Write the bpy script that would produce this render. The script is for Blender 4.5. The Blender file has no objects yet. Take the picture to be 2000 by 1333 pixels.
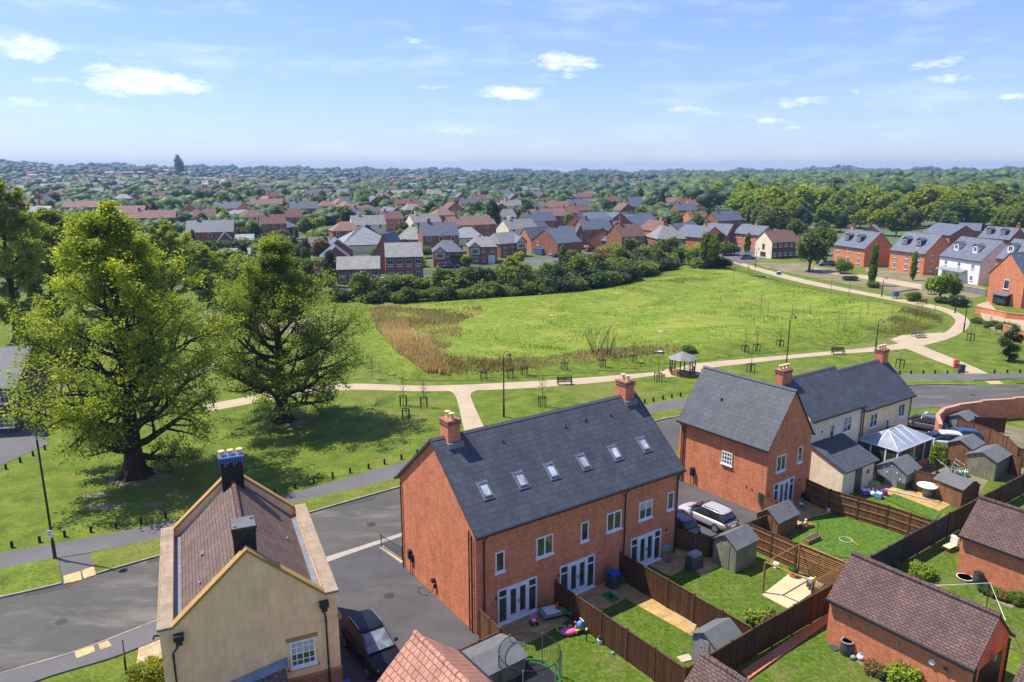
import bpy, math, random
import numpy as np
from mathutils import Vector, Matrix
from mathutils.geometry import tessellate_polygon
R = math.radians
scene = bpy.context.scene
col = scene.collection

# ---------------------------------------------------------------- camera
CAMZ = 25.0
FPX = 1440.0                      # focal length in pixels of a 2000 px wide frame
PITCH = math.atan((666.5 - 331.0) / FPX)
cam_d = bpy.data.cameras.new("Camera")
cam = bpy.data.objects.new("Camera", cam_d)
col.objects.link(cam)
cam.location = (0, 0, CAMZ)
cam.rotation_euler = (math.pi / 2 - PITCH, 0, 0)
cam_d.sensor_width = 36.0
cam_d.lens = FPX / 2000 * 36.0
cam_d.clip_start = 0.5
cam_d.clip_end = 30000
scene.camera = cam

# ---------------------------------------------------------------- light
SUN_AZ = 163.0                    # direction towards the sun, degrees from +X
SUN_EL = 60.5
sd = bpy.data.lights.new("Sun", 'SUN')
sd.energy = 4.3
sd.angle = R(0.55)
sd.color = (1.0, 0.93, 0.82)
sun = bpy.data.objects.new("Sun", sd)
col.objects.link(sun)
sv = Vector((math.cos(R(SUN_AZ)) * math.cos(R(SUN_EL)), math.sin(R(SUN_AZ)) * math.cos(R(SUN_EL)), math.sin(R(SUN_EL))))
sun.rotation_euler = sv.to_track_quat('Z', 'Y').to_euler()
sun.location = sv * 100

def px_dir(px, py):
    u = (px - 1000) / FPX; v = -(py - 666.5) / FPX
    c, s = math.cos(PITCH), math.sin(PITCH)
    return Vector((u, c + v * s, -s + v * c)).normalized()

world = bpy.data.worlds.new("World")
scene.world = world
world.use_nodes = True
def setup_world():
    nt = world.node_tree; N = nt.nodes; L = nt.links
    N.clear()
    out = N.new('ShaderNodeOutputWorld'); bg = N.new('ShaderNodeBackground')
    sky = N.new('ShaderNodeTexSky'); sky.sky_type = 'NISHITA'; sky.sun_disc = False
    sky.sun_elevation = R(SUN_EL)
    sky.sun_rotation = R(90 - SUN_AZ)
    sky.altitude = 60; sky.air_density = 1.0; sky.dust_density = 0.1; sky.ozone_density = 2.5
    tc = N.new('ShaderNodeTexCoord')
    # the clouds: soft directional masses broken up by noise
    def math_(op, a, b=None, c=None):
        m = N.new('ShaderNodeMath'); m.operation = op
        for i, v in enumerate((a, b, c)):
            if v is None: continue
            if isinstance(v, (int, float)): m.inputs[i].default_value = v
            else: L.new(v, m.inputs[i])
        return m.outputs[0]
    def noise(scale, det, rough, sq=(1, 1, 3.0)):
        mp = N.new('ShaderNodeMapping'); mp.inputs['Scale'].default_value = sq
        L.new(tc.outputs['Generated'], mp.inputs['Vector'])
        n = N.new('ShaderNodeTexNoise'); n.inputs['Scale'].default_value = scale
        n.inputs['Detail'].default_value = det; n.inputs['Roughness'].default_value = rough
        L.new(mp.outputs[0], n.inputs['Vector'])
        return n.outputs['Fac']
    n1 = noise(26, 8, .62); n2 = noise(7, 6, .6, (1, 1, 5.0)); n3 = noise(70, 5, .6)
    # (centre x, y, half width, half height, strength)
    blobs = [(45, 92, 75, 24, 1.15), (265, 158, 100, 30, 1.25), (350, 168, 70, 16, 1.1), (215, 140, 55, 20, 1.0), (80, 158, 40, 10, .75), (135, 158, 34, 9, .7),
             (50, 200, 50, 12, .7), (145, 203, 75, 9, .62), (100, 228, 40, 7, .55), (170, 240, 50, 6, .5), (998, 181, 68, 15, 1.2), (1100, 122, 95, 20, .85),
             (1095, 148, 48, 9, .75), (838, 170, 36, 7, .75), (892, 255, 62, 9, .65), (470, 94, 75, 11, .5), (795, 80, 40, 6, .55),
             (1340, 213, 62, 8, .7), (1395, 220, 34, 5, .6), (1557, 202, 75, 14, .7), (1520, 236, 55, 8, .62), (1560, 250, 40, 6, .5),
             (1800, 124, 85, 14, .62), (1860, 154, 60, 13, .95), (1690, 178, 34, 7, .5), (1975, 188, 38, 9, .8), (1958, 150, 28, 10, .65), (1225, 212, 50, 5, .4),
             (1925, 238, 30, 5, .5), (420, 330, 10, 2, .1), (1010, 258, 40, 5, .35), (1340, 243, 40, 5, .4), (750, 215, 60, 5, .3)]
    tot = None
    fwd = px_dir(1000, 331)
    for (x, y, w, h, s) in blobs:
        d = px_dir(x, y)
        k = math.cos(math.atan((x - 1000) / FPX))
        up = Vector((0, 0, 1)); rt = d.cross(up).normalized(); uu = rt.cross(d).normalized()
        def dotn(vec, inv):
            dn = N.new('ShaderNodeVectorMath'); dn.operation = 'DOT_PRODUCT'
            L.new(tc.outputs['Generated'], dn.inputs[0]); dn.inputs[1].default_value = vec * inv
            return dn.outputs['Value']
        a = dotn(rt, FPX / w / k); b = dotn(uu, FPX / h / k)
        # flat underside: the lower half falls off faster
        b2 = math_('SUBTRACT', b, 0.0)
        r2 = math_('ADD', math_('MULTIPLY', a, a), math_('MULTIPLY', b2, b2))
        g = math_('MULTIPLY', math_('MAXIMUM', math_('SUBTRACT', 1.0, math_('MULTIPLY', r2, .62)), 0.0), s)
        dd = dotn(d, 1.0)
        g = math_('MULTIPLY', g, math_('GREATER_THAN', dd, 0.5))
        tot = g if tot is None else math_('MAXIMUM', tot, g)
    nn = math_('ADD', math_('MULTIPLY', n1, 1.1), math_('MULTIPLY', n3, .45))
    f = math_('MULTIPLY', math_('SUBTRACT', math_('ADD', tot, math_('MULTIPLY', nn, 1.9)), 1.93), 1.5)
    f = math_('MULTIPLY', f, math_('GREATER_THAN', tot, 0.01))
    f = math_('MINIMUM', math_('MAXIMUM', f, 0.0), .9)
    wisp = math_('MULTIPLY', math_('MAXIMUM', math_('SUBTRACT', n2, .50), 0.0), 1.3)
    f = math_('MAXIMUM', f, math_('MINIMUM', wisp, .35))
    gm = N.new('ShaderNodeMix'); gm.data_type = 'RGBA'; gm.blend_type = 'MULTIPLY'
    gm.inputs[0].default_value = 1.0
    sp = N.new('ShaderNodeSeparateXYZ'); L.new(tc.outputs['Generated'], sp.inputs[0])
    rp = N.new('ShaderNodeValToRGB'); rp.color_ramp.elements[0].color = (*SKY_LOW, 1); rp.color_ramp.elements[1].color = (*SKY_TINT, 1)
    rp.color_ramp.elements[0].position = 0.0; rp.color_ramp.elements[1].position = .26
    L.new(sp.outputs['Z'], rp.inputs[0]); L.new(rp.outputs[0], gm.inputs[7])
    L.new(sky.outputs[0], gm.inputs[6])
    mix = N.new('ShaderNodeMix'); mix.data_type = 'RGBA'
    L.new(f, mix.inputs[0]); L.new(gm.outputs[2], mix.inputs[6])
    cr = N.new('ShaderNodeValToRGB'); cr.color_ramp.elements[0].position = .38; cr.color_ramp.elements[1].position = .62; cr.color_ramp.elements[0].color = (CLOUD[0] * .70, CLOUD[1] * .78, CLOUD[2] * .86, 1); cr.color_ramp.elements[1].color = (*CLOUD, 1)
    L.new(noise(34, 6, .65, (1, 1, 2.2)), cr.inputs[0]); L.new(cr.outputs[0], mix.inputs[7])
    L.new(mix.outputs[2], bg.inputs['Color']); bg.inputs['Strength'].default_value = SKY_STR
    L.new(bg.outputs[0], out.inputs[0])
SKY_STR = 0.14
SKY_TINT = (.67, .655, .90)
SKY_LOW = (.46, .50, .70)
CLOUD = (5.4, 5.6, 6.0)
setup_world()
world.cycles.sampling_method = 'MANUAL'; world.cycles.sample_map_resolution = 512
scene.view_settings.view_transform = 'Standard'
scene.view_settings.look = 'None'
scene.view_settings.exposure = 0.74
scene.view_settings.gamma = 1.0
scene.cycles.volume_bounces = 0
scene.cycles.max_bounces = 6
scene.cycles.transparent_max_bounces = 12

# ---------------------------------------------------------------- helpers
def G(px, py, z=0.0):
    """point of the plane at height z seen at this place of the photograph"""
    d = px_dir(px, py); t = (z - CAMZ) / d.z
    return Vector((d.x * t, d.y * t, z))
def projy(X, Y, Z):
    c, s = math.cos(PITCH), math.sin(PITCH)
    dz = Z - CAMZ
    return 666.5 - FPX * (Y * s + dz * c) / (Y * c - dz * s)
def height_at(X, Y, py):
    lo, hi = 0.0, 60.0
    for _ in range(40):
        m = (lo + hi) / 2
        if projy(X, Y, m) > py: lo = m
        else: hi = m
    return lo

def tag(o, label=None, cat=None, group=None, kind=None):
    if label: o['label'] = label
    if cat: o['category'] = cat
    if group: o['group'] = group
    if kind: o['kind'] = kind
    return o
def thing(name, label, cat, loc=(0, 0, 0), rz=0.0, group=None):
    o = bpy.data.objects.new(name, None); col.objects.link(o)
    o.location = loc; o.rotation_euler = (0, 0, rz); o.empty_display_size = .2
    return tag(o, label, cat, group)
def copy_tree(o, parent=None):
    c = o.copy(); col.objects.link(c)
    if parent: c.parent = parent
    for ch in o.children: copy_tree(ch, c)
    return c

class MB:
    def __init__(s, M=None): s.v = []; s.f = []; s.m = []; s.M = M or Matrix()
    def add(s, verts, faces, mi=0, M=None):
        T = s.M @ M if M is not None else s.M
        b = len(s.v)
        s.v += [T @ Vector(p) for p in verts]
        s.f += [[b + i for i in f] for f in faces]; s.m += [mi] * len(faces)
        return s
    def box(s, x0, x1, y0, y1, z0, z1, mi=0, M=None):
        return s.add([(x0, y0, z0), (x1, y0, z0), (x1, y1, z0), (x0, y1, z0), (x0, y0, z1), (x1, y0, z1), (x1, y1, z1), (x0, y1, z1)],
                     [(3, 2, 1, 0), (4, 5, 6, 7), (0, 1, 5, 4), (1, 2, 6, 5), (2, 3, 7, 6), (3, 0, 4, 7)], mi, M)
    def prism(s, pts, z0, z1, mi=0, M=None):
        n = len(pts)
        a = sum(pts[i][0] * pts[(i + 1) % n][1] - pts[(i + 1) % n][0] * pts[i][1] for i in range(n))
        if a < 0: pts = pts[::-1]
        v = [(p[0], p[1], z0) for p in pts] + [(p[0], p[1], z1) for p in pts]
        return s.add(v, [tuple(range(n))[::-1], tuple(range(n, 2 * n))] + [(i, (i + 1) % n, n + (i + 1) % n, n + i) for i in range(n)], mi, M)
    def tube(s, pts, rad, n=8, mi=0, cap=True):
        pts = [Vector(p) for p in pts]
        if not hasattr(rad, '__len__'): rad = [rad] * len(pts)
        V = []; F = []
        ref = None
        for i, p in enumerate(pts):
            t = (pts[min(i + 1, len(pts) - 1)] - pts[max(i - 1, 0)]).normalized()
            if ref is None: ref = Vector((1, 0, 0)) if abs(t.x) < .9 else Vector((0, 1, 0))
            a = (ref - t * ref.dot(t)).normalized(); ref = a; b = t.cross(a)
            for k in range(n):
                q = 2 * math.pi * k / n
                V.append(p + (a * math.cos(q) + b * math.sin(q)) * rad[i])
        for i in range(len(pts) - 1):
            for k in range(n):
                k2 = (k + 1) % n
                F.append((i * n + k, i * n + k2, (i + 1) * n + k2, (i + 1) * n + k))
        if cap: F.append(tuple(range(n))[::-1]); F.append(tuple(range((len(pts) - 1) * n, len(pts) * n)))
        return s.add(V, F, mi)
    def cyl(s, c, r, z0, z1, n=12, mi=0, r2=None):
        return s.tube([(c[0], c[1], z0), (c[0], c[1], z1)], [r, r if r2 is None else r2], n, mi)
    def lathe(s, c, prof, n=16, mi=0):
        return s.tube([(c[0], c[1], z) for r, z in prof], [max(r, .002) for r, z in prof], n, mi)
    def build(s, name, mats, parent=None, smooth=False, bevel=0, loc=None, rz=0):
        me = bpy.data.meshes.new(name)
        me.from_pydata([tuple(p) for p in s.v], [], s.f)
        uvl = me.uv_layers.new(name="UVMap"); data = []
        zz = Vector((0, 0, 1))
        for p in me.polygons:
            n = p.normal
            if abs(n.z) > .98: t = Vector((1, 0, 0)); b = Vector((0, 1, 0))
            else: t = zz.cross(n).normalized(); b = n.cross(t).normalized()
            for vi in p.vertices:
                q = me.vertices[vi].co; data += [q.dot(t), q.dot(b)]
        uvl.data.foreach_set('uv', data)
        if not isinstance(mats, (list, tuple)): mats = [mats]
        for m in mats: me.materials.append(m)
        if len(mats) > 1: me.polygons.foreach_set('material_index', s.m)
        if smooth: me.polygons.foreach_set('use_smooth', [True] * len(me.polygons))
        o = bpy.data.objects.new(name, me); col.objects.link(o)
        if parent: o.parent = parent
        if loc is not None: o.location = loc
        o.rotation_euler.z = rz
        if bevel:
            bm = o.modifiers.new('b', 'BEVEL'); bm.width = bevel; bm.segments = 2; bm.limit_method = 'ANGLE'; bm.angle_limit = R(35)
        return o

def np_mesh(name, V, F, mats, parent=None, attr=None, mi=None, smooth=False, loc=None):
    """F: (n,k) int array"""
    me = bpy.data.meshes.new(name)
    n, k = F.shape
    me.vertices.add(len(V)); me.vertices.foreach_set('co', V.astype(np.float32).ravel())
    me.loops.add(n * k); me.loops.foreach_set('vertex_index', F.astype(np.int32).ravel())
    me.polygons.add(n); me.polygons.foreach_set('loop_start', np.arange(0, n * k, k, dtype=np.int32))
    try: me.polygons.foreach_set('loop_total', np.full(n, k, dtype=np.int32))
    except Exception: pass
    for m in (mats if isinstance(mats, (list, tuple)) else [mats]): me.materials.append(m)
    if mi is not None: me.polygons.foreach_set('material_index', mi.astype(np.int32))
    if smooth: me.polygons.foreach_set('use_smooth', [True] * n)
    if attr is not None:
        a = me.attributes.new('rnd', 'FLOAT', 'FACE'); a.data.foreach_set('value', attr.astype(np.float32))
    me.update(calc_edges=True); me.validate()
    o = bpy.data.objects.new(name, me); col.objects.link(o)
    if parent: o.parent = parent
    if loc is not None: o.location = loc
    return o

# ---------------------------------------------------------------- materials
class MT:
    def __init__(s, name):
        s.mat = bpy.data.materials.new(name); s.mat.use_nodes = True
        s.nt = s.mat.node_tree; s.N = s.nt.nodes; s.L = s.nt.links
        s.b = s.N['Principled BSDF']; s.tc = s.N.new('ShaderNodeTexCoord')
    def co(s, kind='Object', scale=(1, 1, 1), rot=0):
        m = s.N.new('ShaderNodeMapping'); m.inputs['Scale'].default_value = scale; m.inputs['Rotation'].default_value = (0, 0, rot)
        s.L.new(s.tc.outputs[kind], m.inputs['Vector']); return m.outputs[0]
    def wco(s, scale=(1, 1, 1), rot=0):
        g = s.N.new('ShaderNodeNewGeometry')
        m = s.N.new('ShaderNodeMapping'); m.inputs['Scale'].default_value = scale; m.inputs['Rotation'].default_value = (0, 0, rot)
        s.L.new(g.outputs['Position'], m.inputs['Vector']); return m.outputs[0]
    def noise(s, vec, scale, det=4, rough=.55, dist=0):
        n = s.N.new('ShaderNodeTexNoise'); n.inputs['Scale'].default_value = scale; n.inputs['Detail'].default_value = det
        n.inputs['Roughness'].default_value = rough; n.inputs['Distortion'].default_value = dist
        s.L.new(vec, n.inputs['Vector']); return n.outputs['Fac']
    def ramp(s, fac, stops):
        r = s.N.new('ShaderNodeValToRGB'); e = r.color_ramp.elements
        while len(e) < len(stops): e.new(.5)
        for i, (p, c) in enumerate(stops):
            e[i].position = p; e[i].color = (*(c if hasattr(c, '__len__') else (c, c, c)), 1)
        s.L.new(fac, r.inputs[0]); return r.outputs[0]
    def mix(s, fac, a, b, mode='MIX'):
        m = s.N.new('ShaderNodeMix'); m.data_type = 'RGBA'; m.blend_type = mode
        for i, v in ((0, fac), (6, a), (7, b)):
            if isinstance(v, (int, float)): m.inputs[i].default_value = v if i == 0 else (v, v, v, 1)
            elif isinstance(v, tuple): m.inputs[i].default_value = (*v, 1)
            else: s.L.new(v, m.inputs[i])
        return m.outputs[2]
    def brick(s, vec, bw, rh, mortar, c1, c2, cm, off=.5, bias=0, smooth=.1):
        b = s.N.new('ShaderNodeTexBrick'); b.offset = off
        b.inputs['Scale'].default_value = 1; b.inputs['Brick Width'].default_value = bw; b.inputs['Row Height'].default_value = rh
        b.inputs['Mortar Size'].default_value = mortar; b.inputs['Mortar Smooth'].default_value = smooth; b.inputs['Bias'].default_value = bias
        b.inputs['Color1'].default_value = (*c1, 1); b.inputs['Color2'].default_value = (*c2, 1); b.inputs['Mortar'].default_value = (*cm, 1)
        s.L.new(vec, b.inputs['Vector']); return b
    def bump(s, h, strength=.3, dist=.02):
        n = s.N.new('ShaderNodeBump'); n.inputs['Strength'].default_value = strength; n.inputs['Distance'].default_value = dist
        s.L.new(h, n.inputs['Height']); s.L.new(n.outputs[0], s.b.inputs['Normal'])
    def done(s, c, rough=.8, spec=.3, metal=0):
        if isinstance(c, tuple): s.b.inputs['Base Color'].default_value = (*c, 1)
        else: s.L.new(c, s.b.inputs['Base Color'])
        if isinstance(rough, (int, float)): s.b.inputs['Roughness'].default_value = rough
        else: s.L.new(rough, s.b.inputs['Roughness'])
        s.b.inputs['Specular IOR Level'].default_value = spec; s.b.inputs['Metallic'].default_value = metal
        return s.mat
def V3(c, k): return tuple(min(1, x * k) for x in c)

def m_plain(name, c, rough=.6, spec=.4, metal=0, var=.12, sc=3):
    t = MT(name); n = t.noise(t.co(), sc, 5, .6)
    return t.done(t.ramp(n, [(.3, V3(c, 1 - var)), (.7, V3(c, 1 + var))]), rough, spec, metal)
def m_brick(name, c1, c2, cm, bw=.235, rh=.078, stain=.5):
    t = MT(name); uv = t.co('UV')
    b = t.brick(uv, bw, rh, .011, c1, c2, cm, bias=-.05)
    big = t.noise(t.co(scale=(1, 1, 1.6)), .8, 6, .65)
    mid = t.noise(t.co('UV', (1, 3, 1)), 3.2, 4, .7)
    c = t.mix(1, b.outputs['Color'], t.ramp(big, [(.3, 1 - .35 * stain), (.5, 1.0), (.72, 1 + .3 * stain)]), 'MULTIPLY')
    c = t.mix(1, c, t.ramp(mid, [(.3, .80), (.5, 1.0), (.72, 1.16)]), 'MULTIPLY')
    c = t.mix(1, c, t.ramp(t.noise(t.co('UV', (2.5, .35, 1)), 1.4, 6, .7), [(.3, .74), (.52, 1.0)]), 'MULTIPLY')
    pale = t.ramp(t.noise(t.co('UV', (.7, 2.2, 1)), 1.6, 8, .75), [(.56, 0.), (.74, .5)])
    c = t.mix(pale, c, V3(cm, 1.15))
    t.bump(b.outputs['Fac'], -.25, .01)
    return t.done(c, .88, .2)
def m_roof(name, c1, c2, cm, bw, rh, mort=.018, spec=.4, rough=.62, off=.5, bump=-.55):
    t = MT(name); uv = t.co('UV')
    b = t.brick(uv, bw, rh, mort, c1, c2, cm, off=off)
    n = t.noise(t.co(), 1.1, 6, .65); n2 = t.noise(t.co('UV', (1, 1, 1)), 9, 3, .6); n3 = t.noise(t.co('UV', (2.2, .3, 1)), 1.3, 6, .7); n4 = t.noise(t.co(), 4.5, 6, .8)
    c = t.mix(1, b.outputs['Color'], t.ramp(n, [(.3, .80), (.7, 1.22)]), 'MULTIPLY')
    c = t.mix(1, c, t.ramp(n3, [(.3, .84), (.7, 1.18)]), 'MULTIPLY')
    c = t.mix(t.ramp(n4, [(.66, 0.), (.74, .5)]), c, tuple(x * 1.6 + .012 for x in c1))
    c = t.mix(1, c, t.ramp(n2, [(.3, .88), (.7, 1.12)]), 'MULTIPLY')
    t.bump(b.outputs['Fac'], bump, .02)
    return t.done(c, rough, spec)
def m_fence(name, c1, c2, cm, bw=.13):
    t = MT(name); uv = t.co('UV')
    b = t.brick(uv, bw, 4.0, .012, c1, c2, cm, off=0)
    n = t.noise(t.co('UV', (9, .7, 1)), 2.0, 5, .6); n2 = t.noise(t.co(), .7, 3)
    c = t.mix(1, b.outputs['Color'], t.ramp(n, [(.25, .6), (.75, 1.5)]), 'MULTIPLY')
    c = t.mix(1, c, t.ramp(n2, [(.3, .8), (.7, 1.25)]), 'MULTIPLY')
    t.bump(b.outputs['Fac'], -.5, .02)
    return t.done(c, .8, .2)
def m_render(name, c):
    t = MT(name); n = t.noise(t.co(), .9, 7, .65); n2 = t.noise(t.co(scale=(3, 3, .35)), 1.6, 5, .6); n3 = t.noise(t.co(), 30, 3); n4 = t.noise(t.co(), 3.5, 7, .75)
    a = t.ramp(n, [(.3, V3(c, .84)), (.7, V3(c, 1.08))])
    a = t.mix(1, a, t.ramp(n4, [(.3, .9), (.7, 1.08)]), 'MULTIPLY')
    a = t.mix(1, a, t.ramp(n2, [(.3, .9), (.6, 1.02)]), 'MULTIPLY')
    t.bump(n3, .15, .01)
    return t.done(a, .9, .15)
def m_grass(name, dark, mid, lite, dry, sc=1.0, drylo=.58, dryhi=.75, streak=0.0, edge=None):
    t = MT(name); w = t.wco()
    big = t.noise(w, .07 * sc, 5, .6, .4); med = t.noise(w, .55 * sc, 6, .68, .3); fine = t.noise(w, 5.5, 5, .75)
    c = t.ramp(med, [(.28, dark), (.5, mid), (.72, lite)])
    c = t.mix(t.ramp(big, [(drylo, 0.), (dryhi, .75)]), c, dry)
    c = t.mix(1, c, t.ramp(fine, [(.25, .5), (.5, .95), (.75, 1.6)]), 'MULTIPLY')
    if streak:
        st = t.noise(t.wco((.16, .8, 1), R(-12)), 1.2, 6, .7, 1.2)
        c = t.mix(1, c, t.ramp(st, [(.3, 1 - streak), (.5, 1.0), (.7, 1 + streak)]), 'MULTIPLY')
    if edge:
        a = t.N.new('ShaderNodeAttribute'); a.attribute_name = 'edge'
        e = t.mix(1, t.ramp(med, [(.28, edge[0]), (.5, edge[1]), (.72, edge[2])]), t.ramp(fine, [(.25, .5), (.5, .95), (.75, 1.6)]), 'MULTIPLY')
        c = t.mix(a.outputs['Fac'], e, c)
    h = t.mix(.5, fine, med)
    t.bump(h, .9, .18)
    return t.done(c, .9, .15)
def m_ground(name, c, sc=1, var=.18, fine=.14, rough=.9, patch=None):
    t = MT(name); w = t.wco()
    a = t.noise(w, .35 * sc, 7, .65, .3); f = t.noise(w, 14, 3, .7)
    k = t.ramp(a, [(.3, V3(c, 1 - var)), (.7, V3(c, 1 + var))])
    k = t.mix(1, k, t.ramp(f, [(.3, 1 - fine), (.7, 1 + fine)]), 'MULTIPLY')
    if patch: k = t.mix(t.ramp(t.noise(t.wco((1, .35, 1), R(-25)), 1.7, 5, .8), [(.57, 0.), (.72, .55)]), k, V3(c, .5)); k = t.mix(t.ramp(t.noise(t.wco((.3, 1, 1), R(35)), .5, 6, .7), [(.5, 0.), (.66, .8)]), k, patch)
    t.bump(f, .3, .01)
    return t.done(k, rough, .25)
def m_paver(name, c1, c2, cm, bw=.6, rh=.6, rot=0):
    t = MT(name); b = t.brick(t.wco(rot=rot), bw, rh, .014, c1, c2, cm, off=.5)
    n = t.noise(t.wco(), 1.3, 6, .7)
    return t.done(t.mix(1, b.outputs['Color'], t.ramp(n, [(.3, .72), (.7, 1.22)]), 'MULTIPLY'), .85, .2)
def m_leaf(name, dark, lite, transl=.35, attr=True, mott=0):
    t = MT(name); N, L = t.N, t.L
    oi = N.new('ShaderNodeObjectInfo')
    if attr:
        a = N.new('ShaderNodeAttribute'); a.attribute_name = 'rnd'; f = a.outputs['Fac']
    else: f = t.noise(t.co(), .8, 4, .7)
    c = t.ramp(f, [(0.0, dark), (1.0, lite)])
    if mott: c = t.mix(1, c, t.ramp(t.noise(t.wco(), mott, 4, .75), [(.3, .35), (.5, 1.0), (.7, 1.8)]), 'MULTIPLY')
    ob = t.ramp(oi.outputs['Random'], [(0, .85), (1, 1.2)])
    c = t.mix(1, c, ob, 'MULTIPLY')
    tr = N.new('ShaderNodeBsdfTranslucent'); L.new(t.mix(1, c, (1.25, 1.15, .5), 'MULTIPLY'), tr.inputs['Color'])
    L.new(c, t.b.inputs['Base Color']); t.b.inputs['Roughness'].default_value = .55; t.b.inputs['Specular IOR Level'].default_value = .25
    ms = N.new('ShaderNodeMixShader'); ms.inputs[0].default_value = transl
    L.new(t.b.outputs[0], ms.inputs[1]); L.new(tr.outputs[0], ms.inputs[2])
    L.new(ms.outputs[0], N['Material Output'].inputs[0])
    return t.mat
def m_glass(name, c=(.03, .045, .04), rough=.06, spec=.9):
    t = MT(name); n = t.noise(t.co(), 1.8, 3)
    return t.done(t.ramp(n, [(.35, V3(c, .55)), (.65, V3(c, 1.6))]), rough, spec)
M = {}
M['grass'] = m_grass('mown_grass', (.060, .098, .012), (.115, .165, .018), (.19, .235, .03), (.20, .185, .05), 1, .5, .7)
M['meadow'] = m_grass('meadow_grass', (.085, .15, .012), (.155, .222, .022), (.24, .298, .036), (.29, .295, .05), 1.5, .46, .68, .30, ((.060, .098, .012), (.115, .165, .018), (.19, .235, .03)))
M['lawn'] = m_grass('garden_lawn', (.045, .09, .010), (.085, .145, .014), (.15, .205, .03), (.20, .18, .06), 6, .48, .72)
M['turf'] = m_grass('artificial_turf', (.06, .13, .014), (.085, .165, .02), (.12, .20, .028), (.09, .17, .03), 5)
M['asphalt'] = m_ground('asphalt', (.085, .083, .074), .8, .16, .14, .85, (.17, .155, .14))
M['tarmac'] = m_ground('driveway_tarmac', (.075, .075, .08), 1, .2, .14, .8, (.1, .095, .09))
M['pavement'] = m_ground('pavement_tarmac', (.125, .12, .122), 1, .12, .12)
M['gravel'] = m_ground('buff_gravel', (.42, .335, .225), 1, .12, .12)
M['soil'] = m_ground('soil', (.21, .175, .105), .6, .4, .3, .95, (.12, .16, .05))
M['town_ground'] = m_ground('town_ground', (.075, .115, .035), .12, .5, .1, .95, (.2, .2, .19))
M['kerb'] = m_paver('kerb_stone', (.34, .30, .25), (.27, .24, .2), (.12, .11, .09), .9, 30, R(20))
M['tactile'] = m_paver('buff_tactile_paving', (.58, .43, .20), (.52, .37, .17), (.30, .22, .12), .4, .4, R(-20))
M['paver'] = m_paver('sandstone_paving', (.50, .34, .14), (.42, .27, .10), (.28, .19, .09), .6, .45, R(-36))
M['slabs'] = m_paver('buff_slabs', (.48, .38, .25), (.40, .31, .20), (.25, .2, .13), .6, .6, R(-36))
M['strip'] = m_plain('granite_setts', (.34, .31, .27), .85)
M['brick'] = m_brick('orange_brick', (.70, .180, .066), (.50, .118, .045), (.64, .37, .22))
M['brick_red'] = m_brick('red_brick', (.37, .10, .055), (.24, .065, .04), (.36, .25, .19))
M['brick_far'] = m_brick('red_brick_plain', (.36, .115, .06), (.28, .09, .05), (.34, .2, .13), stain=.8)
M['brick_dark'] = m_brick('dark_brick', (.14, .08, .06), (.09, .06, .05), (.15, .11, .09))
M['slate'] = m_roof('blue_slate', (.068, .076, .092), (.056, .064, .078), (.034, .039, .047), .62, .36, bump=-.35)
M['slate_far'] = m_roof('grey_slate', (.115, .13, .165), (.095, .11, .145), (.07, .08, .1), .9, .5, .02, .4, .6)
M['slate_pale'] = m_roof('pale_grey_roof', (.25, .265, .285), (.21, .225, .24), (.16, .17, .18), 1.2, .6, .02)
M['slate_grey'] = m_roof('worn_grey_tiles', (.24, .235, .22), (.20, .195, .19), (.14, .14, .13), .5, .33, .02)
M['tile_brown'] = m_roof('brown_clay_tiles', (.185, .125, .10), (.14, .098, .08), (.06, .04, .036), .26, .22, .02, .2, .8)
M['tile_mauve'] = m_roof('brown_plain_tiles', (.16, .098, .085), (.11, .07, .064), (.055, .036, .034), .3, .15, .024, .2, .8)
M['tile_pink'] = m_roof('pink_clay_tiles', (.44, .22, .16), (.38, .19, .14), (.14, .07, .05), .34, .34, .022, .25, .75)
M['tile_red'] = m_roof('red_clay_roof', (.20, .115, .09), (.16, .09, .075), (.11, .06, .05), .6, .33, .02, .2, .8)
M['felt'] = m_plain('grey_roof_felt', (.13, .135, .14), .85, .2, 0, .15, 2)
M['render'] = m_render('cream_render', (.96, .615, .345))
M['render_w'] = m_render('pale_cream_render', (.90, .76, .54))
M['render_b'] = m_render('buff_render', (.96, .70, .38))
M['white_wall'] = m_render('white_render', (.80, .80, .79))
M['coping'] = m_roof('coping_stone', (.33, .255, .18), (.28, .215, .15), (.18, .14, .10), 3.0, .62, .014, .2, .85)
M['ridge'] = m_plain('ridge_tile', (.085, .092, .11), .75, .2)
M['verge'] = m_plain('ochre_verge_stone', (.36, .22, .07), .8)
M['stone'] = m_plain('stone', (.45, .38, .28), .85)
M['lead'] = m_plain('lead_flashing', (.20, .22, .25), .45, .5, .3, .25)
M['black'] = m_plain('black_plastic', (.018, .019, .022), .45, .4)
M['blackm'] = m_plain('black_paint', (.016, .018, .02), .4, .5)
M['white'] = m_plain('white_upvc', (.80, .81, .83), .35, .5, 0, .04)
M['whitef'] = m_plain('white_frame', (.72, .72, .72), .5, .3, 0, .04)
M['glass'] = m_glass('window_glass', (.035, .05, .035))
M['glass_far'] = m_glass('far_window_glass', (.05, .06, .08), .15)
M['sky_glass'] = m_glass('roof_window_glass', (.42, .47, .53), .25, .5)
M['curtain'] = m_plain('pale_curtain', (.45, .45, .4), .7)
M['terracotta'] = m_plain('terracotta', (.58, .26, .12), .7)
M['pot_cream'] = m_plain('buff_chimney_pot', (.72, .52, .28), .7)
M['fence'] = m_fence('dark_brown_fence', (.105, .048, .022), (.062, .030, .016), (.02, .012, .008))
M['fence_brown'] = m_fence('brown_fence', (.20, .10, .045), (.13, .062, .03), (.035, .02, .012))  # same boards as the dark brown fence, in a paler brown
M['fence_grey'] = m_fence('charcoal_fence', (.050, .048, .052), (.036, .036, .04), (.018, .018, .02), .1)
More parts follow.
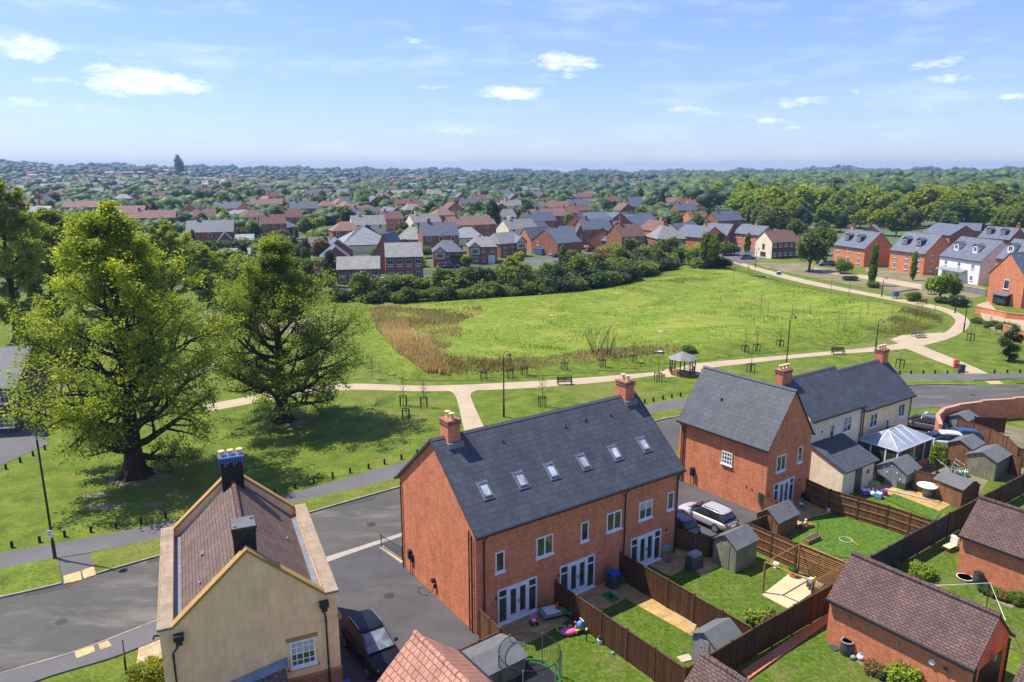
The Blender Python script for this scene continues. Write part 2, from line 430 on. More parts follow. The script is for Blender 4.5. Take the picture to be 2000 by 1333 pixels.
M['timber'] = m_plain('treated_timber', (.30, .165, .065), .8, .2, 0, .3, 5)
M['timber_dark'] = m_plain('dark_timber', (.09, .05, .028), .8, .2, 0, .3, 5)
M['bollard'] = m_plain('black_timber', (.020, .020, .018), .75, .2)
M['shed_sage'] = m_fence('sage_boards', (.24, .235, .165), (.20, .195, .14), (.08, .08, .06), .14)
M['shed_grey'] = m_fence('grey_boards', (.24, .25, .26), (.2, .21, .22), (.1, .1, .1), .16)
M['shed_brown'] = m_fence('brown_boards', (.25, .13, .06), (.19, .10, .05), (.05, .03, .02), .14)
M['shed_green'] = m_plain('dark_green_boards', (.035, .09, .03), .7)
M['metal'] = m_plain('galvanised_metal', (.42, .43, .45), .4, .5, .6)
M['silver'] = m_plain('silver_car_paint', (.52, .51, .55), .25, .6, .3, .02)
M['blackcar'] = m_plain('black_car_paint', (.008, .011, .016), .3, .35, 0, .05)
M['redcar'] = m_plain('red_car_paint', (.35, .02, .02), .2, .7, .2, .05)
M['bluecar'] = m_plain('blue_car_paint', (.04, .08, .2), .2, .7, .3, .05)
M['whitecar'] = m_plain('white_car_paint', (.7, .71, .73), .2, .6, .1, .03)
M['violetcar'] = m_plain('mauve_car_paint', (.16, .14, .2), .2, .7, .4, .03)
M['carglass'] = m_glass('car_glass', (.02, .024, .026), .05, 1)
M['windscreen'] = m_glass('pale_windscreen', (.16, .19, .20), .08, 1)
M['tyre'] = m_plain('tyre_rubber', (.02, .02, .02), .85, .2)
M['alloy'] = m_plain('alloy_wheel', (.5, .5, .52), .3, .6, .8)
M['lamp_red'] = m_plain('red_lens', (.4, .01, .02), .2, .6)
M['lamp_clear'] = m_plain('clear_lens', (.65, .68, .7), .15, .8)
M['plate'] = m_plain('number_plate', (.6, .55, .3), .4)
for n_, c_ in dict(blue=(.02, .08, .45), blue_lite=(.08, .35, .65), red=(.5, .03, .03), pink=(.75, .16, .4), yellow=(.7, .5, .03), lime=(.3, .6, .04), teal=(.1, .42, .38),
                   green=(.02, .2, .06), orange=(.7, .22, .03), white=(.78, .78, .76), grey=(.25, .26, .27), purple=(.25, .1, .5), tarp=(.06, .12, .30), cream=(.62, .55, .4), dgrey=(.06, .065, .07)).items():
    M['p_' + n_] = m_plain('plastic_' + n_, c_, .45, .4, 0, .08)
M['mesh_net'] = m_plain('black_netting', (.02, .03, .025), .8)
M['sand'] = m_ground('pale_sand_matting', (.52, .44, .26), 2, .1, .1)
M['bark'] = m_plain('bark', (.045, .032, .022), .9, .1, 0, .4, 4)
M['bark_far'] = m_plain('pale_bark', (.10, .075, .05), .9, .1, 0, .3, 4)
M['leaf_a'] = m_leaf('lime_leaves', (.12, .19, .02), (.47, .54, .06), .54)
M['leaf_b'] = m_leaf('green_leaves', (.10, .175, .026), (.42, .52, .07), .54)
M['leaf_green'] = m_leaf('mid_green_leaves', (.055, .11, .018), (.22, .29, .042), .42)
M['leaf_lite'] = m_leaf('light_green_leaves', (.11, .18, .018), (.31, .39, .04), .4)
M['leaf_dark'] = m_leaf('dark_leaves', (.02, .05, .015), (.085, .14, .034), .3)
M['leaf_yellow'] = m_leaf('yellow_green_leaves', (.17, .22, .014), (.42, .46, .03), .4)
M['leaf_olive'] = m_leaf('olive_leaves', (.06, .10, .018), (.19, .25, .045), .35)
M['leaf_russet'] = m_leaf('russet_leaves', (.13, .085, .03), (.24, .17, .06), .3)
M['reed'] = m_leaf('dry_reeds', (.31, .235, .13), (.62, .49, .30), .48)
M['tuft'] = m_leaf('grass_tufts', (.10, .18, .018), (.28, .38, .05), .5)
M['wood_mass'] = m_leaf('woodland', (.016, .042, .014), (.105, .155, .032), .12, mott=.3)
M['blackbrick'] = m_brick('blackened_brick', (.028, .024, .024), (.018, .016, .017), (.04, .038, .036))
M['conserv'] = m_plain('conservatory_glazing', (.30, .33, .36), .12, .9, 0, .25, 1)
M['patch'] = m_ground('tarmac_patch', (.062, .062, .062), 2, .12, .14)
M['manhole'] = m_plain('cast_iron', (.05, .048, .045), .6, .4, .4)
M['dry_tuft'] = m_leaf('dry_grass', (.17, .15, .05), (.40, .34, .13), .4)
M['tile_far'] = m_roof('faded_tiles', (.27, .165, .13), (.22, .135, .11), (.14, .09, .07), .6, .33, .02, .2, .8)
# ---------------------------------------------------------------- setting
rng = np.random.default_rng(7)
random.seed(5)
def smooth01(a, b, x):
    t = np.clip((x - a) / (b - a), 0, 1); return t * t * (3 - 2 * t)
def terr(x, y):
    """height of the land: level near the camera, rising to low hills far off"""
    x = np.asarray(x, float); y = np.asarray(y, float)
    r = np.hypot(x, y); b = np.degrees(np.arctan2(x, y))
    hb = np.interp(b, [-60, -35, -28, -20, -12, -5, 2, 10, 18, 24, 30, 36, 60], [46, 40, 30, 24, 17, 12, 6, 4, 8, 20, 13, 16, 10])
    h = hb * smooth01(650, 3400, r)
    h = h + smooth01(600, 1500, r) * (3.5 * np.sin(x / 170 + 1) * np.cos(y / 260) + 2.5 * np.sin(x / 77 + y / 140)) + smooth01(2200, 3600, r) * (5 * np.sin(b * 1.1 + 1) + 4 * np.sin(b * 2.7) + 2 * np.sin(b * 6.1))
    return h
def structure(o): o['kind'] = 'structure'; return o

def make_ground():
    rs = np.concatenate([[3], np.geomspace(12, 6200, 74)])
    nb = 180
    V = [(0, 0, 0)]; F = []
    V = []
    for r in rs:
        for k in range(nb):
            a = 2 * math.pi * k / nb; x, y = r * math.sin(a), r * math.cos(a)
            V.append((x, y, float(terr(x, y))))
    V = np.array(V)
    F = np.array([(i * nb + k, (i + 1) * nb + k, (i + 1) * nb + (k + 1) % nb, i * nb + (k + 1) % nb) for i in range(len(rs) - 1) for k in range(nb)])[:, ::-1]
    o = np_mesh('ground', V, F, [M['grass'], M['town_ground']], smooth=True)
    mi = np.array([1 if np.hypot(*V[f[0]][:2]) > 330 else 0 for f in F], dtype=np.int32)
    o.data.polygons.foreach_set('material_index', mi)
    # close the middle
    c = MB(); c.prism([(3.02 * math.sin(2 * math.pi * k / 36), 3.02 * math.cos(2 * math.pi * k / 36)) for k in range(36)], -.2, .001); structure(c.build('ground_under_camera', M['grass']))
    return structure(o)
make_ground()

def resample(pts, n):
    P = [Vector(p) for p in pts]
    d = [0]
    for i in range(1, len(P)): d.append(d[-1] + (P[i] - P[i - 1]).length)
    out = []
    for k in range(n):
        s = d[-1] * k / (n - 1); i = 0
        while i < len(P) - 2 and d[i + 1] < s: i += 1
        t = (s - d[i]) / max(d[i + 1] - d[i], 1e-6)
        p0 = P[max(i - 1, 0)]; p1 = P[i]; p2 = P[i + 1]; p3 = P[min(i + 2, len(P) - 1)]
        # gentle spline in arc length
        lin = p1.lerp(p2, t)
        cr = .5 * ((2 * p1) + (p2 - p0) * t + (2 * p0 - 5 * p1 + 4 * p2 - p3) * t * t + (3 * p1 - p0 - 3 * p2 + p3) * t ** 3)
        out.append(lin.lerp(cr, .8))
    return out
def strip(name, A, B, z, mat, n=60, thick=0, px=True):
    a = resample([G(*p) for p in A] if px else A, n); b = resample([G(*p) for p in B] if px else B, n)
    mb = MB()
    V = [(p.x, p.y, z) for p in a] + [(p.x, p.y, z) for p in b]
    F = [(n + i, n + i + 1, i + 1, i) for i in range(n - 1)]
    if thick:
        V += [(p.x, p.y, z - thick) for p in a] + [(p.x, p.y, z - thick) for p in b]
        F += [(i, i + 1, 2 * n + i + 1, 2 * n + i) for i in range(n - 1)] + [(3 * n + i, 3 * n + i + 1, n + i + 1, n + i) for i in range(n - 1)]
    mb.add(V, F)
    o = mb.build(name, mat)
    if o.data.polygons[0].normal.z < 0: o.data.flip_normals()
    return structure(o)
def sheet(name, pts, z, mat, thick=0, px=True, stru=True, smooth_n=0):
    P = [G(*p) for p in pts] if px else [Vector((p[0], p[1], 0)) for p in pts]
    if smooth_n: P = resample(P + [P[0]], smooth_n)[:-1]
    n = len(P)
    a = sum(P[i].x * P[(i + 1) % n].y - P[(i + 1) % n].x * P[i].y for i in range(n))
    if a < 0: P = P[::-1]
    V = [(p.x, p.y, z) for p in P]
    F = [tuple(f) for f in tessellate_polygon([[Vector(v) for v in V]])]
    F = [f if ((Vector(V[f[1]]) - Vector(V[f[0]])).cross(Vector(V[f[2]]) - Vector(V[f[0]]))).z > 0 else f[::-1] for f in F]
    if thick:
        V += [(p.x, p.y, z - thick) for p in P]
        F += [(i, n + i, n + (i + 1) % n, (i + 1) % n) for i in range(n)]
    mb = MB(); mb.add(V, F)
    o = mb.build(name, mat)
    return structure(o) if stru else o

# the road with its kerbs, verges and pavement
kerb_far = [(-260, 1222), (0, 1170), (122, 1142), (190, 1123), (312, 1088), (450, 1050), (600, 1005), (779, 954), (1010, 892), (1282, 824), (1325, 815), (1560, 780), (1771, 754), (1910, 753), (2000, 751), (2200, 748)]
kerb_near = [(-260, 1395), (0, 1316), (151, 1272), (307, 1212), (470, 1150), (637, 1092), (782, 1044), (1000, 975), (1319, 880), (1560, 835), (1782, 800), (1850, 797), (2000, 795), (2200, 792)]
strip('road', kerb_far, kerb_near, .012, M['asphalt'], 90)
pav_far = [(-260, 1122), (0, 1083), (239, 1040), (312, 1025), (551, 970), (700, 929), (795, 903), (1010, 850), (1261, 794), (1331, 781), (1560, 752), (1762, 734), (1812, 732), (2000, 731), (2200, 729)]
pav_near = [(-260, 1163), (0, 1113), (114, 1092), (175, 1082), (312, 1052), (593, 980), (776, 935), (1010, 873), (1272, 809), (1329, 800), (1560, 768), (1769, 743), (1902, 744), (2000, 740), (2200, 737)]
strip('pavement', pav_far, pav_near, .09, M['pavement'], 90, .1)
def kerb(name, line, w=.14, h=.12, n=90, side=1):
    c = resample([G(*p) for p in line], n); mb = MB()
    offs = []
    for i, p in enumerate(c):
        t = (c[min(i + 1, n - 1)] - c[max(i - 1, 0)]).normalized(); offs.append(Vector((-t.y, t.x, 0)) * side)
    V = []
    for p, o in zip(c, offs): V += [(p.x, p.y, -.02), (p.x, p.y, h), (p.x + o.x * w, p.y + o.y * w, h), (p.x + o.x * w, p.y + o.y * w, -.02)]
    F = []
    for i in range(n - 1):
        for k in range(3): F.append((4 * i + k, 4 * i + 4 + k, 4 * i + 5 + k, 4 * i + 1 + k) if side < 0 else (4 * i + k, 4 * i + 1 + k, 4 * i + 5 + k, 4 * i + 4 + k))
    mb.add(V, F); return structure(mb.build(name, M['kerb']))
kerb('kerb', [(-260, 1222), (0, 1170), (90, 1150), (122, 1142)], n=20)
kerb('kerb', [(190, 1123), (312, 1088), (450, 1050), (600, 1005), (779, 954), (1010, 892), (1282, 824), (1325, 815), (1560, 780), (1771, 754), (1905, 753)], n=70)
strip('verge', [(-260, 1163), (0, 1113), (114, 1092)], [(-260, 1222), (0, 1170), (122, 1142)], .1, M['grass'], 14, .1)
strip('verge', [(176, 1083), (312, 1052), (593, 980), (776, 935), (1010, 873), (1272, 809), (1329, 800), (1560, 768), (1769, 743), (1902, 744)],
      [(190, 1123), (312, 1088), (600, 1005), (779, 954), (1010, 892), (1282, 824), (1325, 815), (1560, 780), (1771, 754), (1905, 753)], .1, M['grass'], 60, .1)
sheet('verge', [(1978, 741), (2200, 737), (2200, 748), (1985, 750)], .1, M['grass'], .1)
sheet('crossing_ramp', [(114, 1092), (176, 1082), (190, 1123), (124, 1143)], .05, M['pavement'], .06)
sheet('crossing_paving', [(124, 1127), (157, 1117), (160, 1134), (126, 1142)], .058, M['tactile'], .05)
sheet('crossing_paving', [(160, 1116), (183, 1108), (188, 1124), (164, 1132)], .058, M['tactile'], .05)
sheet('crossing_paving', [(1925, 746), (1950, 745), (1962, 750), (1935, 751)], .03, M['tactile'], .02)
# near side of the road
strip('pavement', [(-260, 1396), (0, 1317), (151, 1273), (307, 1213), (340, 1200)], [(-260, 1440), (0, 1358), (105, 1321), (225, 1285), (320, 1247), (350, 1235)], .085, M['pavement'], 30, .09)
kerb('kerb', [(-260, 1396), (0, 1317), (151, 1273), (307, 1213), (340, 1200)], .1, .1, 30, -1)
sheet('crossing_paving', [(146, 1276), (183, 1264), (186, 1275), (150, 1289)], .092, M['tactile'], .02)
sheet('crossing_paving', [(192, 1261), (211, 1254), (219, 1264), (197, 1272)], .092, M['tactile'], .02)
sheet('garden_path', [(272, 1262), (312, 1248), (330, 1262), (322, 1400), (250, 1400), (262, 1330)], .05, M['slabs'], .05)
strip('granite_strip', [(630, 1091), (700, 1069), (790, 1040)], [(634, 1101), (700, 1077), (792, 1046)], .03, M['strip'], 8, .03)
sheet('driveway', [(634, 1101), (700, 1077), (784, 1048), (800, 1110), (940, 1245), (905, 1290), (870, 1420), (620, 1420), (600, 1250)], .02, M['tarmac'], .02)
sheet('driveway', [(1250, 905), (1319, 884), (1345, 945), (1497, 1010), (1420, 1052), (1330, 1100), (1250, 1120)], .02, M['tarmac'], .02)
# park paths
p_top = [(395, 792), (470, 778), (560, 762), (685, 750), (840, 754), (1028, 746), (1188, 735), (1309, 724), (1355, 711), (1531, 695), (1651, 684), (1711, 678), (1740, 674), (1780, 667), (1832, 656), (1856, 642), (1866, 628), (1856, 616), (1824, 604), (1740, 587), (1640, 568), (1560, 552), (1480, 530), (1424, 511)]
p_bot = [(400, 806), (480, 791), (570, 774), (685, 762), (840, 765), (1028, 759), (1188, 746), (1306, 730), (1362, 722), (1535, 702), (1655, 691), (1715, 687), (1767, 682), (1806, 675), (1856, 661), (1886, 645), (1894, 628), (1876, 613), (1840, 600), (1760, 584), (1660, 565), (1580, 548), (1500, 528), (1440, 511)]
strip('path', p_top, p_bot, .02, M['gravel'], 140)
strip('path', [(1735, 679), (1767, 681), (1812, 699), (1869, 721), (1886, 732)], [(1810, 668), (1800, 675), (1850, 696), (1904, 718), (1931, 731)], .028, M['gravel'], 24)
strip('path', [(855, 757), (878, 765), (889, 773), (896, 795), (903, 826), (915, 880)], [(955, 755), (926, 765), (919, 773), (929, 800), (943, 830), (960, 868)], .028, M['gravel'], 24)
strip('path', [(300, 742), (380, 724), (420, 706), (450, 690), (470, 684)], [(310, 752), (392, 732), (432, 712), (458, 694), (480, 688)], .02, M['gravel'], 20)
sheet('path', [(1738, 664), (1760, 656), (1838, 650), (1852, 655), (1800, 668), (1764, 675)], .032, M['gravel'])
sheet('path', [(1298, 722), (1366, 714), (1372, 733), (1300, 738)], .024, M['gravel'])
sheet('playing_field', [(388, 606), (446, 603), (450, 626), (392, 630)], .03, M['soil'])
sheet('playing_field', [(490, 618), (600, 612), (604, 650), (500, 655)], .03, M['soil'])
# roads of the estate beyond
strip('estate_road', [(1395, 470), (1400, 492), (1412, 505), (1436, 512)], [(1500, 484), (1497, 500), (1480, 510), (1445, 516)], .03, M['pavement'], 16)
strip('estate_road', [(1018, 508), (1090, 503), (1135, 496), (1160, 486)], [(1040, 517), (1100, 512), (1150, 503), (1190, 490)], .03, M['pavement'], 16)
strip('estate_road', [(1240, 505), (1320, 503), (1400, 503)], [(1240, 516), (1330, 515), (1415, 512)], .025, M['pavement'], 12)
strip('estate_road', [(1590, 524), (1690, 538), (1800, 556)], [(1590, 530), (1690, 546), (1800, 566)], .03, M['gravel'], 16)
strip('estate_road', [(40, 800), (-60, 830), (-200, 900)], [(95, 868), (10, 905), (-200, 985)], .02, M['pavement'], 12)
strip('estate_road', [(20, 795), (60, 770), (120, 735)], [(75, 820), (100, 785), (150, 745)], .016, M['pavement'], 12)
sheet('soil', [(1470, 514), (1560, 515), (1640, 528), (1700, 545), (1800, 560), (1880, 588), (1790, 578), (1690, 562), (1600, 545), (1500, 524)], .015, M['soil'], smooth_n=60)
sheet('soil', [(1690, 520), (1830, 540), (1920, 560), (1905, 582), (1800, 560), (1700, 543)], .018, M['soil'], smooth_n=40)

sheet('estate_ground', [(-300, 575), (300, 575), (640, 580), (700, 582), (860, 578), (1100, 560), (1240, 535), (1300, 518), (1390, 507), (1600, 505), (2300, 520), (2600, 380), (-900, 380)], .008, M['town_ground'])
# the meadow inside the loop of the path: low banks round a level floor
def in_poly(P, x, y):
    inside = np.zeros(x.shape, bool); n = len(P)
    for i in range(n):
        x0, y0 = P[i]; x1, y1 = P[(i + 1) % n]
        c = ((y0 > y) != (y1 > y)) & (x < (x1 - x0) * (y - y0) / (y1 - y0 + 1e-12) + x0)
        inside ^= c
    return inside
def poly_dist(P, x, y):
    d = np.full(x.shape, 1e9); n = len(P)
    for i in range(n):
        x0, y0 = P[i]; x1, y1 = P[(i + 1) % n]; dx, dy = x1 - x0, y1 - y0
        t = np.clip(((x - x0) * dx + (y - y0) * dy) / (dx * dx + dy * dy), 0, 1)
        d = np.minimum(d, np.hypot(x - x0 - t * dx, y - y0 - t * dy))
    return d
MEADOW = [(p.x, p.y) for p in resample([G(*q) for q in [(690, 606), (760, 598), (900, 585), (1100, 572), (1230, 553), (1310, 527), (1370, 512), (1420, 519), (1480, 537), (1560, 557), (1640, 574), (1740, 593), (1830, 612), (1846, 630), (1810, 646), (1745, 658), (1640, 677), (1530, 688), (1400, 702), (1280, 715), (1188, 727), (1050, 737), (900, 744), (780, 742), (712, 716), (672, 660), (690, 606)]], 90)]
REEDS = [(G(*q).x, G(*q).y) for q in [(722, 610), (830, 611), (940, 608), (945, 616), (905, 625), (900, 660), (872, 690), (890, 712), (960, 716), (1080, 708), (1200, 692), (1250, 690), (1330, 686), (1335, 694), (1250, 702), (1150, 716), (1040, 726), (920, 736), (830, 733), (775, 700), (735, 650)]]
def meadow_h(x, y):
    d = poly_dist(MEADOW, x, y) * np.where(in_poly(MEADOW, x, y), 1, -1)
    h = .04 + .85 * smooth01(0, 7, d) * (1 - smooth01(8, 19, d)) + smooth01(2, 12, d) * (.16 + .14 * np.sin(x / 5.2 + 1.5 * np.sin(y / 9)) * np.cos(y / 7.1) + .10 * np.sin(x / 2.3 + y / 3.1) + .22 * np.sin(x / 17 + y / 23))
    return np.maximum(h, .035), d
def make_meadow():
    s = 1.1
    xs = np.arange(min(p[0] for p in MEADOW) - 2, max(p[0] for p in MEADOW) + 2, s); ys = np.arange(min(p[1] for p in MEADOW) - 2, max(p[1] for p in MEADOW) + 2, s)
    X, Y = np.meshgrid(xs, ys); h, d = meadow_h(X, Y)
    ok = d > -.4
    idx = -np.ones(X.shape, int); idx[ok] = np.arange(ok.sum())
    V = np.stack([X[ok], Y[ok], h[ok]], 1)
    a, b, c, e = idx[:-1, :-1], idx[:-1, 1:], idx[1:, 1:], idx[1:, :-1]
    g = (a >= 0) & (b >= 0) & (c >= 0) & (e >= 0)
    F = np.stack([a[g], b[g], c[g], e[g]], 1)
    o = structure(np_mesh('meadow', V, F, M['meadow'], smooth=True))
    at_ = o.data.attributes.new('edge', 'FLOAT', 'POINT'); at_.data.foreach_set('value', smooth01(0, 9, d[ok] + 2.2 * np.sin(X[ok] / 3.1 + np.sin(Y[ok] / 4)) * np.cos(Y[ok] / 2.3)).astype(np.float32))
make_meadow()
def blades(name, poly, n, hmin, hmax, w, mat, zf=None, cl=0, seed=1):
    r = np.random.default_rng(seed)
    x0, x1 = min(p[0] for p in poly), max(p[0] for p in poly); y0, y1 = min(p[1] for p in poly), max(p[1] for p in poly)
    x = r.uniform(x0, x1, n * 4); y = r.uniform(y0, y1, n * 4)
    keep = in_poly(poly, x, y)
    if cl:
        nz = np.sin(x / 2.7 + 2 * np.sin(y / 4)) * np.cos(y / 3.3 + np.sin(x / 5)) + r.normal(0, .5, len(x)); keep &= nz > cl
    x = x[keep][:n]; y = y[keep][:n]; n = len(x)
    z = zf(x, y) if zf else np.zeros(n)
    h = r.uniform(hmin, hmax, n) * (.75 + .35 * np.sin(x / 3.1) * np.cos(y / 2.7)); a = r.uniform(0, 2 * math.pi, n); ln = r.normal(0, .25, (n, 2)) * h[:, None]
    dx, dy = np.cos(a) * w, np.sin(a) * w
    V = np.stack([np.stack([x - dx, y - dy, z - .05], 1), np.stack([x + dx, y + dy, z - .05], 1), np.stack([x + ln[:, 0], y + ln[:, 1], z + h], 1)], 1).reshape(-1, 3)
    F = np.arange(3 * n).reshape(-1, 3)
    patch = .5 + .35 * np.sin(x / 6 + np.sin(y / 5)) * np.cos(y / 7)
    o = np_mesh(name, V, F, mat, attr=np.clip(patch + r.normal(0, .22, n), 0, 1)); o['kind'] = 'stuff'; return o
blades('reeds', REEDS, 17000, .3, .85, .09, M['reed'], lambda x, y: meadow_h(x, y)[0], -.35)
blades('rushes', REEDS, 5000, .3, .9, .10, M['tuft'], lambda x, y: meadow_h(x, y)[0], .1, seed=9)
blades('reeds', [(G(*q).x, G(*q).y) for q in [(735, 650), (775, 700), (830, 733), (880, 737), (850, 700), (820, 670), (790, 640)]], 7000, .8, 1.6, .08, M['reed'], lambda x, y: meadow_h(x, y)[0], seed=4)
blades('meadow_grass', MEADOW, 26000, .12, .42, .07, M['tuft'], lambda x, y: meadow_h(x, y)[0], .35, seed=2)
blades('dry_grass', [(G(*q).x, G(*q).y) for q in [(1690, 650), (1740, 632), (1770, 605), (1830, 616), (1842, 632), (1800, 648), (1740, 657)]], 9000, .08, .28, .09, M['dry_tuft'], lambda x, y: meadow_h(x, y)[0], -.2, seed=12)
blades('dry_grass', [(G(*q).x, G(*q).y) for q in [(1210, 585), (1300, 545), (1400, 530), (1420, 545), (1320, 565), (1230, 598)]], 6000, .08, .25, .09, M['dry_tuft'], lambda x, y: meadow_h(x, y)[0], .1, seed=13)
for (tx, ty, r1, r2) in ((270, 934, 2.6, 1.7), (560, 826, 1.9, 1.3), (190, 968, 1.1, .5), (205, 990, 1.6, .6), (300, 985, .8, .4)):
    c_ = G(tx, ty); sheet('bare_earth', [(c_.x + r1 * math.cos(a_ * .449) * (1 + .18 * math.sin(a_ * 2.3)), c_.y + r2 * math.sin(a_ * .449) * (1 + .2 * math.cos(a_ * 1.7))) for a_ in range(14)], .012, M['soil'], px=False)
# ---------------------------------------------------------------- builders for houses
def frame_M(x, y, ang, z=0):
    """local frame on a wall: x along the wall, -y outwards, z up (ang in degrees)"""
    return Matrix.Translation((x, y, z)) @ Matrix.Rotation(R(ang), 4, 'Z')
def add_window(root, W, s, z, w, h, nx=2, ny=1, sill=True, glass='glass', frame='white', fw=.07, depth=.07, surround=None, bars=0.035, curtain=False):
    """a casement or sash window on the wall frame W, s = centre along the wall"""
    f = MB(W); a, b = s - w / 2, s + w / 2; d = -depth
    f.box(a, b, d, .02, z, z + fw).box(a, b, d, .02, z + h - fw, z + h)
    f.box(a, a + fw, d, .02, z + fw, z + h - fw).box(b - fw, b, d, .02, z + fw, z + h - fw)
    for k in range(1, nx):
        c = a + w * k / nx; t = fw * .55 if nx <= 2 else bars / 2
        f.box(c - t, c + t, d + .004, .02, z + fw, z + h - fw)
    for k in range(1, ny):
        c = z + h * k / ny; f.box(a + fw, b - fw, d + .008, .02, c - bars / 2, c + bars / 2)
    o = f.build('window', M[frame], root)
    p = MB(W); p.box(a + fw * .6, b - fw * .6, d * .35, .015, z + fw * .6, z + h - fw * .6); p.build('pane', M[glass], o)
    if curtain:
        c = MB(W); c.box(a + fw, b - fw, d * .42, d * .35, z + h * .5, z + h - fw); c.build('blind', M['curtain'], o)
    if sill:
        q = MB(W); q.box(a - .06, b + .06, -.14, .02, z - .09, z - .002); q.build('sill', M[frame], o)
    if surround:
        q = MB(W); q.box(a - .14, b + .14, -.03, .02, z + h + .002, z + h + .2); q.build('lintel', M[surround], o); q = MB(W); q.box(a - .16, b + .16, -.05, .02, z - .2, z - .095); q.build('sill_course', M[surround], o)
    return o
def add_patio_door(root, W, s, w=2.7, h=2.12, z=.1):
    f = MB(W); a, b = s - w / 2, s + w / 2; d = -.08; t = .075
    f.box(a, b, d, .02, z, z + t).box(a, b, d, .02, z + h - t, z + h).box(a, a + t, d, .02, z + t, z + h - t).box(b - t, b, d, .02, z + t, z + h - t)
    sw = w * .235
    for c in (a + sw, b - sw): f.box(c - .06, c + .06, d - .01, .02, z + t, z + h - t)
    for c in (a, b - sw): f.box(c + t, c + sw - .06, d + .005, .02, z + h * .74, z + h * .74 + .07)
    o = f.build('patio_door', M['white'], root)
    l = MB(W); m = (a + b) / 2
    for (p, q) in ((a + sw + .07, m - .01), (m + .01, b - sw - .07)):
        l.box(p, q, d - .03, d + .05, z + t + .01, z + .3).box(p, q, d - .03, d + .05, z + h - .2, z + h - t - .01)
        l.box(p, p + .11, d - .03, d + .05, z + .3, z + h - .2).box(q - .11, q, d - .03, d + .05, z + .3, z + h - .2)
    l.build('door_leaf', M['white'], o)
    g = MB(W); g.box(a + .03, b - .03, -.02, .015, z + .04, z + h - .04); g.build('pane', M['glass'], o)
    hd = MB(W); hd.box(m - .06, m - .03, d - .08, d - .03, z + 1.0, z + 1.2).box(m + .03, m + .06, d - .08, d - .03, z + 1.0, z + 1.2); hd.build('handle', M['metal'], o)
    q = MB(W); q.box(a - .05, b + .05, -.2, .02, z - .09, z - .003); q.build('threshold', M['white'], o)
    return o
def gable_walls(root, L, D, he, hr, axis, mat, name='wall', z0=-.3):
    mb = MB()
    if axis == 'u':
        pf = [(0, z0), (D, z0), (D, he), (D / 2, hr), (0, he)]
        V = [(0, y, z) for y, z in pf] + [(L, y, z) for y, z in pf]
    else:
        pf = [(0, z0), (L, z0), (L, he), (L / 2, hr), (0, he)]
        V = [(x, D, z) for x, z in pf] + [(x, 0, z) for x, z in pf]
    F = [(0, 4, 3, 2, 1), (5, 6, 7, 8, 9)] + [(i, (i + 1) % 5, 5 + (i + 1) % 5, 5 + i) for i in range(5)]
    mb.add(V, F)
    o = mb.build(name, mat, root)
    return o
def gable_roof(root, L, D, he, hr, axis, mat, oe=.28, og=.14, th=.12, ridge=True, hip=0, name='roof', ridge_mat=None):
    mb = MB()
    W = D if axis == 'u' else L; N = L if axis == 'u' else D
    k = (hr - he) / (W / 2); g = .012
    def P(s, t, z): return (s, t, z) if axis == 'u' else (t, s, z)
    hx = hip
    for sgn in (0, 1):
        e = -oe if sgn == 0 else W + oe
        ze = he - oe * k + g; zr = hr + g
        a0, a1 = (-og, N + og) if not hip else (-oe, N + oe)
        r0, r1 = (-og, N + og) if not hip else (hx, N - hx)
        lo = [P(a0, e, ze), P(a1, e, ze), P(r1, W / 2, zr), P(r0, W / 2, zr)]
        hi = [(p[0], p[1], p[2] + th) for p in lo]
        V = lo + hi
        F = [(0, 1, 2, 3), (4, 7, 6, 5), (0, 4, 5, 1), (1, 5, 6, 2), (2, 6, 7, 3), (3, 7, 4, 0)]
        flip = (sgn == 1) ^ (axis == 'v')
        # outward orientation
        F = [f[::-1] for f in F] if not flip else F
        mb.add(V, F)
    if hip:
        ze = he - oe * k + g
        for end in (0, 1):
            x = -oe if end == 0 else N + oe; rx = hx if end == 0 else N - hx
            lo = [P(x, -oe, ze), P(x, W + oe, ze), P(rx, W / 2, hr + g)]
            hi = [(p[0], p[1], p[2] + th) for p in lo]
            F = [(0, 1, 2), (3, 5, 4), (0, 3, 4, 1)]
            if (end == 0) ^ (axis == 'v'): F = [f[::-1] for f in F]
            F = [f[::-1] for f in F]
            mb.add(lo + hi, F)
    o = mb.build(name, mat, root)
    if ridge:
        r = MB(); a0, a1 = (-og - .01, N + og + .01) if not hip else (hx, N - hx)
        pr = [(-.16, -.10), (0, .03), (.16, -.10), (0, -.04)]
        V = [P(a0, W / 2 + q, hr + th + g + z) for q, z in pr] + [P(a1, W / 2 + q, hr + th + g + z) for q, z in pr]
        r.add(V, [(0, 1, 2, 3), (7, 6, 5, 4), (0, 4, 5, 1), (1, 5, 6, 2), (2, 6, 7, 3), (3, 7, 4, 0)])
        r.build('ridge_tiles', ridge_mat or mat, o)
    return o
def add_gutter(root, x0, x1, y, z, axis='u', mat='black', side=-1):
    g = MB()
    if axis == 'u': g.box(x0, x1, y - .06, y + .06, z - .07, z + .04)
    else: g.box(y - .06, y + .06, x0, x1, z - .07, z + .04)
    return g.build('gutter', M[mat], root)
def add_downpipe(root, x, y, z1, z0=0, mat='black', off=(0, 0)):
    g = MB(); g.tube([(x + off[0], y + off[1], z1), (x + off[0], y + off[1], z1 - .12), (x, y, z1 - .4), (x, y, z0)], .042, 8)
    for z in (z1 - .6, (z1 + z0) / 2, z0 + .5): g.cyl((x, y), .055, z, z + .06, 8)
    return g.build('downpipe', M[mat], root)
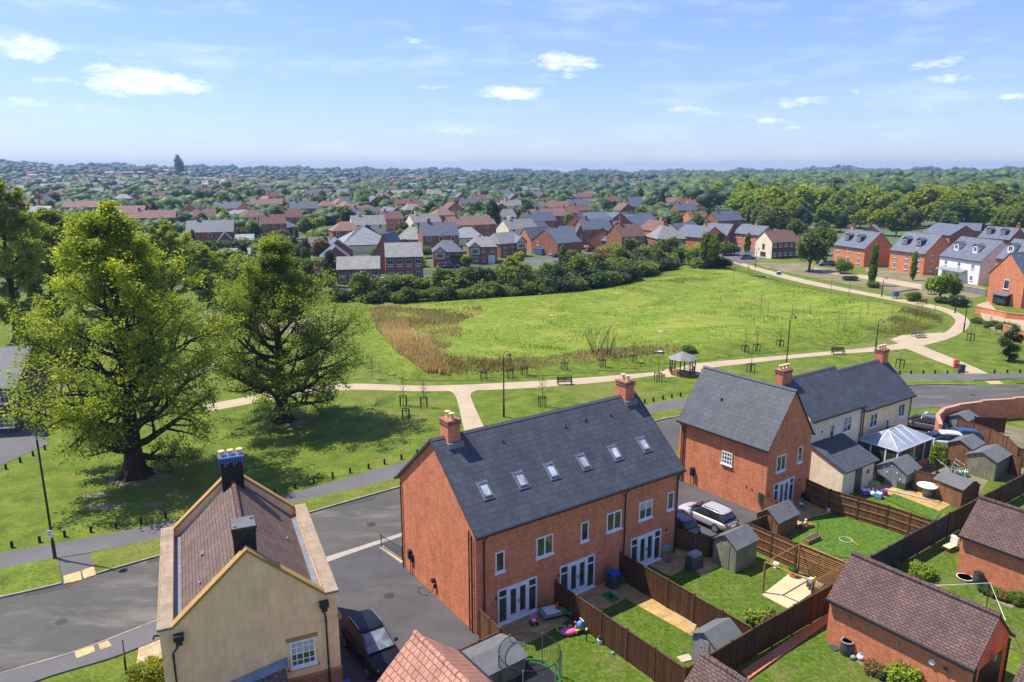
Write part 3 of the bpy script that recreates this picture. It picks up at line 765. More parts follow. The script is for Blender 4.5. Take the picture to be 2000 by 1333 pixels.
def add_chimney(root, x, y, z0, z1, w, d, mat='brick', pots=2, pot='pot_cream', flash=True, cap='brick_dark'):
    g = MB(); g.box(x - w / 2, x + w / 2, y - d / 2, y + d / 2, z0, z1 - .28)
    o = g.build('chimney', M[mat], root)
    c = MB(); c.box(x - w / 2 - .05, x + w / 2 + .05, y - d / 2 - .05, y + d / 2 + .05, z1 - .278, z1 - .2)
    c.box(x - w / 2 - .02, x + w / 2 + .02, y - d / 2 - .02, y + d / 2 + .02, z1 - .198, z1 - .09)
    c.box(x - w / 2 - .07, x + w / 2 + .07, y - d / 2 - .07, y + d / 2 + .07, z1 - .088, z1); c.build('chimney_cap', M[cap], o)
    for k in range(pots):
        t = (k - (pots - 1) / 2) * .45; p = MB()
        px, py = (x + t, y) if w >= d else (x, y + t)
        p.lathe((px, py), [(.15, z1 + .0), (.13, z1 + .1), (.12, z1 + .28), (.17, z1 + .32), (.17, z1 + .38), (.11, z1 + .4)], 12)
        p.build('chimney_pot', M[pot], o, smooth=False)
    return o
def roof_pt(L, D, he, hr, s, t, off=.135):
    """point on the front slope of a 'u' roof: s along, t up from the eaves 0..1; returns matrix with z = outward normal"""
    k = math.atan2(hr - he, D / 2); y = t * D / 2; z = he + t * (hr - he)
    return Matrix.Translation((s, y, z)) @ Matrix.Rotation(k, 4, 'X') @ Matrix.Translation((0, 0, off))
def add_rooflight(root, T, w=.56, h=.94):
    f = MB(T); t = .07
    f.box(-w / 2, w / 2, -h / 2, -h / 2 + t, -.02, .09).box(-w / 2, w / 2, h / 2 - .13, h / 2, -.02, .12).box(-w / 2, -w / 2 + t, -h / 2 + t, h / 2 - .13, -.02, .09).box(w / 2 - t, w / 2, -h / 2 + t, h / 2 - .13, -.02, .09)
    o = f.build('roof_window', M['lead'], root)
    g = MB(T); g.box(-w / 2 + t * .8, w / 2 - t * .8, -h / 2 + t * .8, h / 2 - .1, -.01, .065); g.build('pane', M['sky_glass'], o)
    q = MB(T); q.box(-w / 2 - .09, w / 2 + .09, -h / 2 - .16, -h / 2 - .001, -.01, .025).box(-w / 2 - .09, -w / 2 - .001, -h / 2, h / 2 + .08, -.01, .02).box(w / 2 + .001, w / 2 + .09, -h / 2, h / 2 + .08, -.01, .02); q.build('flashing', M['lead'], o)
def wallgrid(root, W, L, he, rows, cols, w=.95, h=1.15, z0=.95, dz=2.65, nx=2, ny=1, sur=None, skip=(), margin=.0, glass='glass_far'):
    for r in range(rows):
        for c in range(cols):
            if (r, c) in skip: continue
            s = margin + (L - 2 * margin) * (c + .5) / cols
            z = z0 + r * dz
            if z + h > he - .08: z = he - h - .12
            add_window(root, W, s, z, w, h, nx, ny, True, glass, 'whitef', .075, .06, sur)
def add_dormer(root, T, w=1.1, h=1.15, mat='white_wall', roof='slate_far'):
    """T: point on the slope, upright local frame"""
    d = MB(T); d.box(-w / 2, w / 2, -.55, 1.2, -.3, h); o = d.build('dormer', M[mat], root)
    r = MB(T); oh = .15
    V = []
    for y in (-.72, 1.35): V += [(-w / 2 - oh, y, h - .1), (0, y, h + .5), (w / 2 + oh, y, h - .1), (w / 2 + oh, y, h + .0), (0, y, h + .6), (-w / 2 - oh, y, h + .0)]
    F = [(0, 1, 4, 5), (1, 2, 3, 4), (11, 10, 7, 6), (10, 9, 8, 7), (5, 4, 10, 11), (4, 3, 9, 10), (6, 7, 1, 0), (7, 8, 2, 1), (0, 5, 11, 6), (8, 9, 3, 2)]
    F = [f[::-1] for f in F]
    r.add(V, F); r.add([(-w / 2, -.55, h), (w / 2, -.55, h), (0, -.55, h + .5), (-w / 2, 1, h), (w / 2, 1, h), (0, 1, h + .5)], [(0, 1, 2), (3, 5, 4), (0, 2, 5, 3), (2, 1, 4, 5)]); r.build('dormer_roof', M[roof], o)
    f = MB(T); a = w * .33
    for (x0, x1, z0, z1) in ((-a, a, .1, .18), (-a, a, h - .2, h - .12), (-a, -a + .07, .18, h - .2), (a - .07, a, .18, h - .2), (-.03, .03, .18, h - .2)): f.box(x0, x1, -.60, -.54, z0, z1)
    f.build('window', M['whitef'], o)
    g = MB(T); g.box(-a + .04, a - .04, -.57, -.53, .12, h - .15); g.build('pane', M['glass_far'], o)
    return o
def house_from_px(name, label, cat, xl, yl, xr, yr, ye, yrg, D, axis, wall, roof, group=None, hip=0, rows=2, cols=3, gut=True, sidewin=False, chim=None, w=.95, h=1.15, sur=None, zb=0, dz=2.6, nx=2, ny=1, skip=(), z0=.95):
    A = G(xl, yl); B = G(xr, yr); th = math.atan2(B.y - A.y, B.x - A.x); L = (B - A).length
    he = height_at(A.x, A.y, ye)
    c, s = math.cos(th), math.sin(th)
    if axis == 'u': mx, my = A.x - s * D / 2, A.y + c * D / 2
    else: mx, my = (A.x + B.x) / 2, (A.y + B.y) / 2
    hr = height_at(mx, my, yrg)
    he = max(he, 2.0); hr = max(hr, he + .8)
    t = thing(name, label, cat, (A.x, A.y, 0), th, group)
    gable_walls(t, L, D, he, hr, axis, M[wall])
    if hip:   # cut the gables: a hipped roof sits on level walls
        t.children[0].data.vertices[3].co.z = he; t.children[0].data.vertices[8].co.z = he
    rf = gable_roof(t, L, D, he, hr, axis, M[roof], .25, .12, .14, True, hip)
    if rows and cols: wallgrid(t, frame_M(0, 0, 0), L, he, rows, cols, w, h, z0, dz, nx, ny, sur, skip)
    if gut:
        k = (hr - he) / ((D if axis == 'u' else L) / 2)
        if axis == 'u': add_gutter(t, -.1, L + .1, -.3, he - .25 * k)
        else: add_gutter(t, -.1, D + .1, -.3, he - .25 * k, 'v'); 
    if sidewin: wallgrid(t, frame_M(L, 0, 90), D, he, rows, 1 if D < 9 else 2, w, h, z0, dz, nx, ny, sur)
    if chim:
        for u in chim:
            if axis == 'u': add_chimney(t, L * u, D / 2, hr - .8, hr + 1.3, .9, .6, wall if 'brick' in wall else 'brick_far', 2, 'terracotta')
            else: add_chimney(t, L / 2, D * u, hr - .8, hr + 1.3, .6, .9, wall if 'brick' in wall else 'brick_far', 2, 'terracotta')
    return t, L, he, hr
# ---------------------------------------------------------------- the terrace in the middle
L, D, HE, HR = 15.7, 8.95, 6.2, 9.97
t = thing('terraced_houses', 'long orange brick terrace with six roof windows in its slate roof', 'terraced house', (-1.96, 35.92, 0), R(34.9))
TH_C = t
gable_walls(t, L, D, HE, HR, 'u', M['brick'])
rf = gable_roof(t, L, D, HE, HR, 'u', M['slate'], .32, .16, .10, True, ridge_mat=M['ridge'])
F0 = frame_M(0, 0, 0)
for x in (-.17, L + .13):      # thin dark verge strips along the gables
    vg = MB()
    for sgn in (0, 1):
        y0 = -.3 if sgn == 0 else D + .3; k = (HR - HE) / (D / 2)
        vg.add([(x, y0, HE - .3 * k - .03), (x + .05, y0, HE - .3 * k - .03), (x + .05, D / 2, HR - .03), (x, D / 2, HR - .03), (x, y0, HE - .3 * k + .15), (x + .05, y0, HE - .3 * k + .15), (x + .05, D / 2, HR + .15), (x, D / 2, HR + .15)],
               [(3, 2, 1, 0), (4, 5, 6, 7), (0, 1, 5, 4), (1, 2, 6, 5), (2, 3, 7, 6), (3, 0, 4, 7)])
    vg.build('verge_strip', M['slate'], rf)
for (s, w, nx) in ((1.55, .6, 1), (4.65, 1.2, 2), (7.65, .6, 1), (10.0, 1.2, 2), (12.7, 1.15, 2), (14.95, .58, 1)):
    add_window(t, F0, s, 3.35, w, 1.22, nx, curtain=(s == 12.7))
for s in (2.75, 7.15, 12.85): add_patio_door(t, F0, s)
add_gutter(t, -.2, L + .2, -.38, HE - .22)
add_gutter(t, -.2, L + .2, D + .38, HE - .22)
add_downpipe(t, .5, -.08, HE - .25, 0, off=(0, -.28)); add_downpipe(t, 10.9, -.08, HE - .25, 0, off=(0, -.28)); add_downpipe(t, L - .15, -.08, HE - .25, 0, off=(0, -.28))
for y in (.25, D - .25): add_downpipe(t, -.08, y, HE - .35, 0)
add_downpipe(t, -.08, .55, HE - .1, 0, 'timber_dark')
for (x, s) in ((1.15, 0), (L - .8, 1)):
    add_chimney(t, x, D / 2, HR - 1.1, HR + 1.1, .8, .95, 'brick', 2, 'pot_cream', cap='brick_red')
    T = MB(); T.box(x - .5, x + .5, D / 2 - .75, D / 2 + .75, HR - .5, HR - .18); T.build('flashing', M['lead'], t.children[-1])
for s in (1.62, 4.05, 6.3, 8.75, 11.35, 13.85):
    add_rooflight(t, roof_pt(L, D, HE, HR, s, .36, .115))
for (s, q, r_) in ((4.15, .80, .05), (8.9, .79, .06), (10.6, .81, .06), (12.7, .80, .06)):
    P_ = roof_pt(L, D, HE, HR, s, q, .1).translation; v = MB(); v.lathe((P_.x, P_.y), [(r_ * 1.8, P_.z - .05), (r_ * 1.5, P_.z + .08), (r_, P_.z + .1), (r_ * .9, P_.z + .2)], 10); v.build('roof_vent', M['brick_dark'], t)
for (s, z, r_) in ((1.3, 1.75, .09), (5.75, 1.7, .09), (14.75, 1.95, .09), (14.75, 1.55, .05), (5.9, .35, .05)):
    v = MB(frame_M(s, 0, 0, z)); v.tube([(0, -.05, 0), (0, .02, 0)], r_, 12); v.build('wall_vent', M['brick_dark'], t)
W = frame_M(0, D, -90)
v = MB(W); v.box(1.15, 1.42, -.22, .01, 1.1, 1.7).box(1.42, 1.6, -.14, .01, .95, 1.5); o = v.build('charging_point', M['black'], t, bevel=.03)
v = MB(W); v.tube([(1.28, -.08, 1.1), (1.28, -.08, 0)], .025, 6); v.tube([(1.5, -.06, 1), (1.5, -.06, 0)], .02, 6); v.build('cable', M['timber_dark'], o)
v = MB(W); v.tube([(4.3, -.2, 1.05), (4.3, .01, 1.05)], .15, 12); v.box(4.34, 4.5, -.15, .01, .62, .82); o = v.build('charging_point', M['black'], t)
v = MB(W); v.tube([(4.35, -.08, .8), (4.2, -.12, .3), (4.0, -.5, .03), (3.4, -.7, .03), (3.0, -.4, .03), (3.2, -.15, .03), (3.9, -.1, .03)], .02, 6); v.build('cable', M['black'], o)

# ---------------------------------------------------------------- the gable-fronted brick house
L, D, HE, HR = 5.48, 8.26, 5.41, 9.13
t = thing('brick_house', 'orange brick house with one small white window high in its left wall', 'house', (18.64, 50.27, 0), R(36.9))
gable_walls(t, L, D, HE, HR, 'v', M['brick'])
rf = gable_roof(t, L, D, HE, HR, 'v', M['slate'], .28, .12, .10, True, ridge_mat=M['ridge'])
add_window(t, F0, 1.62, 3.15, 1.15, 1.25, 2, 1); add_window(t, F0, 4.05, 3.25, .58, 1.25, 1, 1)
add_patio_door(t, F0, 2.25, 2.6)
W = frame_M(0, D, -90)
add_window(t, W, 4.75, 2.9, .95, 1.0, 4, 3, True, bars=.06)
add_gutter(t, -.1, D + .1, -.36, HE - .26, 'v'); add_gutter(t, -.1, D + .1, L + .36, HE - .26, 'v')
add_downpipe(t, -.08, D - .3, HE - .3, 0, 'timber_dark', off=(-.25, 0)); add_downpipe(t, -.07, D - .55, HE - .3, 0)
v = MB(W); v.box(1.45, 1.75, -.3, .01, .95, 1.6); o = v.build('charging_point', M['black'], t, bevel=.04)
v = MB(W); v.tube([(1.5, -.15, .95), (1.5, -.15, 0)], .03, 6); v.build('post', M['black'], o)
for (s, z) in ((4.35, 1.75), (4.1, 1.25), (.3, 1.45)):
    v = MB(frame_M(s, 0, 0, z)); v.tube([(0, -.05, 0), (0, .02, 0)], .09, 12); v.build('wall_vent', M['brick_dark'], t)
for (s, z) in ((6.6, 1.75), (7.1, 1.7)):
    v = MB(W @ Matrix.Translation((s, 0, z))); v.tube([(0, -.05, 0), (0, .02, 0)], .07, 12); v.build('wall_vent', M['brick_dark'], t)
v = MB(); v.lathe((1.3, 5.4), [(.09, 7.1), (.06, 7.3), (.06, 7.5), (.09, 7.52)], 10); v.build('roof_vent', M['brick_dark'], t)
v = MB(W); v.box(7.75, 8.0, -.12, .01, .9, 1.7); v.build('meter_box', M['p_dgrey'], t)

# ---------------------------------------------------------------- rendered pair
L, D, HE, HR = 7.4, 5.9, 5.63, 8.11
t = thing('rendered_house', 'pale cream rendered house with a slate-roofed lean-to, between brick gable and buff house', 'house', (23.8, 55.8, 0), R(34.4))
gable_walls(t, L, D, HE, HR, 'u', M['render_w'])
gable_roof(t, L, D, HE, HR, 'u', M['slate'], .3, .05, .10, True, ridge_mat=M['ridge'])
add_window(t, F0, 5.25, 3.5, 1.2, 1.3, 2, 2); add_window(t, F0, 3.1, 3.4, .6, 1.2, 1, 1)
add_gutter(t, -.1, L, -.36, HE - .2); add_downpipe(t, L - .1, -.08, HE - .2, 0)
add_chimney(t, .2, D / 2, HR - 1, HR + .95, 1.2, .75, 'brick', 3, 'pot_cream', cap='brick_red')
v = MB(frame_M(1.7, 0, 0, 4.2)); v.tube([(0, -.05, 0), (0, .02, 0)], .09, 12); v.build('wall_vent', M['brick_dark'], t)
# lean-to: monopitch roof rising to the wall
ext = MB(); ex0, ex1, ed = .2, 4.55, 3.1
ext.add([(ex0, -ed, -.3), (ex1, -ed, -.3), (ex1, -.01, -.3), (ex0, -.01, -.3), (ex0, -ed, 2.2), (ex1, -ed, 2.2), (ex1, -.01, 3.35), (ex0, -.01, 3.35)], [(3, 2, 1, 0), (4, 5, 6, 7), (0, 1, 5, 4), (1, 2, 6, 5), (2, 3, 7, 6), (3, 0, 4, 7)])
e_ = ext.build('extension', M['render_w'], t)
r_ = MB(); r_.add([(ex0 - .15, -ed - .3, 2.1), (ex1 + .2, -ed - .3, 2.1), (ex1 + .2, -.01, 3.37), (ex0 - .15, -.01, 3.37), (ex0 - .15, -ed - .3, 2.22), (ex1 + .2, -ed - .3, 2.22), (ex1 + .2, -.01, 3.5), (ex0 - .15, -.01, 3.5)], [(3, 2, 1, 0), (4, 5, 6, 7), (0, 1, 5, 4), (1, 2, 6, 5), (2, 3, 7, 6), (3, 0, 4, 7)])
r_.build('extension_roof', M['slate'], e_)
d_ = MB(); d_.box(1.9, 2.8, -ed - .05, -ed + .02, .05, 2.0); d_.build('door', M['p_dgrey'], e_)
d_ = MB(frame_M(3.7, -ed, 0, 1.35)); d_.tube([(0, -.04, 0), (0, .02, 0)], .2, 14); d_.build('round_light', M['lead'], e_)

L, D, HE, HR = 7.95, 5.96, 5.0, 7.57
t = thing('rendered_house', 'buff rendered house with slate roof and one end chimney, nearest the walled gardens', 'house', (30.19, 60.39, 0), R(34.4))
gable_walls(t, L, D, HE, HR, 'u', M['render_b'])
gable_roof(t, L, D, HE, HR, 'u', M['slate'], .3, .14, .10, True, ridge_mat=M['ridge'])
add_window(t, F0, 1.8, 2.95, 1.15, 1.25, 2, 2); add_window(t, F0, 6.35, 3.0, 1.1, 1.25, 2, 1); add_window(t, F0, 4.15, 2.05, .5, 1.15, 1, 2); add_window(t, F0, 6.6, .9, .6, 1.0, 1, 1)
add_gutter(t, 0, L + .1, -.36, HE - .2); add_downpipe(t, .12, -.08, HE - .2, 0); add_downpipe(t, L - .12, -.08, HE - .2, 0)
add_chimney(t, L - .5, D / 2, HR - 1, HR + 1.05, .95, .8, 'brick', 3, 'pot_cream', cap='brick_red')
# conservatory on the buff house
cm = MB(); x0, x1, dd = -.6, 4.9, 3.7
cm.box(x0, x1, -dd, -.01, -.1, .7); cv = cm.build('conservatory', M['brick'], t)
fr = MB()
for x in (x0, 1.95, 3.6, 5.25, x1 - .1): fr.box(x, x + .1, -dd - .01, -dd + .09, .7, 2.3)
for y in (-dd, -2.7, -1.4, -.15): fr.box(x1 - .1, x1 + .01, y, y + .1, .7, 2.3).box(x0 - .01, x0 + .1, y, y + .1, .7, 2.3)
fr.box(x0 - .05, x1 + .05, -dd - .05, -dd + .1, 2.3, 2.42).box(x1 - .1, x1 + .05, -dd, -.01, 2.3, 2.42).box(x0 - .05, x0 + .1, -dd, -.01, 2.3, 2.42)
ymid = -dd / 2; ra, rb = x0 + 1.6, x1 - 1.8
for a, b in (((x0, -dd, 2.4), (ra, ymid, 3.4)), ((x1, -dd, 2.4), (rb, ymid, 3.4)), ((ra, ymid, 3.4), (rb, ymid, 3.4)), ((x0, 0, 2.4), (ra, ymid, 3.4)), ((x1, 0, 2.4), (rb, ymid, 3.4)),
             ((ra, -dd, 2.4), (ra, ymid, 3.4)), ((rb, -dd, 2.4), (rb, ymid, 3.4)), (((ra + rb) / 2, -dd, 2.4), ((ra + rb) / 2, ymid, 3.4)), ((x0, ymid, 2.4), (ra, ymid, 3.4)), ((x1, ymid, 2.4), (rb, ymid, 3.4))): fr.tube([a, b], .03, 6)
fr.build('frame', M['white'], cv)
gl = MB()
gl.box(x0 + .03, x1 - .03, -dd + .03, -dd + .06, .7, 2.3).box(x1 - .06, x1 - .03, -dd + .06, -.01, .7, 2.3).box(x0 + .03, x0 + .06, -dd + .06, -.01, .7, 2.3); gl.build('pane', M['glass'], cv)
gr = MB(); V = [(x0 - .1, -dd - .1, 2.38), (x1 + .1, -dd - .1, 2.38), (x1 + .1, -.01, 2.38), (x0 - .1, -.01, 2.38), (ra, ymid, 3.38), (rb, ymid, 3.38)]
gr.add(V, [(0, 1, 5, 4), (1, 2, 5), (2, 3, 4, 5), (3, 0, 4), (3, 2, 1, 0)]); gr.build('glass_roof', M['conserv'], cv)

# ---------------------------------------------------------------- beige house in front
L, D, HE, HR = 7.37, 9.66, 6.3, 9.14
t = thing('rendered_house', 'beige rendered house with brown tiled roof, stone parapets and two dark chimneys', 'house', (-14.76, 27.26, 0), R(23.9))
m = .54                                        # width of the flat parapets
mb = MB(); z0 = -.3
pf = [(0, z0), (L, z0), (L, HE - .12), (L - m, HE - .12), (L / 2, HR - .12), (m, HE - .12), (0, HE - .12)]
for y0, y1 in ((0, .32), (D - .32, D)):
    V = [(x, y1, z) for x, z in pf] + [(x, y0, z) for x, z in pf]; n = 7
    mb.add(V, [tuple(range(n))[::-1], tuple(range(n, 2 * n))] + [(i, (i + 1) % n, n + (i + 1) % n, n + i) for i in range(n)])
mb.box(0, m, .32, D - .32, z0, HE - .12).box(L - m, L, .32, D - .32, z0, HE - .12)
mb.build('wall', M['render'], t)
pl = MB(); pl.box(4.95, L + .03, -.035, 0, -.3, 2.2); pl.build('plinth', M['brick_red'], t)
bd = MB(); bd.box(4.95, L + .05, -.06, 0, 2.202, 2.32); bd.build('string_course', M['verge'], t)
cp = MB()
for xa, xb in ((-.08, m + .0), (L - m, L + .08)): cp.box(xa, xb, -.08, D + .08, HE - .118, HE)
cp.build('coping', M['coping'], t)
for y0, y1 in ((-.09, .34), (D - .34, D + .09)):
    cg = MB()
    for sg in (0, 1):
        xa, xb = (m + .002, L / 2) if sg == 0 else (L - m - .002, L / 2)
        V = [(xa, y0, HE - .118), (xb, y0, HR - .118), (xb, y1, HR - .118), (xa, y1, HE - .118)]
        V += [(p[0], p[1], p[2] + .16) for p in V]
        F = [(0, 1, 2, 3), (7, 6, 5, 4), (0, 4, 5, 1), (1, 5, 6, 2), (2, 6, 7, 3), (3, 7, 4, 0)]
        if sg == 0: F = [f for f in F]
        else: F = [f[::-1] for f in F]
        cg.add(V, [f[::-1] for f in F] if sg == 0 else [f[::-1] for f in F])
    cg.build('gable_coping', M['verge'], t)
rb = MB(); z1 = HE - .42
xa0, xb0 = m + .28, L - m - .28; zr = HR - .42
V = [(xa0, .33, z1), (L / 2, .33, zr), (xb0, .33, z1), (xa0, D - .33, z1), (L / 2, D - .33, zr), (xb0, D - .33, z1), (L / 2, .33, z1 - .3), (L / 2, D - .33, z1 - .3)]
rb.add(V, [(0, 1, 4, 3), (1, 2, 5, 4), (0, 3, 7, 6), (2, 6, 7, 5)]); rb.v = rb.v
rf = rb.build('roof', M['tile_brown'], t)
for p in rf.data.polygons:
    pass
rd = MB()
for k in range(20):
    y = .75 + k * (D - 1.6) / 20; rd.tube([(L / 2, y, zr + .02), (L / 2, y + (D - 1.6) / 20 - .015, zr + .02)], .13, 10)
rd.build('ridge_tiles', M['tile_mauve'], rf)
gt = MB(); gt.box(m + .002, m + .3, .33, D - .33, z1 - .2, z1 + .02).box(L - m - .3, L - m - .002, .33, D - .33, z1 - .2, z1 + .02); gt.build('box_gutter', M['lead'], t)
fl = MB()
for y0, y1 in ((.342, .52), (D - .52, D - .342)):
    for sg in (0, 1):
        xa, xb = (xa0, L / 2) if sg == 0 else (xb0, L / 2)
        V = [(xa, y0, z1 + .004), (xb, y0, zr + .004), (xb, y1, zr + .004), (xa, y1, z1 + .004)]; V += [(p[0], p[1], p[2] + .05) for p in V]
        F = [(0, 1, 2, 3), (7, 6, 5, 4), (0, 4, 5, 1), (1, 5, 6, 2), (2, 6, 7, 3), (3, 7, 4, 0)]
        fl.add(V, [f[::-1] for f in F])
fl.build('flashing', M['lead'], t)
o = add_chimney(t, L / 2, 1.0, HR - 1.0, HR + .75, .92, .95, 'blackbrick', 0, cap='blackm')
k = MB(); k.box(L / 2 - .5, L / 2 + .5, .47, 1.53, HR + .752, HR + .80).box(L / 2 - .42, L / 2 - .28, .6, .72, HR + .802, HR + .84).box(L / 2 + .3, L / 2 + .44, 1.2, 1.4, HR + .802, HR + .86); k.build('lead_cap', M['felt'], o)
o = add_chimney(t, L / 2, D - .62, HR - 1.0, HR + .9, 1.1, .75, 'blackbrick', 3, 'pot_cream', cap='blackm')
k = MB(); k.box(L / 2 - .64, L / 2 + .64, D - 1.06, D - .18, HR + .902, HR + 1.0)
for i in range(9): k.box(L / 2 - .66 + i * .145, L / 2 - .56 + i * .145, D - 1.09, D - 1.062, HR + .62 + .12 * math.sin(i * 2.1), HR + .98)
k.build('blue_cover', M['p_tarp'], o)
for (x, y, s) in ((1.9, 4.6, .14), (5.9, 5.3, .07), (1.7, 2.2, .06)):
    zz = z1 + (min(x, L - x) - xa0) / (L / 2 - xa0) * (zr - z1)
    v = MB(); v.box(x - s * .6, x + s * .6, y - s * 1.4, y + s * 1.4, zz - .05, zz + .12); v.build('tile_vent', M['lead'], t, bevel=.03)
W = frame_M(0, 0, 0)
add_window(t, W, 5.7, 2.9, 1.12, 1.28, 4, 4, True, surround='verge', curtain=True)
for x in (.72, L - .62):
    h_ = MB(); h_.box(x - .2, x + .2, -.32, -.02, HE - .62, HE - .38).box(x - .13, x + .13, -.26, -.02, HE - .85, HE - .62); h_.build('hopper', M['black'], t)
    add_downpipe(t, x - .28 if x < 2 else x + .05, -.1, HE - .85, 0, off=(.2 if x < 2 else -.05, 0))
cb = MB(); cb.box(-.12, .02, -.14, .3, HE - 1.45, HE - 1.3).box(L - .02, L + .14, -.14, .3, HE - 1.45, HE - 1.3); cb.build('kneeler', M['verge'], t)
lm = MB(); lm.tube([(-.02, .7, HE - .75), (-.25, .7, HE - .7), (-.3, .7, HE - .85)], .05, 8); lm.build('wall_lamp', M['black'], t)
# the lean-to whose upper edge crosses the foot of the gable
lt = MB(); lt.add([(.9, -2.6, -.2), (4.9, -2.6, -.2), (4.9, -.04, -.2), (.9, -.04, -.2), (.9, -2.6, 1.9), (4.9, -2.6, 2.0), (4.9, -.04, 3.2), (.9, -.04, 2.3)], [(3, 2, 1, 0), (4, 5, 6, 7), (0, 1, 5, 4), (1, 2, 6, 5), (2, 3, 7, 6), (3, 0, 4, 7)])
e_ = lt.build('lean_to', M['tile_brown'], t)
lf = MB(); lf.add([(.8, -.30, 2.24), (5.0, -.30, 3.14), (5.0, -.065, 3.2), (.8, -.065, 2.3), (.8, -.30, 2.28), (5.0, -.30, 3.2), (5.0, -.065, 3.5), (.8, -.065, 2.6)], [(3, 2, 1, 0), (4, 5, 6, 7), (0, 1, 5, 4), (1, 2, 6, 5), (2, 3, 7, 6), (3, 0, 4, 7)]); lf.build('flashing', M['lead'], e_)

# ---------------------------------------------------------------- garages
def ridge_at(px, py, z, D, a=37):
    p = G(px, py, z); return p.x - math.cos(R(a)) * D / 2, p.y - math.sin(R(a)) * D / 2
def garage(label, x, y, th, L, D, he, hr, roof='tile_mauve', group='brick garages'):
    t = thing('brick_garage', label, 'garage', (x, y, 0), R(th), group)
    gable_walls(t, L, D, he, hr, 'u', M['brick'])
    gable_roof(t, L, D, he, hr, 'u', M[roof], .22, .1, .1, False)
    k = (hr - he) / (D / 2); rd = MB(); n = int((L + .2) / .45)
    for i in range(n):
        a = -.1 + (L + .2) * i / n; rd.tube([(a, D / 2, hr + .1), (a + (L + .2) / n - .02, D / 2, hr + .1)], .13 + .01 * (i % 2), 10)
    rd.build('ridge_tiles', M[roof], t.children[-1])
    add_gutter(t, -.15, L + .15, -.28, he - .12); add_gutter(t, -.15, L + .15, D + .28, he - .12)
    return t
t = garage('brick garage with mauve-brown tiles and an open dark doorway in its near end', 17.04, 35.32, -53.4, 7.09, 3.97, 2.75, 4.5)
d_ = MB(); d_.box(7.06, 7.12, .7, 3.3, -.1, 2.2); d_.build('garage_door_or_opening', M['black'], t)  # black panel stands for the shaded inside of the open doorway
add_downpipe(t, 7.15, .1, 2.6, 0); add_downpipe(t, 7.15, 3.9, 2.6, 0)
for (s, z, r_, c) in ((1.15, 2.1, .09, 'metal'), (3.7, 2.0, .07, 'metal'), (5.35, 1.95, .14, 'p_white'), (5.95, 1.9, .1, 'brick_dark')):
    v = MB(frame_M(s, 0, 0, z)); v.tube([(0, -.12, 0), (0, .02, 0)], r_, 12); v.build('wall_light' if c == 'metal' else 'wall_vent', M[c], t)
v = MB(); v.box(7.1, 7.3, 1.75, 2.0, 2.35, 2.6); v.build('security_light', M['metal'], t)
garage('brick garage with mauve-brown tiles at the right edge, beyond the charcoal fence', 28.3, 42.4, -53.4, 6.5, 4.2, 2.7, 4.45)
garage('garage cut off by the bottom right corner, only its roof showing', *ridge_at(2030, 1232, 4.4, 4.0), -53.4, 6, 4, 2.6, 4.3)
garage('garage with pink clay tiles beside the black car', *ridge_at(812, 1237, 4.4, 4.2), -53.0, 8, 4.2, 2.5, 4.3, 'tile_pink')
garage('garage roof of mauve tiles at the bottom edge, below the grey plastic shed', *ridge_at(1374, 1277, 4.0, 3.4), -53.0, 6, 3.4, 2.4, 3.85)
# ---------------------------------------------------------------- trees
def leaf_quads(r, C, size, upbias=.75, spread=1.0):
    """one bent leaf spray (two triangles) per centre"""
    n = len(C)
    d = r.normal(size=(n, 3)); d[:, 2] = np.abs(d[:, 2]) + upbias; d /= np.linalg.norm(d, axis=1)[:, None]
    a = np.cross(d, r.normal(size=(n, 3))); a /= np.linalg.norm(a, axis=1)[:, None] + 1e-9
    b = np.cross(d, a)
    s = (size * r.uniform(.6, 1.35, n))[:, None]
    V = np.stack([C - a * s * .5, C + b * s * .32 + d * s * .08, C + a * s * .5, C - b * s * .32 + d * s * .08], 1).reshape(-1, 3)
    return V, np.arange(4 * n).reshape(-1, 4)
class Limbs:
    def __init__(s): s.V = []; s.F = []; s.n = 0
    def tube(s, pts, rad, k=6):
        pts = np.asarray(pts, float); m = len(pts)
        T = np.gradient(pts, axis=0); T /= np.linalg.norm(T, axis=1)[:, None] + 1e-9
        ref = np.array([1., 0, 0]) if abs(T[0, 0]) < .8 else np.array([0, 1., 0])
        A = ref - T * (T @ ref)[:, None]; A /= np.linalg.norm(A, axis=1)[:, None] + 1e-9
        B = np.cross(T, A); q = np.arange(k) * 2 * math.pi / k
        ring = pts[:, None, :] + (A[:, None, :] * np.cos(q)[None, :, None] + B[:, None, :] * np.sin(q)[None, :, None]) * np.asarray(rad)[:, None, None]
        s.V.append(ring.reshape(-1, 3))
        i = np.arange(m - 1)[:, None] * k; j = np.arange(k)[None, :]; j2 = (j + 1) % k
        s.F.append((np.stack([i + j, i + j2, i + k + j2, i + k + j], -1).reshape(-1, 4)) + s.n); s.n += m * k
    def mesh(s, name, mat, parent): return np_mesh(name, np.concatenate(s.V), np.concatenate(s.F), mat, parent, smooth=True)
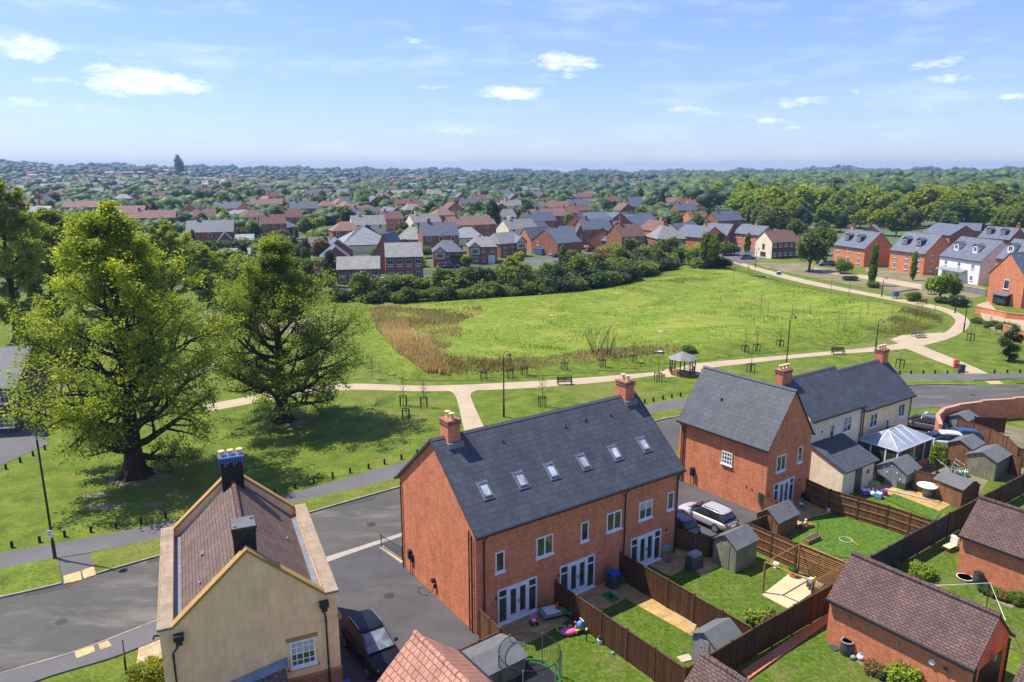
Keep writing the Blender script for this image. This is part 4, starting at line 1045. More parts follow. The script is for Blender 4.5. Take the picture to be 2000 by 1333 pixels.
def big_tree(name, label, cat, loc, H, prof, rad, nlimb, leaf_mat, seed, per=13, lsize=.3, lean=0, fork=2, group=None, trunk_mat='bark'):
    """prof: list of (height fraction, radius) of the crown's outline"""
    r = np.random.default_rng(seed)
    t = thing(name, label, cat, loc, 0, group); lb = Limbs(); C = []; CR = []
    pz = [p[0] for p in prof]; pr = [p[1] for p in prof]
    def R_(z): return float(np.interp(z / H, pz, pr))
    zs = np.linspace(0, .97, 15) * H
    wob = np.cumsum(r.normal(0, .035 * H / 15, (15, 2)), 0); wob[:2] *= .2
    trunk = np.column_stack([wob[:, 0] + lean * zs, wob[:, 1], zs])
    trad = rad * np.maximum(1 - (zs / (H * .99)) ** .72, .03); trad[0] *= 1.35
    lb.tube(trunk, trad, 12)
    for k in range(7):       # buttress roots
        a = k * .9 + r.uniform(0, .4); lb.tube([(math.cos(a) * rad * .6, math.sin(a) * rad * .6, .9), (math.cos(a) * rad * 1.2, math.sin(a) * rad * 1.2, .25), (math.cos(a) * rad * 1.9, math.sin(a) * rad * 1.9, -.1)], [rad * .4, rad * .3, rad * .1], 6)
    def bough(p0, d0, ln, r0, depth):
        m = 8 if depth == 0 else 6; pts = [np.array(p0)]; d = np.array(d0, float)
        for i in range(m - 1):
            up = (.10 if depth == 0 else .04) * (1 if i < m * .6 else -.4)
            d = d + r.normal(0, .13 + .05 * depth, 3) + np.array([0, 0, up]); d /= np.linalg.norm(d)
            pts.append(pts[-1] + d * ln / (m - 1))
        pts = np.array(pts); rr = r0 * (1 - np.linspace(0, .93, m)); lb.tube(pts, rr, 7 if depth == 0 else 5 if depth == 1 else 3)
        if depth < 2:
            n = (9 if depth == 0 else 6)
            for j in range(n):
                f = (.22 + .78 * (j + r.uniform(0, .8)) / n); f = min(f, .99); i = f * (m - 1); i0 = int(i); p = pts[i0] * (1 - (i - i0)) + pts[min(i0 + 1, m - 1)] * (i - i0)
                dd = pts[min(i0 + 1, m - 1)] - pts[i0 - 1 if i0 else 0]; dd /= np.linalg.norm(dd) + 1e-9
                side = np.cross(dd, r.normal(size=3)); side /= np.linalg.norm(side) + 1e-9
                nd = dd * .55 + side * .85 + np.array([0, 0, .12]); nd /= np.linalg.norm(nd)
                bough(p, nd, ln * (.42 if depth == 0 else .40) * r.uniform(.7, 1.25) * (1.15 - .4 * f), rr[i0] * .5 + .008, depth + 1)
        else:
            for q in pts[2:]: C.append(q); CR.append(.16 * ln + .16)
        if depth == 1:
            for q in pts[3:]: C.append(q); CR.append(.42)
    ga = 2.399
    for k in range(nlimb):
        f = (k + .5) / nlimb
        z0 = H * (.075 + .83 * f ** 1.02) + r.uniform(-.3, .3)
        a = k * ga + r.uniform(-.3, .3)
        i = np.interp(z0, zs, np.arange(15)); i0 = int(i); p = trunk[i0] * (1 - (i - i0)) + trunk[min(i0 + 1, 14)] * (i - i0)
        rise = .02 + 1.1 * f ** 1.2 + r.uniform(-.12, .12)
        d = np.array([math.cos(a), math.sin(a), rise]); d /= np.linalg.norm(d)
        zt = min(z0 + rise * R_(z0) * .8, H * .98); ln = R_(zt) / max(math.hypot(d[0], d[1]), .3) * r.uniform(.82, 1.12)
        bough(p, d, max(ln, .7), float(np.interp(z0, zs, trad)) * .48 + .03, 0)
    C = np.array(C); CR = np.array(CR)
    n = per; P = np.repeat(C, n, 0) + r.normal(0, 1, (len(C) * n, 3)) * np.repeat(CR, n)[:, None] * np.array([1, 1, .7])
    base = .5 + .30 * np.sin(P[:, 0] * 1.1 + 2 * np.sin(P[:, 2] * .8)) * np.cos(P[:, 1] * .9 + P[:, 2] * .7)
    V, F = leaf_quads(r, P, lsize)
    lb.mesh('trunk', M[trunk_mat], t)
    np_mesh('crown', V, F, M[leaf_mat], t, attr=np.clip(base + r.normal(0, .2, len(P)), 0, 1))
    return t
p1 = [(0, 2), (.08, 6.6), (.2, 8.3), (.38, 8.2), (.52, 7.7), (.64, 6.9), (.73, 5.5), (.83, 3.7), (.92, 2.5), (1, .6)]
big_tree('deciduous_tree', 'largest lime-green tree with a thick dark trunk, left of the tiled beige house', 'tree', tuple(G(265, 930)), 23.3, [(a_, b_ * .93) for a_, b_ in p1], .85, 54, 'leaf_a', 11, 7, .215)
p2 = [(0, 2), (.1, 6.2), (.2, 8.6), (.35, 8.7), (.5, 7.6), (.62, 5.9), (.72, 4.2), (.80, 2.8), (.93, 1.8), (1, .4)]
big_tree('deciduous_tree', 'second large tree, forking dark boughs over the bright field edge, right of the largest tree', 'tree', tuple(G(553, 822)), 19.4, p2, .78, 46, 'leaf_b', 23, 7, .22)
p3 = [(0, .5), (.25, 3.5), (.45, 5.2), (.6, 5.4), (.75, 4.2), (.9, 2.4), (1, .5)]
tall = big_tree('tall_tree', 'tall tree with a bare lower trunk at the left edge above the brick house', 'tree', tuple(G(36, 668)), 24.5, p3, .6, 30, 'leaf_a', 31, 7, .32, group='tall trees behind the largest tree')
for (px, py, ty, sc, rz, lab) in ((108, 640, 388, 1.0, 1.5, 'tall tree left of the largest tree, its top breaking the row of roofs'), (345, 640, 414, .8, 2.9, 'tall thin tree showing above the right shoulder of the largest tree'),
                                (60, 585, 392, .9, 5.1, 'tall tree between the left edge tree and the largest tree, farther off'), (158, 610, 405, .85, .2, 'tall tree close behind the left shoulder of the largest tree'), (410, 600, 470, .8, 3.3, 'shorter tall tree in the gap between the two largest trees'),
 (-25, 600, 385, 1.0, 4.2, 'tall tree cut by the left edge, behind the left edge tree'), (225, 600, 425, .9, .7, 'tall tree half hidden behind the crown of the largest tree')):
    c = copy_tree(tall); c.location = G(px, py); H_ = height_at(c.location.x, c.location.y, ty); c.scale = (sc, sc, H_ / 25.5); c.rotation_euler.z = rz; c['label'] = lab

# bushy crowns for the middle distance: lumps of leaf sprays round a dark heart
import bmesh
def ico(sub=1):
    bm = bmesh.new(); bmesh.ops.create_icosphere(bm, subdivisions=sub, radius=1); V = np.array([v.co[:] for v in bm.verts]); F = np.array([[v.index for v in f.verts] for f in bm.faces]); bm.free(); return V, F
IV, IF = ico(2); IV1, IF1 = ico(1)
def crown_mesh(kind, seed, leaves=2600, lsize=.09):
    """crown in a unit frame: height 1, half width about .5; returns mesh"""
    r = np.random.default_rng(seed); V = []; F = []; A = []; nv = 0
    lobes = []
    if kind == 'round':
        for k in range(17):
            d = r.normal(size=3); d /= np.linalg.norm(d); q = r.uniform(.15, 1) ** .5
            lobes.append((d * q * np.array([.30, .30, .27]) + np.array([0, 0, .57]), r.uniform(.13, .22)))
    elif kind == 'bush':
        for k in range(14):
            a = r.uniform(0, 6.28); q = r.uniform(.1, 1) ** .5
            lobes.append((np.array([math.cos(a) * q * .42, math.sin(a) * q * .42, r.uniform(.22, .68 - .2 * q)]), r.uniform(.18, .30)))
    elif kind == 'cone':
        for k in range(22):
            z = .1 + .86 * k / 22; w = .34 * (1 - z) ** .8; a = k * 2.4
            lobes.append((np.array([math.cos(a) * w * .7, math.sin(a) * w * .7, z]), max(.05, w * .62 + .03)))
    elif kind == 'tall':
        for k in range(18):
            z = .12 + .8 * k / 18; w = .24 * math.sin(math.pi * (z * .8 + .15)); a = k * 2.4
            lobes.append((np.array([math.cos(a) * w * .6, math.sin(a) * w * .6, z]), r.uniform(.08, .13)))
    vol = np.array([l[1] ** 2 for l in lobes]); cnt = (leaves * vol / vol.sum()).astype(int)
    for (c, rad), n in zip(lobes, cnt):
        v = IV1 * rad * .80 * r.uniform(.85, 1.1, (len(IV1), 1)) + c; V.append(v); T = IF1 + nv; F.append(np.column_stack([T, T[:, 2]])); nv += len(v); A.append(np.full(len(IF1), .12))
    for (c, rad), n in zip(lobes, cnt):
        d = r.normal(size=(n, 3)); d[:, 2] += .25; d /= np.linalg.norm(d, axis=1)[:, None]
        P = c + d * rad * r.uniform(.75, 1.15, (n, 1)); q, f = leaf_quads(r, P, lsize * (.6 + rad * 2)); V.append(q); F.append(f + nv); nv += len(q)
        A.append(np.clip(.5 + r.normal(0, .12) + r.normal(0, .18, n), 0, 1))
    V = np.concatenate(V); F = np.concatenate(F); A = np.concatenate(A)
    return V, F, A
def make_proto(kind, seed, mat, leaves, lsize, trunk=True):
    V, F, A = crown_mesh(kind, seed, leaves, lsize)
    # triangles were stored as degenerate quads: split them off
    tri = F[:, 2] == F[:, 3]
    me = bpy.data.meshes.new('crown'); faces = [tuple(f[:3]) if k else tuple(f) for f, k in zip(F.tolist(), tri)]
    me.from_pydata(V.tolist(), [], faces); a = me.attributes.new('rnd', 'FLOAT', 'FACE'); a.data.foreach_set('value', A.astype(np.float32)); me.materials.append(M[mat])
    lb = MB(); lb.tube([(0, 0, -.05), (.01, 0, .2), (0, .01, .5)], [.035, .026, .012], 6)
    lb.tube([(0, 0, .15), (.12, .05, .42)], [.018, .006], 5).tube([(0, 0, .2), (-.1, -.08, .45)], [.016, .006], 5)
    tm = lb.build('trunk', M['bark_far']); tme = tm.data; bpy.data.objects.remove(tm)
    return me, tme
PROTO = {}
def proto(kind, seed, mat, leaves=1500, lsize=.10):
    k = (kind, seed, mat)
    if k not in PROTO: PROTO[k] = make_proto(kind, seed, mat, leaves, lsize)
    return PROTO[k]
def bush_tree(name, label, x, y, h, w, kind, seed, mat, group=None, cat='tree', z=None, leaves=1500, lsize=.10, parts=True, rz=None):
    cm, tm = proto(kind, seed, mat, leaves, lsize)
    z = float(terr(x, y)) if z is None else z
    rz = random.uniform(0, 6.28) if rz is None else rz
    if not parts:
        o = bpy.data.objects.new(name, cm); col.objects.link(o); o.location = (x, y, z - .02 * h); o.rotation_euler.z = rz; o.scale = (w, w, h); tag(o, label, cat, group); return o
    t = thing(name, label, cat, (x, y, z), rz, group); t.scale = (w, w, h)
    c = bpy.data.objects.new('crown', cm); col.objects.link(c); c.parent = t
    k = bpy.data.objects.new('trunk', tm); col.objects.link(k); k.parent = t
    return t
# ---------------------------------------------------------------- houses beyond the park
H = house_from_px
def lab_house(a): return a
mid = [
 # name, label, xl,yl,xr,yr, eave, ridge, depth, axis, wall, roof, kw
 ('apartment_block', 'three-storey brick flats with grey roof above the hedge, tallest block there', 'flats', 755, 552, 827, 550, 503, 476, 9, 'u', 'brick_far', 'slate_grey', dict(rows=3, cols=4, w=1.2, h=1.5, z0=.8, dz=2.75)),
 ('apartment_block', 'low brick flats with wide grey roof, left of the three-storey flats', 'flats', 659, 556, 743, 554, 527, 503, 8, 'u', 'brick_far', 'slate_grey', dict(rows=2, cols=4, w=1.4, h=1.3, z0=.5, dz=2.2)),
 ('brick_house', 'brick gable rising behind the gap between the two blocks of flats', 'house', 731, 535, 772, 536, 497, 458, 9, 'v', 'brick_far', 'slate_far', dict(rows=0)),
 ('brick_house', 'brick gable end just left of the low flats', 'house', 628, 536, 686, 534, 508, 484, 10, 'v', 'brick_far', 'slate_far', dict(rows=0)),
 ('brick_house', 'ochre brick gable behind the gable left of the low flats', 'house', 632, 514, 690, 512, 492, 470, 10, 'v', 'brick_far', 'slate_far', dict(rows=0)),
 ('brick_house', 'small house with white-framed dormer, leftmost of the group by the flats', 'house', 604, 500, 646, 499, 484, 464, 7, 'u', 'brick_far', 'slate_far', dict(rows=1, cols=3, z0=1)),
 ('large_hall', 'low building with a huge pale hipped roof behind the flats', 'hall', 668, 498, 772, 494, 480, 441, 16, 'u', 'render_w', 'slate_pale', dict(rows=0, hip=9)),
 ('hipped_house', 'house with broad grey-brown hipped roof right of the pale hall', 'house', 772, 482, 832, 482, 468, 444, 10, 'u', 'brick_far', 'slate_grey', dict(rows=1, cols=3, hip=4)),
 ('hipped_house', 'pale-roofed hipped house above the first mock-Tudor house', 'house', 820, 487, 872, 486, 470, 444, 10, 'u', 'render_w', 'slate_pale', dict(rows=1, cols=3, hip=4)),
 ('hipped_house', 'pale-roofed hipped house in front of the long brick terrace', 'house', 884, 482, 946, 481, 465, 445, 9, 'u', 'render_w', 'slate_pale', dict(rows=1, cols=3, hip=4)),
 ('terraced_houses', 'long brick terrace with three wide windows under a blue-grey roof by the dark tree', 'terraced house', 911, 468, 970, 466, 441, 430, 7, 'u', 'brick_far', 'slate_far', dict(rows=2, cols=3, z0=.6, dz=2.5)),
 ('brick_house', 'small brick house with blue-grey roof left of the long terrace', 'house', 865, 460, 894, 460, 444, 433, 7, 'u', 'brick_far', 'slate_far', dict(rows=2, cols=2, z0=.4)),
 ('hipped_house', 'house with faded red hipped roof behind the grey-brown roof', 'house', 799, 456, 834, 456, 444, 432, 9, 'u', 'white_wall', 'tile_red', dict(rows=1, cols=2, hip=3)),
 ('tudor_house', 'mock-Tudor house with charcoal roof, first to the right of the flats', 'house', 847, 522, 904, 521, 493, 471, 8, 'u', 'brick_far', 'slate_far', dict(rows=2, cols=3, hip=2.6, z0=.6)),
 ('tudor_house', 'mock-Tudor house with brown roof and white garage door', 'house', 917, 516, 971, 515, 483, 464, 8, 'u', 'brick_far', 'slate_grey', dict(rows=2, cols=3, hip=2.2, z0=.6)),
 ('tudor_house', 'mock-Tudor house with timbered gable on its right, beside the tall brick gable', 'house', 978, 505, 1026, 500, 477, 457, 8, 'u', 'brick_far', 'slate_grey', dict(rows=2, cols=3, hip=1, z0=.6)),
 ('brick_house', 'brick gable house with blue bay window and pale roof slope, by the estate road', 'house', 1038, 496, 1089, 503, 470, 449, 9.5, 'v', 'brick_far', 'slate_far', dict(rows=2, cols=2, skip=((1, 1),), z0=.7)),
 ('brick_house', 'orange brick gable behind the third mock-Tudor house', 'house', 1009, 484, 1038, 488, 470, 446, 9.5, 'v', 'brick', 'slate_far', dict(rows=0)),
 ('brick_house', 'small brick gable peeping over the orange gable', 'house', 1016, 466, 1040, 468, 448, 436, 10, 'v', 'brick', 'slate_far', dict(rows=0)),
 ('weatherboard_house', 'white-fronted house with dark blue roof at the end of the estate road', 'house', 1099, 489, 1126, 488, 460, 443, 7, 'u', 'white_wall', 'slate_far', dict(rows=2, cols=2, z0=.4)),
 ('brick_house', 'narrow brick house with a tall white window', 'house', 1126, 488, 1140, 488, 455, 440, 7, 'v', 'brick_far', 'slate_far', dict(rows=2, cols=1)),
 ('brick_house', 'brick gable house with one small oval window and pale left slope', 'house', 1150, 487, 1203, 490, 461, 446, 9.5, 'v', 'brick_far', 'slate_far', dict(rows=1, cols=1, z0=3.4, w=.9)),
 ('brick_house', 'brick gable house with blue-grey left slope above the round bush', 'house', 1222, 496, 1271, 488, 474, 454, 9, 'v', 'brick_far', 'slate_far', dict(rows=2, cols=2, skip=((0, 0), (1, 0)), z0=.5, sidewin=False)),
 ('terraced_houses', 'tall brick house behind with steep roof and small white gable', 'house', 1130, 465, 1143, 470, 428, 416, 9, 'v', 'brick_far', 'slate_far', dict(rows=1, cols=1, z0=6)),
 ('terraced_houses', 'long brick range behind the oval-window house', 'terraced house', 1143, 470, 1196, 462, 436, 418, 8, 'u', 'brick_far', 'slate_far', dict(rows=0)),
 ('brick_house', 'brick house with pale left slope behind, level with the dark green shed', 'house', 1196, 452, 1222, 450, 427, 417, 9, 'v', 'brick_far', 'slate_far', dict(rows=0)),
 ('hipped_house', 'house with brown-grey pyramid roof between two brick gables', 'house', 1187, 476, 1210, 474, 457, 440, 8, 'u', 'brick_far', 'slate_grey', dict(rows=0, hip=3.6)),
 ('terraced_houses', 'terrace with blue-grey roof seen over the pyramid roof', 'terraced house', 1177, 462, 1235, 458, 448, 435, 8, 'u', 'brick_far', 'slate_far', dict(rows=0, chim=(.8,))),
 ('terraced_houses', 'terrace with teal-grey roof in front of the distant car park', 'terraced house', 1222, 444, 1262, 444, 432, 420, 8, 'u', 'brick_far', 'slate_far', dict(rows=1, cols=3)),
 ('brick_house', 'house whose long grey slope climbs to the right behind the blue roof', 'house', 1240, 462, 1282, 448, 440, 426, 8, 'u', 'brick_far', 'slate_far', dict(rows=0)),
 ('brick_house', 'house with deep blue roof beside the big grey hipped roof', 'house', 1251, 470, 1284, 466, 454, 439, 8, 'u', 'render', 'slate_far', dict(rows=0)),
 ('hipped_house', 'square brick house with big pale grey hipped roof and white sash windows', 'house', 1283, 497, 1338, 496, 467, 440, 10, 'u', 'brick_far', 'slate_grey', dict(rows=2, cols=4, hip=3.2, z0=.8, chim=(.45,))),
 ('terraced_houses', 'grey-roofed wing joining the hipped house to the ivy-covered gable', 'terraced house', 1330, 480, 1372, 474, 455, 438, 8, 'u', 'brick_far', 'slate_far', dict(rows=0)),
 ('brick_house', 'brick gable partly covered in ivy above the tree at the field corner', 'house', 1370, 497, 1414, 492, 465, 444, 11, 'v', 'brick', 'slate_far', dict(rows=2, cols=1, z0=.8, chim=(.3,))),
 ('brick_house', 'house with plain blue-grey slope beside the semi-detached pair', 'house', 1418, 484, 1440, 479, 461, 439, 9.5, 'v', 'brick_far', 'slate_far', dict(rows=0)),
 ('semi_detached_houses', 'orange brick semi-detached pair with a shared chimney at the road bend', 'house', 1430, 482, 1481, 488, 455, 439, 8, 'u', 'brick', 'slate_far', dict(rows=2, cols=5, z0=.6, chim=(.55,), skip=((1, 3), (0, 2)))),
 ('timbered_house', 'cream-gabled house with red-brown tiled roof and dark timber front', 'house', 1506, 506, 1559, 503, 474, 453, 7, 'u', 'render_w', 'tile_red', dict(rows=2, cols=5, w=1.1, h=1.0, z0=.7)),
 ('detached_house', 'brick house with two dark dormers and a chimney, left of the three dormered houses', 'house', 1626, 512, 1686, 522, 478, 449, 9, 'u', 'brick', 'slate_far', dict(rows=2, cols=3, sur='stone', z0=.8, w=.9, h=1.3, chim=(.12,))),
 ('detached_house', 'brick house with two dark dormers, middle of the three dormered houses', 'house', 1735, 528, 1802, 538, 488, 454, 9.5, 'u', 'brick', 'slate_far', dict(rows=2, cols=3, sur='stone', z0=.8, w=.9, h=1.3, sidewin=True)),
 ('detached_house', 'bright white house with two dormers, right of the brick dormered houses', 'house', 1831, 543, 1909, 558, 499, 463, 10, 'u', 'white_wall', 'slate_far', dict(rows=2, cols=3, sur=None, z0=.8, w=.8, h=1.1)),
 ('detached_house', 'brick house with one white dormer between the white house and the gabled corner house', 'house', 1937, 565, 1992, 574, 504, 468, 9, 'u', 'brick', 'slate_far', dict(rows=2, cols=2, z0=.8)),
 ('detached_house', 'house with long dark purple-blue roof behind the dormered houses', 'house', 1798, 482, 1852, 490, 454, 436, 10, 'u', 'brick_red', 'slate_far', dict(rows=0)),
 ('detached_house', 'house with small dormers in a dark roof above the white house', 'house', 1905, 500, 1966, 506, 464, 443, 9, 'u', 'brick_red', 'slate_far', dict(rows=0, chim=(.95,))),
 ('detached_house', 'house with pale eaves behind the leftmost dormered house', 'house', 1676, 468, 1722, 470, 456, 441, 9, 'v', 'brick_red', 'slate_grey', dict(rows=0)),
 ('detached_house', 'small roof between the purple roof and the white dormers', 'house', 1868, 470, 1912, 472, 450, 436, 9, 'u', 'brick_red', 'slate_far', dict(rows=0)),
 ('detached_house', 'house with dark roof at the right edge below the wood', 'house', 1962, 478, 2040, 486, 461, 448, 9, 'u', 'brick_red', 'slate_far', dict(rows=0)),
 ('brick_house', 'ochre gable with purple-blue roof at the left, between the two large trees', 'house', 428, 494, 456, 493, 472, 456, 9, 'v', 'brick_far', 'slate_far', dict(rows=1, cols=1)),
 ('terraced_houses', 'orange terrace with pale roof right of the ochre gable', 'terraced house', 460, 490, 497, 489, 470, 459, 8, 'u', 'brick', 'slate_pale', dict(rows=1, cols=4)),
 ('detached_house', 'dark-windowed house with blue roof above the second large tree', 'house', 556, 462, 582, 458, 446, 436, 9, 'u', 'brick_dark', 'slate_far', dict(rows=1, cols=2)),
 ('large_hall', 'long low grey roof behind the thin tall tree', 'hall', 380, 468, 442, 466, 455, 436, 10, 'u', 'render_w', 'slate_far', dict(rows=0)),
 ('large_hall', 'small pale grey roof right of the long low roof', 'hall', 422, 448, 452, 447, 441, 434, 9, 'u', 'render_w', 'slate_far', dict(rows=0)),
 ('detached_house', 'green-grey roofed house between the largest tree and the ochre gable', 'house', 372, 524, 424, 522, 503, 484, 10, 'u', 'brick_far', 'slate_grey', dict(rows=0)),
 ('detached_house', 'grey roofed house low between the two large trees', 'house', 430, 520, 490, 518, 500, 487, 9, 'u', 'brick_far', 'slate_grey', dict(rows=1, cols=3)),
 ('detached_house', 'brick bungalow behind the second large tree, level with the low flats', 'house', 500, 528, 560, 527, 510, 494, 9, 'u', 'brick_far', 'slate_grey', dict(rows=0)),
]
built = []
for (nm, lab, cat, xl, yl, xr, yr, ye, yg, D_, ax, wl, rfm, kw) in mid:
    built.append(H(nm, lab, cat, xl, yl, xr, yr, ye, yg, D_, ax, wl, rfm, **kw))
def find(lab): return next(b for b in built if lab in b[0]['label'])
# front gables and timbers of the mock-Tudor houses
for key, frac, w_ in (('charcoal roof, first', .22, .40), ('brown roof and white', .2, .36), ('timbered gable on its right', .78, .42)):
    t, L_, he, hr = find(key); g0 = L_ * (frac - w_ / 2); g1 = L_ * (frac + w_ / 2); mb = MB(); gh = (g1 - g0) * .42
    pf = [(g0, -.2), (g1, -.2), (g1, he), ((g0 + g1) / 2, he + gh), (g0, he)]
    V = [(x, 3.0, z) for x, z in pf] + [(x, -.6, z) for x, z in pf]
    mb.add(V, [(0, 1, 2, 3, 4)[::-1][::-1], (5, 6, 7, 8, 9)] + [(i, (i + 1) % 5, 5 + (i + 1) % 5, 5 + i) for i in range(5)]); mb.f[0] = mb.f[0][::-1]; mb.f[0] = mb.f[0][::-1]
    mb.build('gable_bay', M['brick_far'], t)
    r_ = MB(); mx = (g0 + g1) / 2
    for s_, xe in ((-1, g0 - .25), (1, g1 + .25)):
        ze = he - .1; V = [(xe, -.85, ze), (mx, -.85, he + gh + .06), (mx, 3.2, he + gh + .06), (xe, 3.2, ze)]; V += [(p[0], p[1], p[2] + .12) for p in V]
        F = [(0, 1, 2, 3), (7, 6, 5, 4), (0, 4, 5, 1), (1, 5, 6, 2), (2, 6, 7, 3), (3, 7, 4, 0)]; F = F if s_ > 0 else [f[::-1] for f in F]; r_.add(V, [f[::-1] for f in F])
    r_.build('bay_roof', M['slate_far'], t)
    p_ = MB(); p_.add([(g0 + .1, -.62, he * .52), (g1 - .1, -.62, he * .52), (g1 - .1, -.62, he), (mx, -.62, he + gh - .12), (g0 + .1, -.62, he), (g0 + .1, -.6, he * .52), (g1 - .1, -.6, he * .52), (g1 - .1, -.6, he), (mx, -.6, he + gh - .12), (g0 + .1, -.6, he)], [(0, 1, 2, 3, 4), (9, 8, 7, 6, 5)] + [((i + 1) % 5, i, 5 + i, 5 + (i + 1) % 5) for i in range(5)])
    pn = p_.build('infill_panel', M['render_w'], t)
    b_ = MB(); n_ = 6
    for k in range(n_ + 1):
        x = g0 + .1 + (g1 - g0 - .2) * k / n_; top = he + gh * (1 - abs(x - mx) / ((g1 - g0) / 2)) - .05; b_.box(x - .07, x + .07, -.66, -.625, he * .52, top)
    b_.box(g0, g1, -.67, -.63, he * .50, he * .54).box(g0, g1, -.67, -.63, he - .08, he + .08); b_.build('timbers', M['timber_dark'], pn)
    add_window(t, frame_M(0, -.62, 0), mx, he * .62, (g1 - g0) * .5, 1.1, 3, 1, True, 'glass_far', 'whitef'); add_window(t, frame_M(0, -.6, 0), mx, .8, (g1 - g0) * .6, 1.2, 4, 1, True, 'glass_far', 'whitef')
t, L_, he, hr = find('white garage door'); mb = MB(); mb.box(L_ * .68, L_ * .92, -.3, 0, 0, 2.3); mb.build('garage_door_or_opening', M['white_wall'], t)
t, L_, he, hr = find('charcoal roof, first'); mb = MB(); mb.box(L_ * .55, L_ * .95, -.25, 0, 2.4, 2.9); mb.build('porch_beam', M['timber_dark'], t)
mb = MB(); mb.box(L_ * .57, L_ * .93, -.1, 0, 0, 2.3); mb.build('garage_door_or_opening', M['brick_dark'], t)
t, L_, he, hr = find('blue bay window'); mb = MB(); mb.box(L_ * .2, L_ * .5, -1.0, 0, .2, 2.0); mb.build('bay_window', M['p_tarp'], t)
t, L_, he, hr = find('white-fronted'); mb = MB(); mb.box(-.02, L_ + .02, -.08, 0, -.1, he * .42); mb.build('lower_wall', M['brick_dark'], t)
t, L_, he, hr = find('dark timber front'); mb = MB(); mb.box(.05, L_ - .05, -.1, -.001, -.1, he - .15); mb.build('timber_front', M['brick_dark'], t)
for c in t.children:
    if c.name.startswith('window'): c.location.y = -.1
add_window(t, frame_M(0, 7, -90), 3.5, 2.6, .9, 1.4, 2, 2, True, 'glass_far', 'timber_dark'); add_window(t, frame_M(0, 7, -90), 3.5, .6, 2.2, 1.1, 2, 1, True, 'glass_far', 'timber_dark')
# dormers on the houses to the right
def slope(t, L_, D_, he, hr, s, f): return Matrix.Translation((s, D_ / 2 * f, he + (hr - he) * f))
for key, D_, fs, mt in (('left of the three dormered', 9, (.28, .66), 'p_dgrey'), ('middle of the three', 9.5, (.28, .68), 'p_dgrey'), ('bright white house', 10, (.24, .7), 'white_wall'), ('one white dormer', 9, (.3,), 'white_wall'), ('small dormers in a dark', 9, (.25, .7), 'p_dgrey'), ('white-framed dormer', 7, (.5,), 'white_wall')):
    t, L_, he, hr = find(key)
    for f in fs: add_dormer(t, slope(t, L_, D_, he, hr, L_ * f, .40), 1.35, 1.25, mt)
t, L_, he, hr = find('bright white house'); mb = MB(); mb.add([(.8, -1.6, 2.35), (L_ * .72, -1.6, 2.35), (L_ * .72, -.01, 2.9), (.8, -.01, 2.9), (.8, -1.6, 2.45), (L_ * .72, -1.6, 2.45), (L_ * .72, -.01, 3.0), (.8, -.01, 3.0)], [(3, 2, 1, 0), (4, 5, 6, 7), (0, 1, 5, 4), (1, 2, 6, 5), (2, 3, 7, 6), (3, 0, 4, 7)])
mb.box(.9, 1.0, -1.5, -1.4, 0, 2.36).box(L_ * .7 - .1, L_ * .7, -1.5, -1.4, 0, 2.36).box(L_ * .4, L_ * .4 + .1, -1.5, -1.4, 0, 2.36); mb.build('veranda', M['slate_pale'], t)
# ivy on the field-corner gable
t, L_, he, hr = find('covered in ivy'); r_ = np.random.default_rng(3); n_ = 2600
x_ = np.concatenate([r_.normal(L_ * .32, L_ * .13, n_ // 2), r_.normal(L_ * .78, L_ * .1, n_ // 2)]); z_ = r_.uniform(0, he * 1.15, n_); P_ = np.column_stack([x_, np.full(n_, -.12) + r_.normal(0, .06, n_), z_]); P_ = P_[(x_ > 0) & (x_ < L_)]
V_, F_ = leaf_quads(r_, P_, .38); np_mesh('ivy', V_, F_, M['leaf_green'], t, attr=r_.uniform(0, 1, len(P_)))
# the gabled corner house at the right edge with its bay and garden walls
A = G(1926, 590); B_ = G(1993, 603)
t, L_, he, hr = H('brick_house', 'brick gabled house with arched window and dark bay at the right edge', 'house', 1926, 590, 1993, 603, 532, 495, 11, 'v', 'brick', 'slate_far', rows=0)
add_window(t, frame_M(0, 0, 0), L_ * .52, 3.1, 1.15, 1.7, 1, 1, True, 'glass_far', 'whitef', surround='stone')
mb = MB(); mb.box(L_ * .3, L_ * .68, -1.0, 0, .2, 1.9); o = mb.build('bay_window', M['blackm'], t)
mb = MB(); mb.box(L_ * .34, L_ * .5, -1.03, -1.0, .5, 1.6).box(L_ * .52, L_ * .65, -1.03, -1.0, .5, 1.6); mb.build('pane', M['glass_far'], o)
mb = MB(); mb.add([(L_ * .26, -1.3, 1.9), (L_ * .72, -1.3, 1.9), (L_ * .72, -.01, 2.35), (L_ * .26, -.01, 2.35), (L_ * .26, -1.3, 2.0), (L_ * .72, -1.3, 2.0), (L_ * .72, -.01, 2.45), (L_ * .26, -.01, 2.45)], [(3, 2, 1, 0), (4, 5, 6, 7), (0, 1, 5, 4), (1, 2, 6, 5), (2, 3, 7, 6), (3, 0, 4, 7)]); mb.build('bay_roof', M['slate_far'], o)
# house at the left edge
t = thing('brick_house', 'brick house with white cottage windows at the left edge, beside the driveway', 'house', (*G(-62, 850)[:2], 0), R(11))
L_, D_, he, hr = 4.7, 9.0, 4.6, 7.5
gable_walls(t, L_, D_, he, hr, 'u', M['brick_dark']); gable_roof(t, L_, D_, he, hr, 'u', M['slate'], .3, .2, .12)
W = frame_M(0, 0, 0)
add_window(t, W, 3.5, 3.0, 1.1, 1.2, 3, 2, True); add_window(t, W, 3.3, .55, 1.7, 1.3, 4, 3, True); add_gutter(t, -.1, L_ + .1, -.36, he - .2)
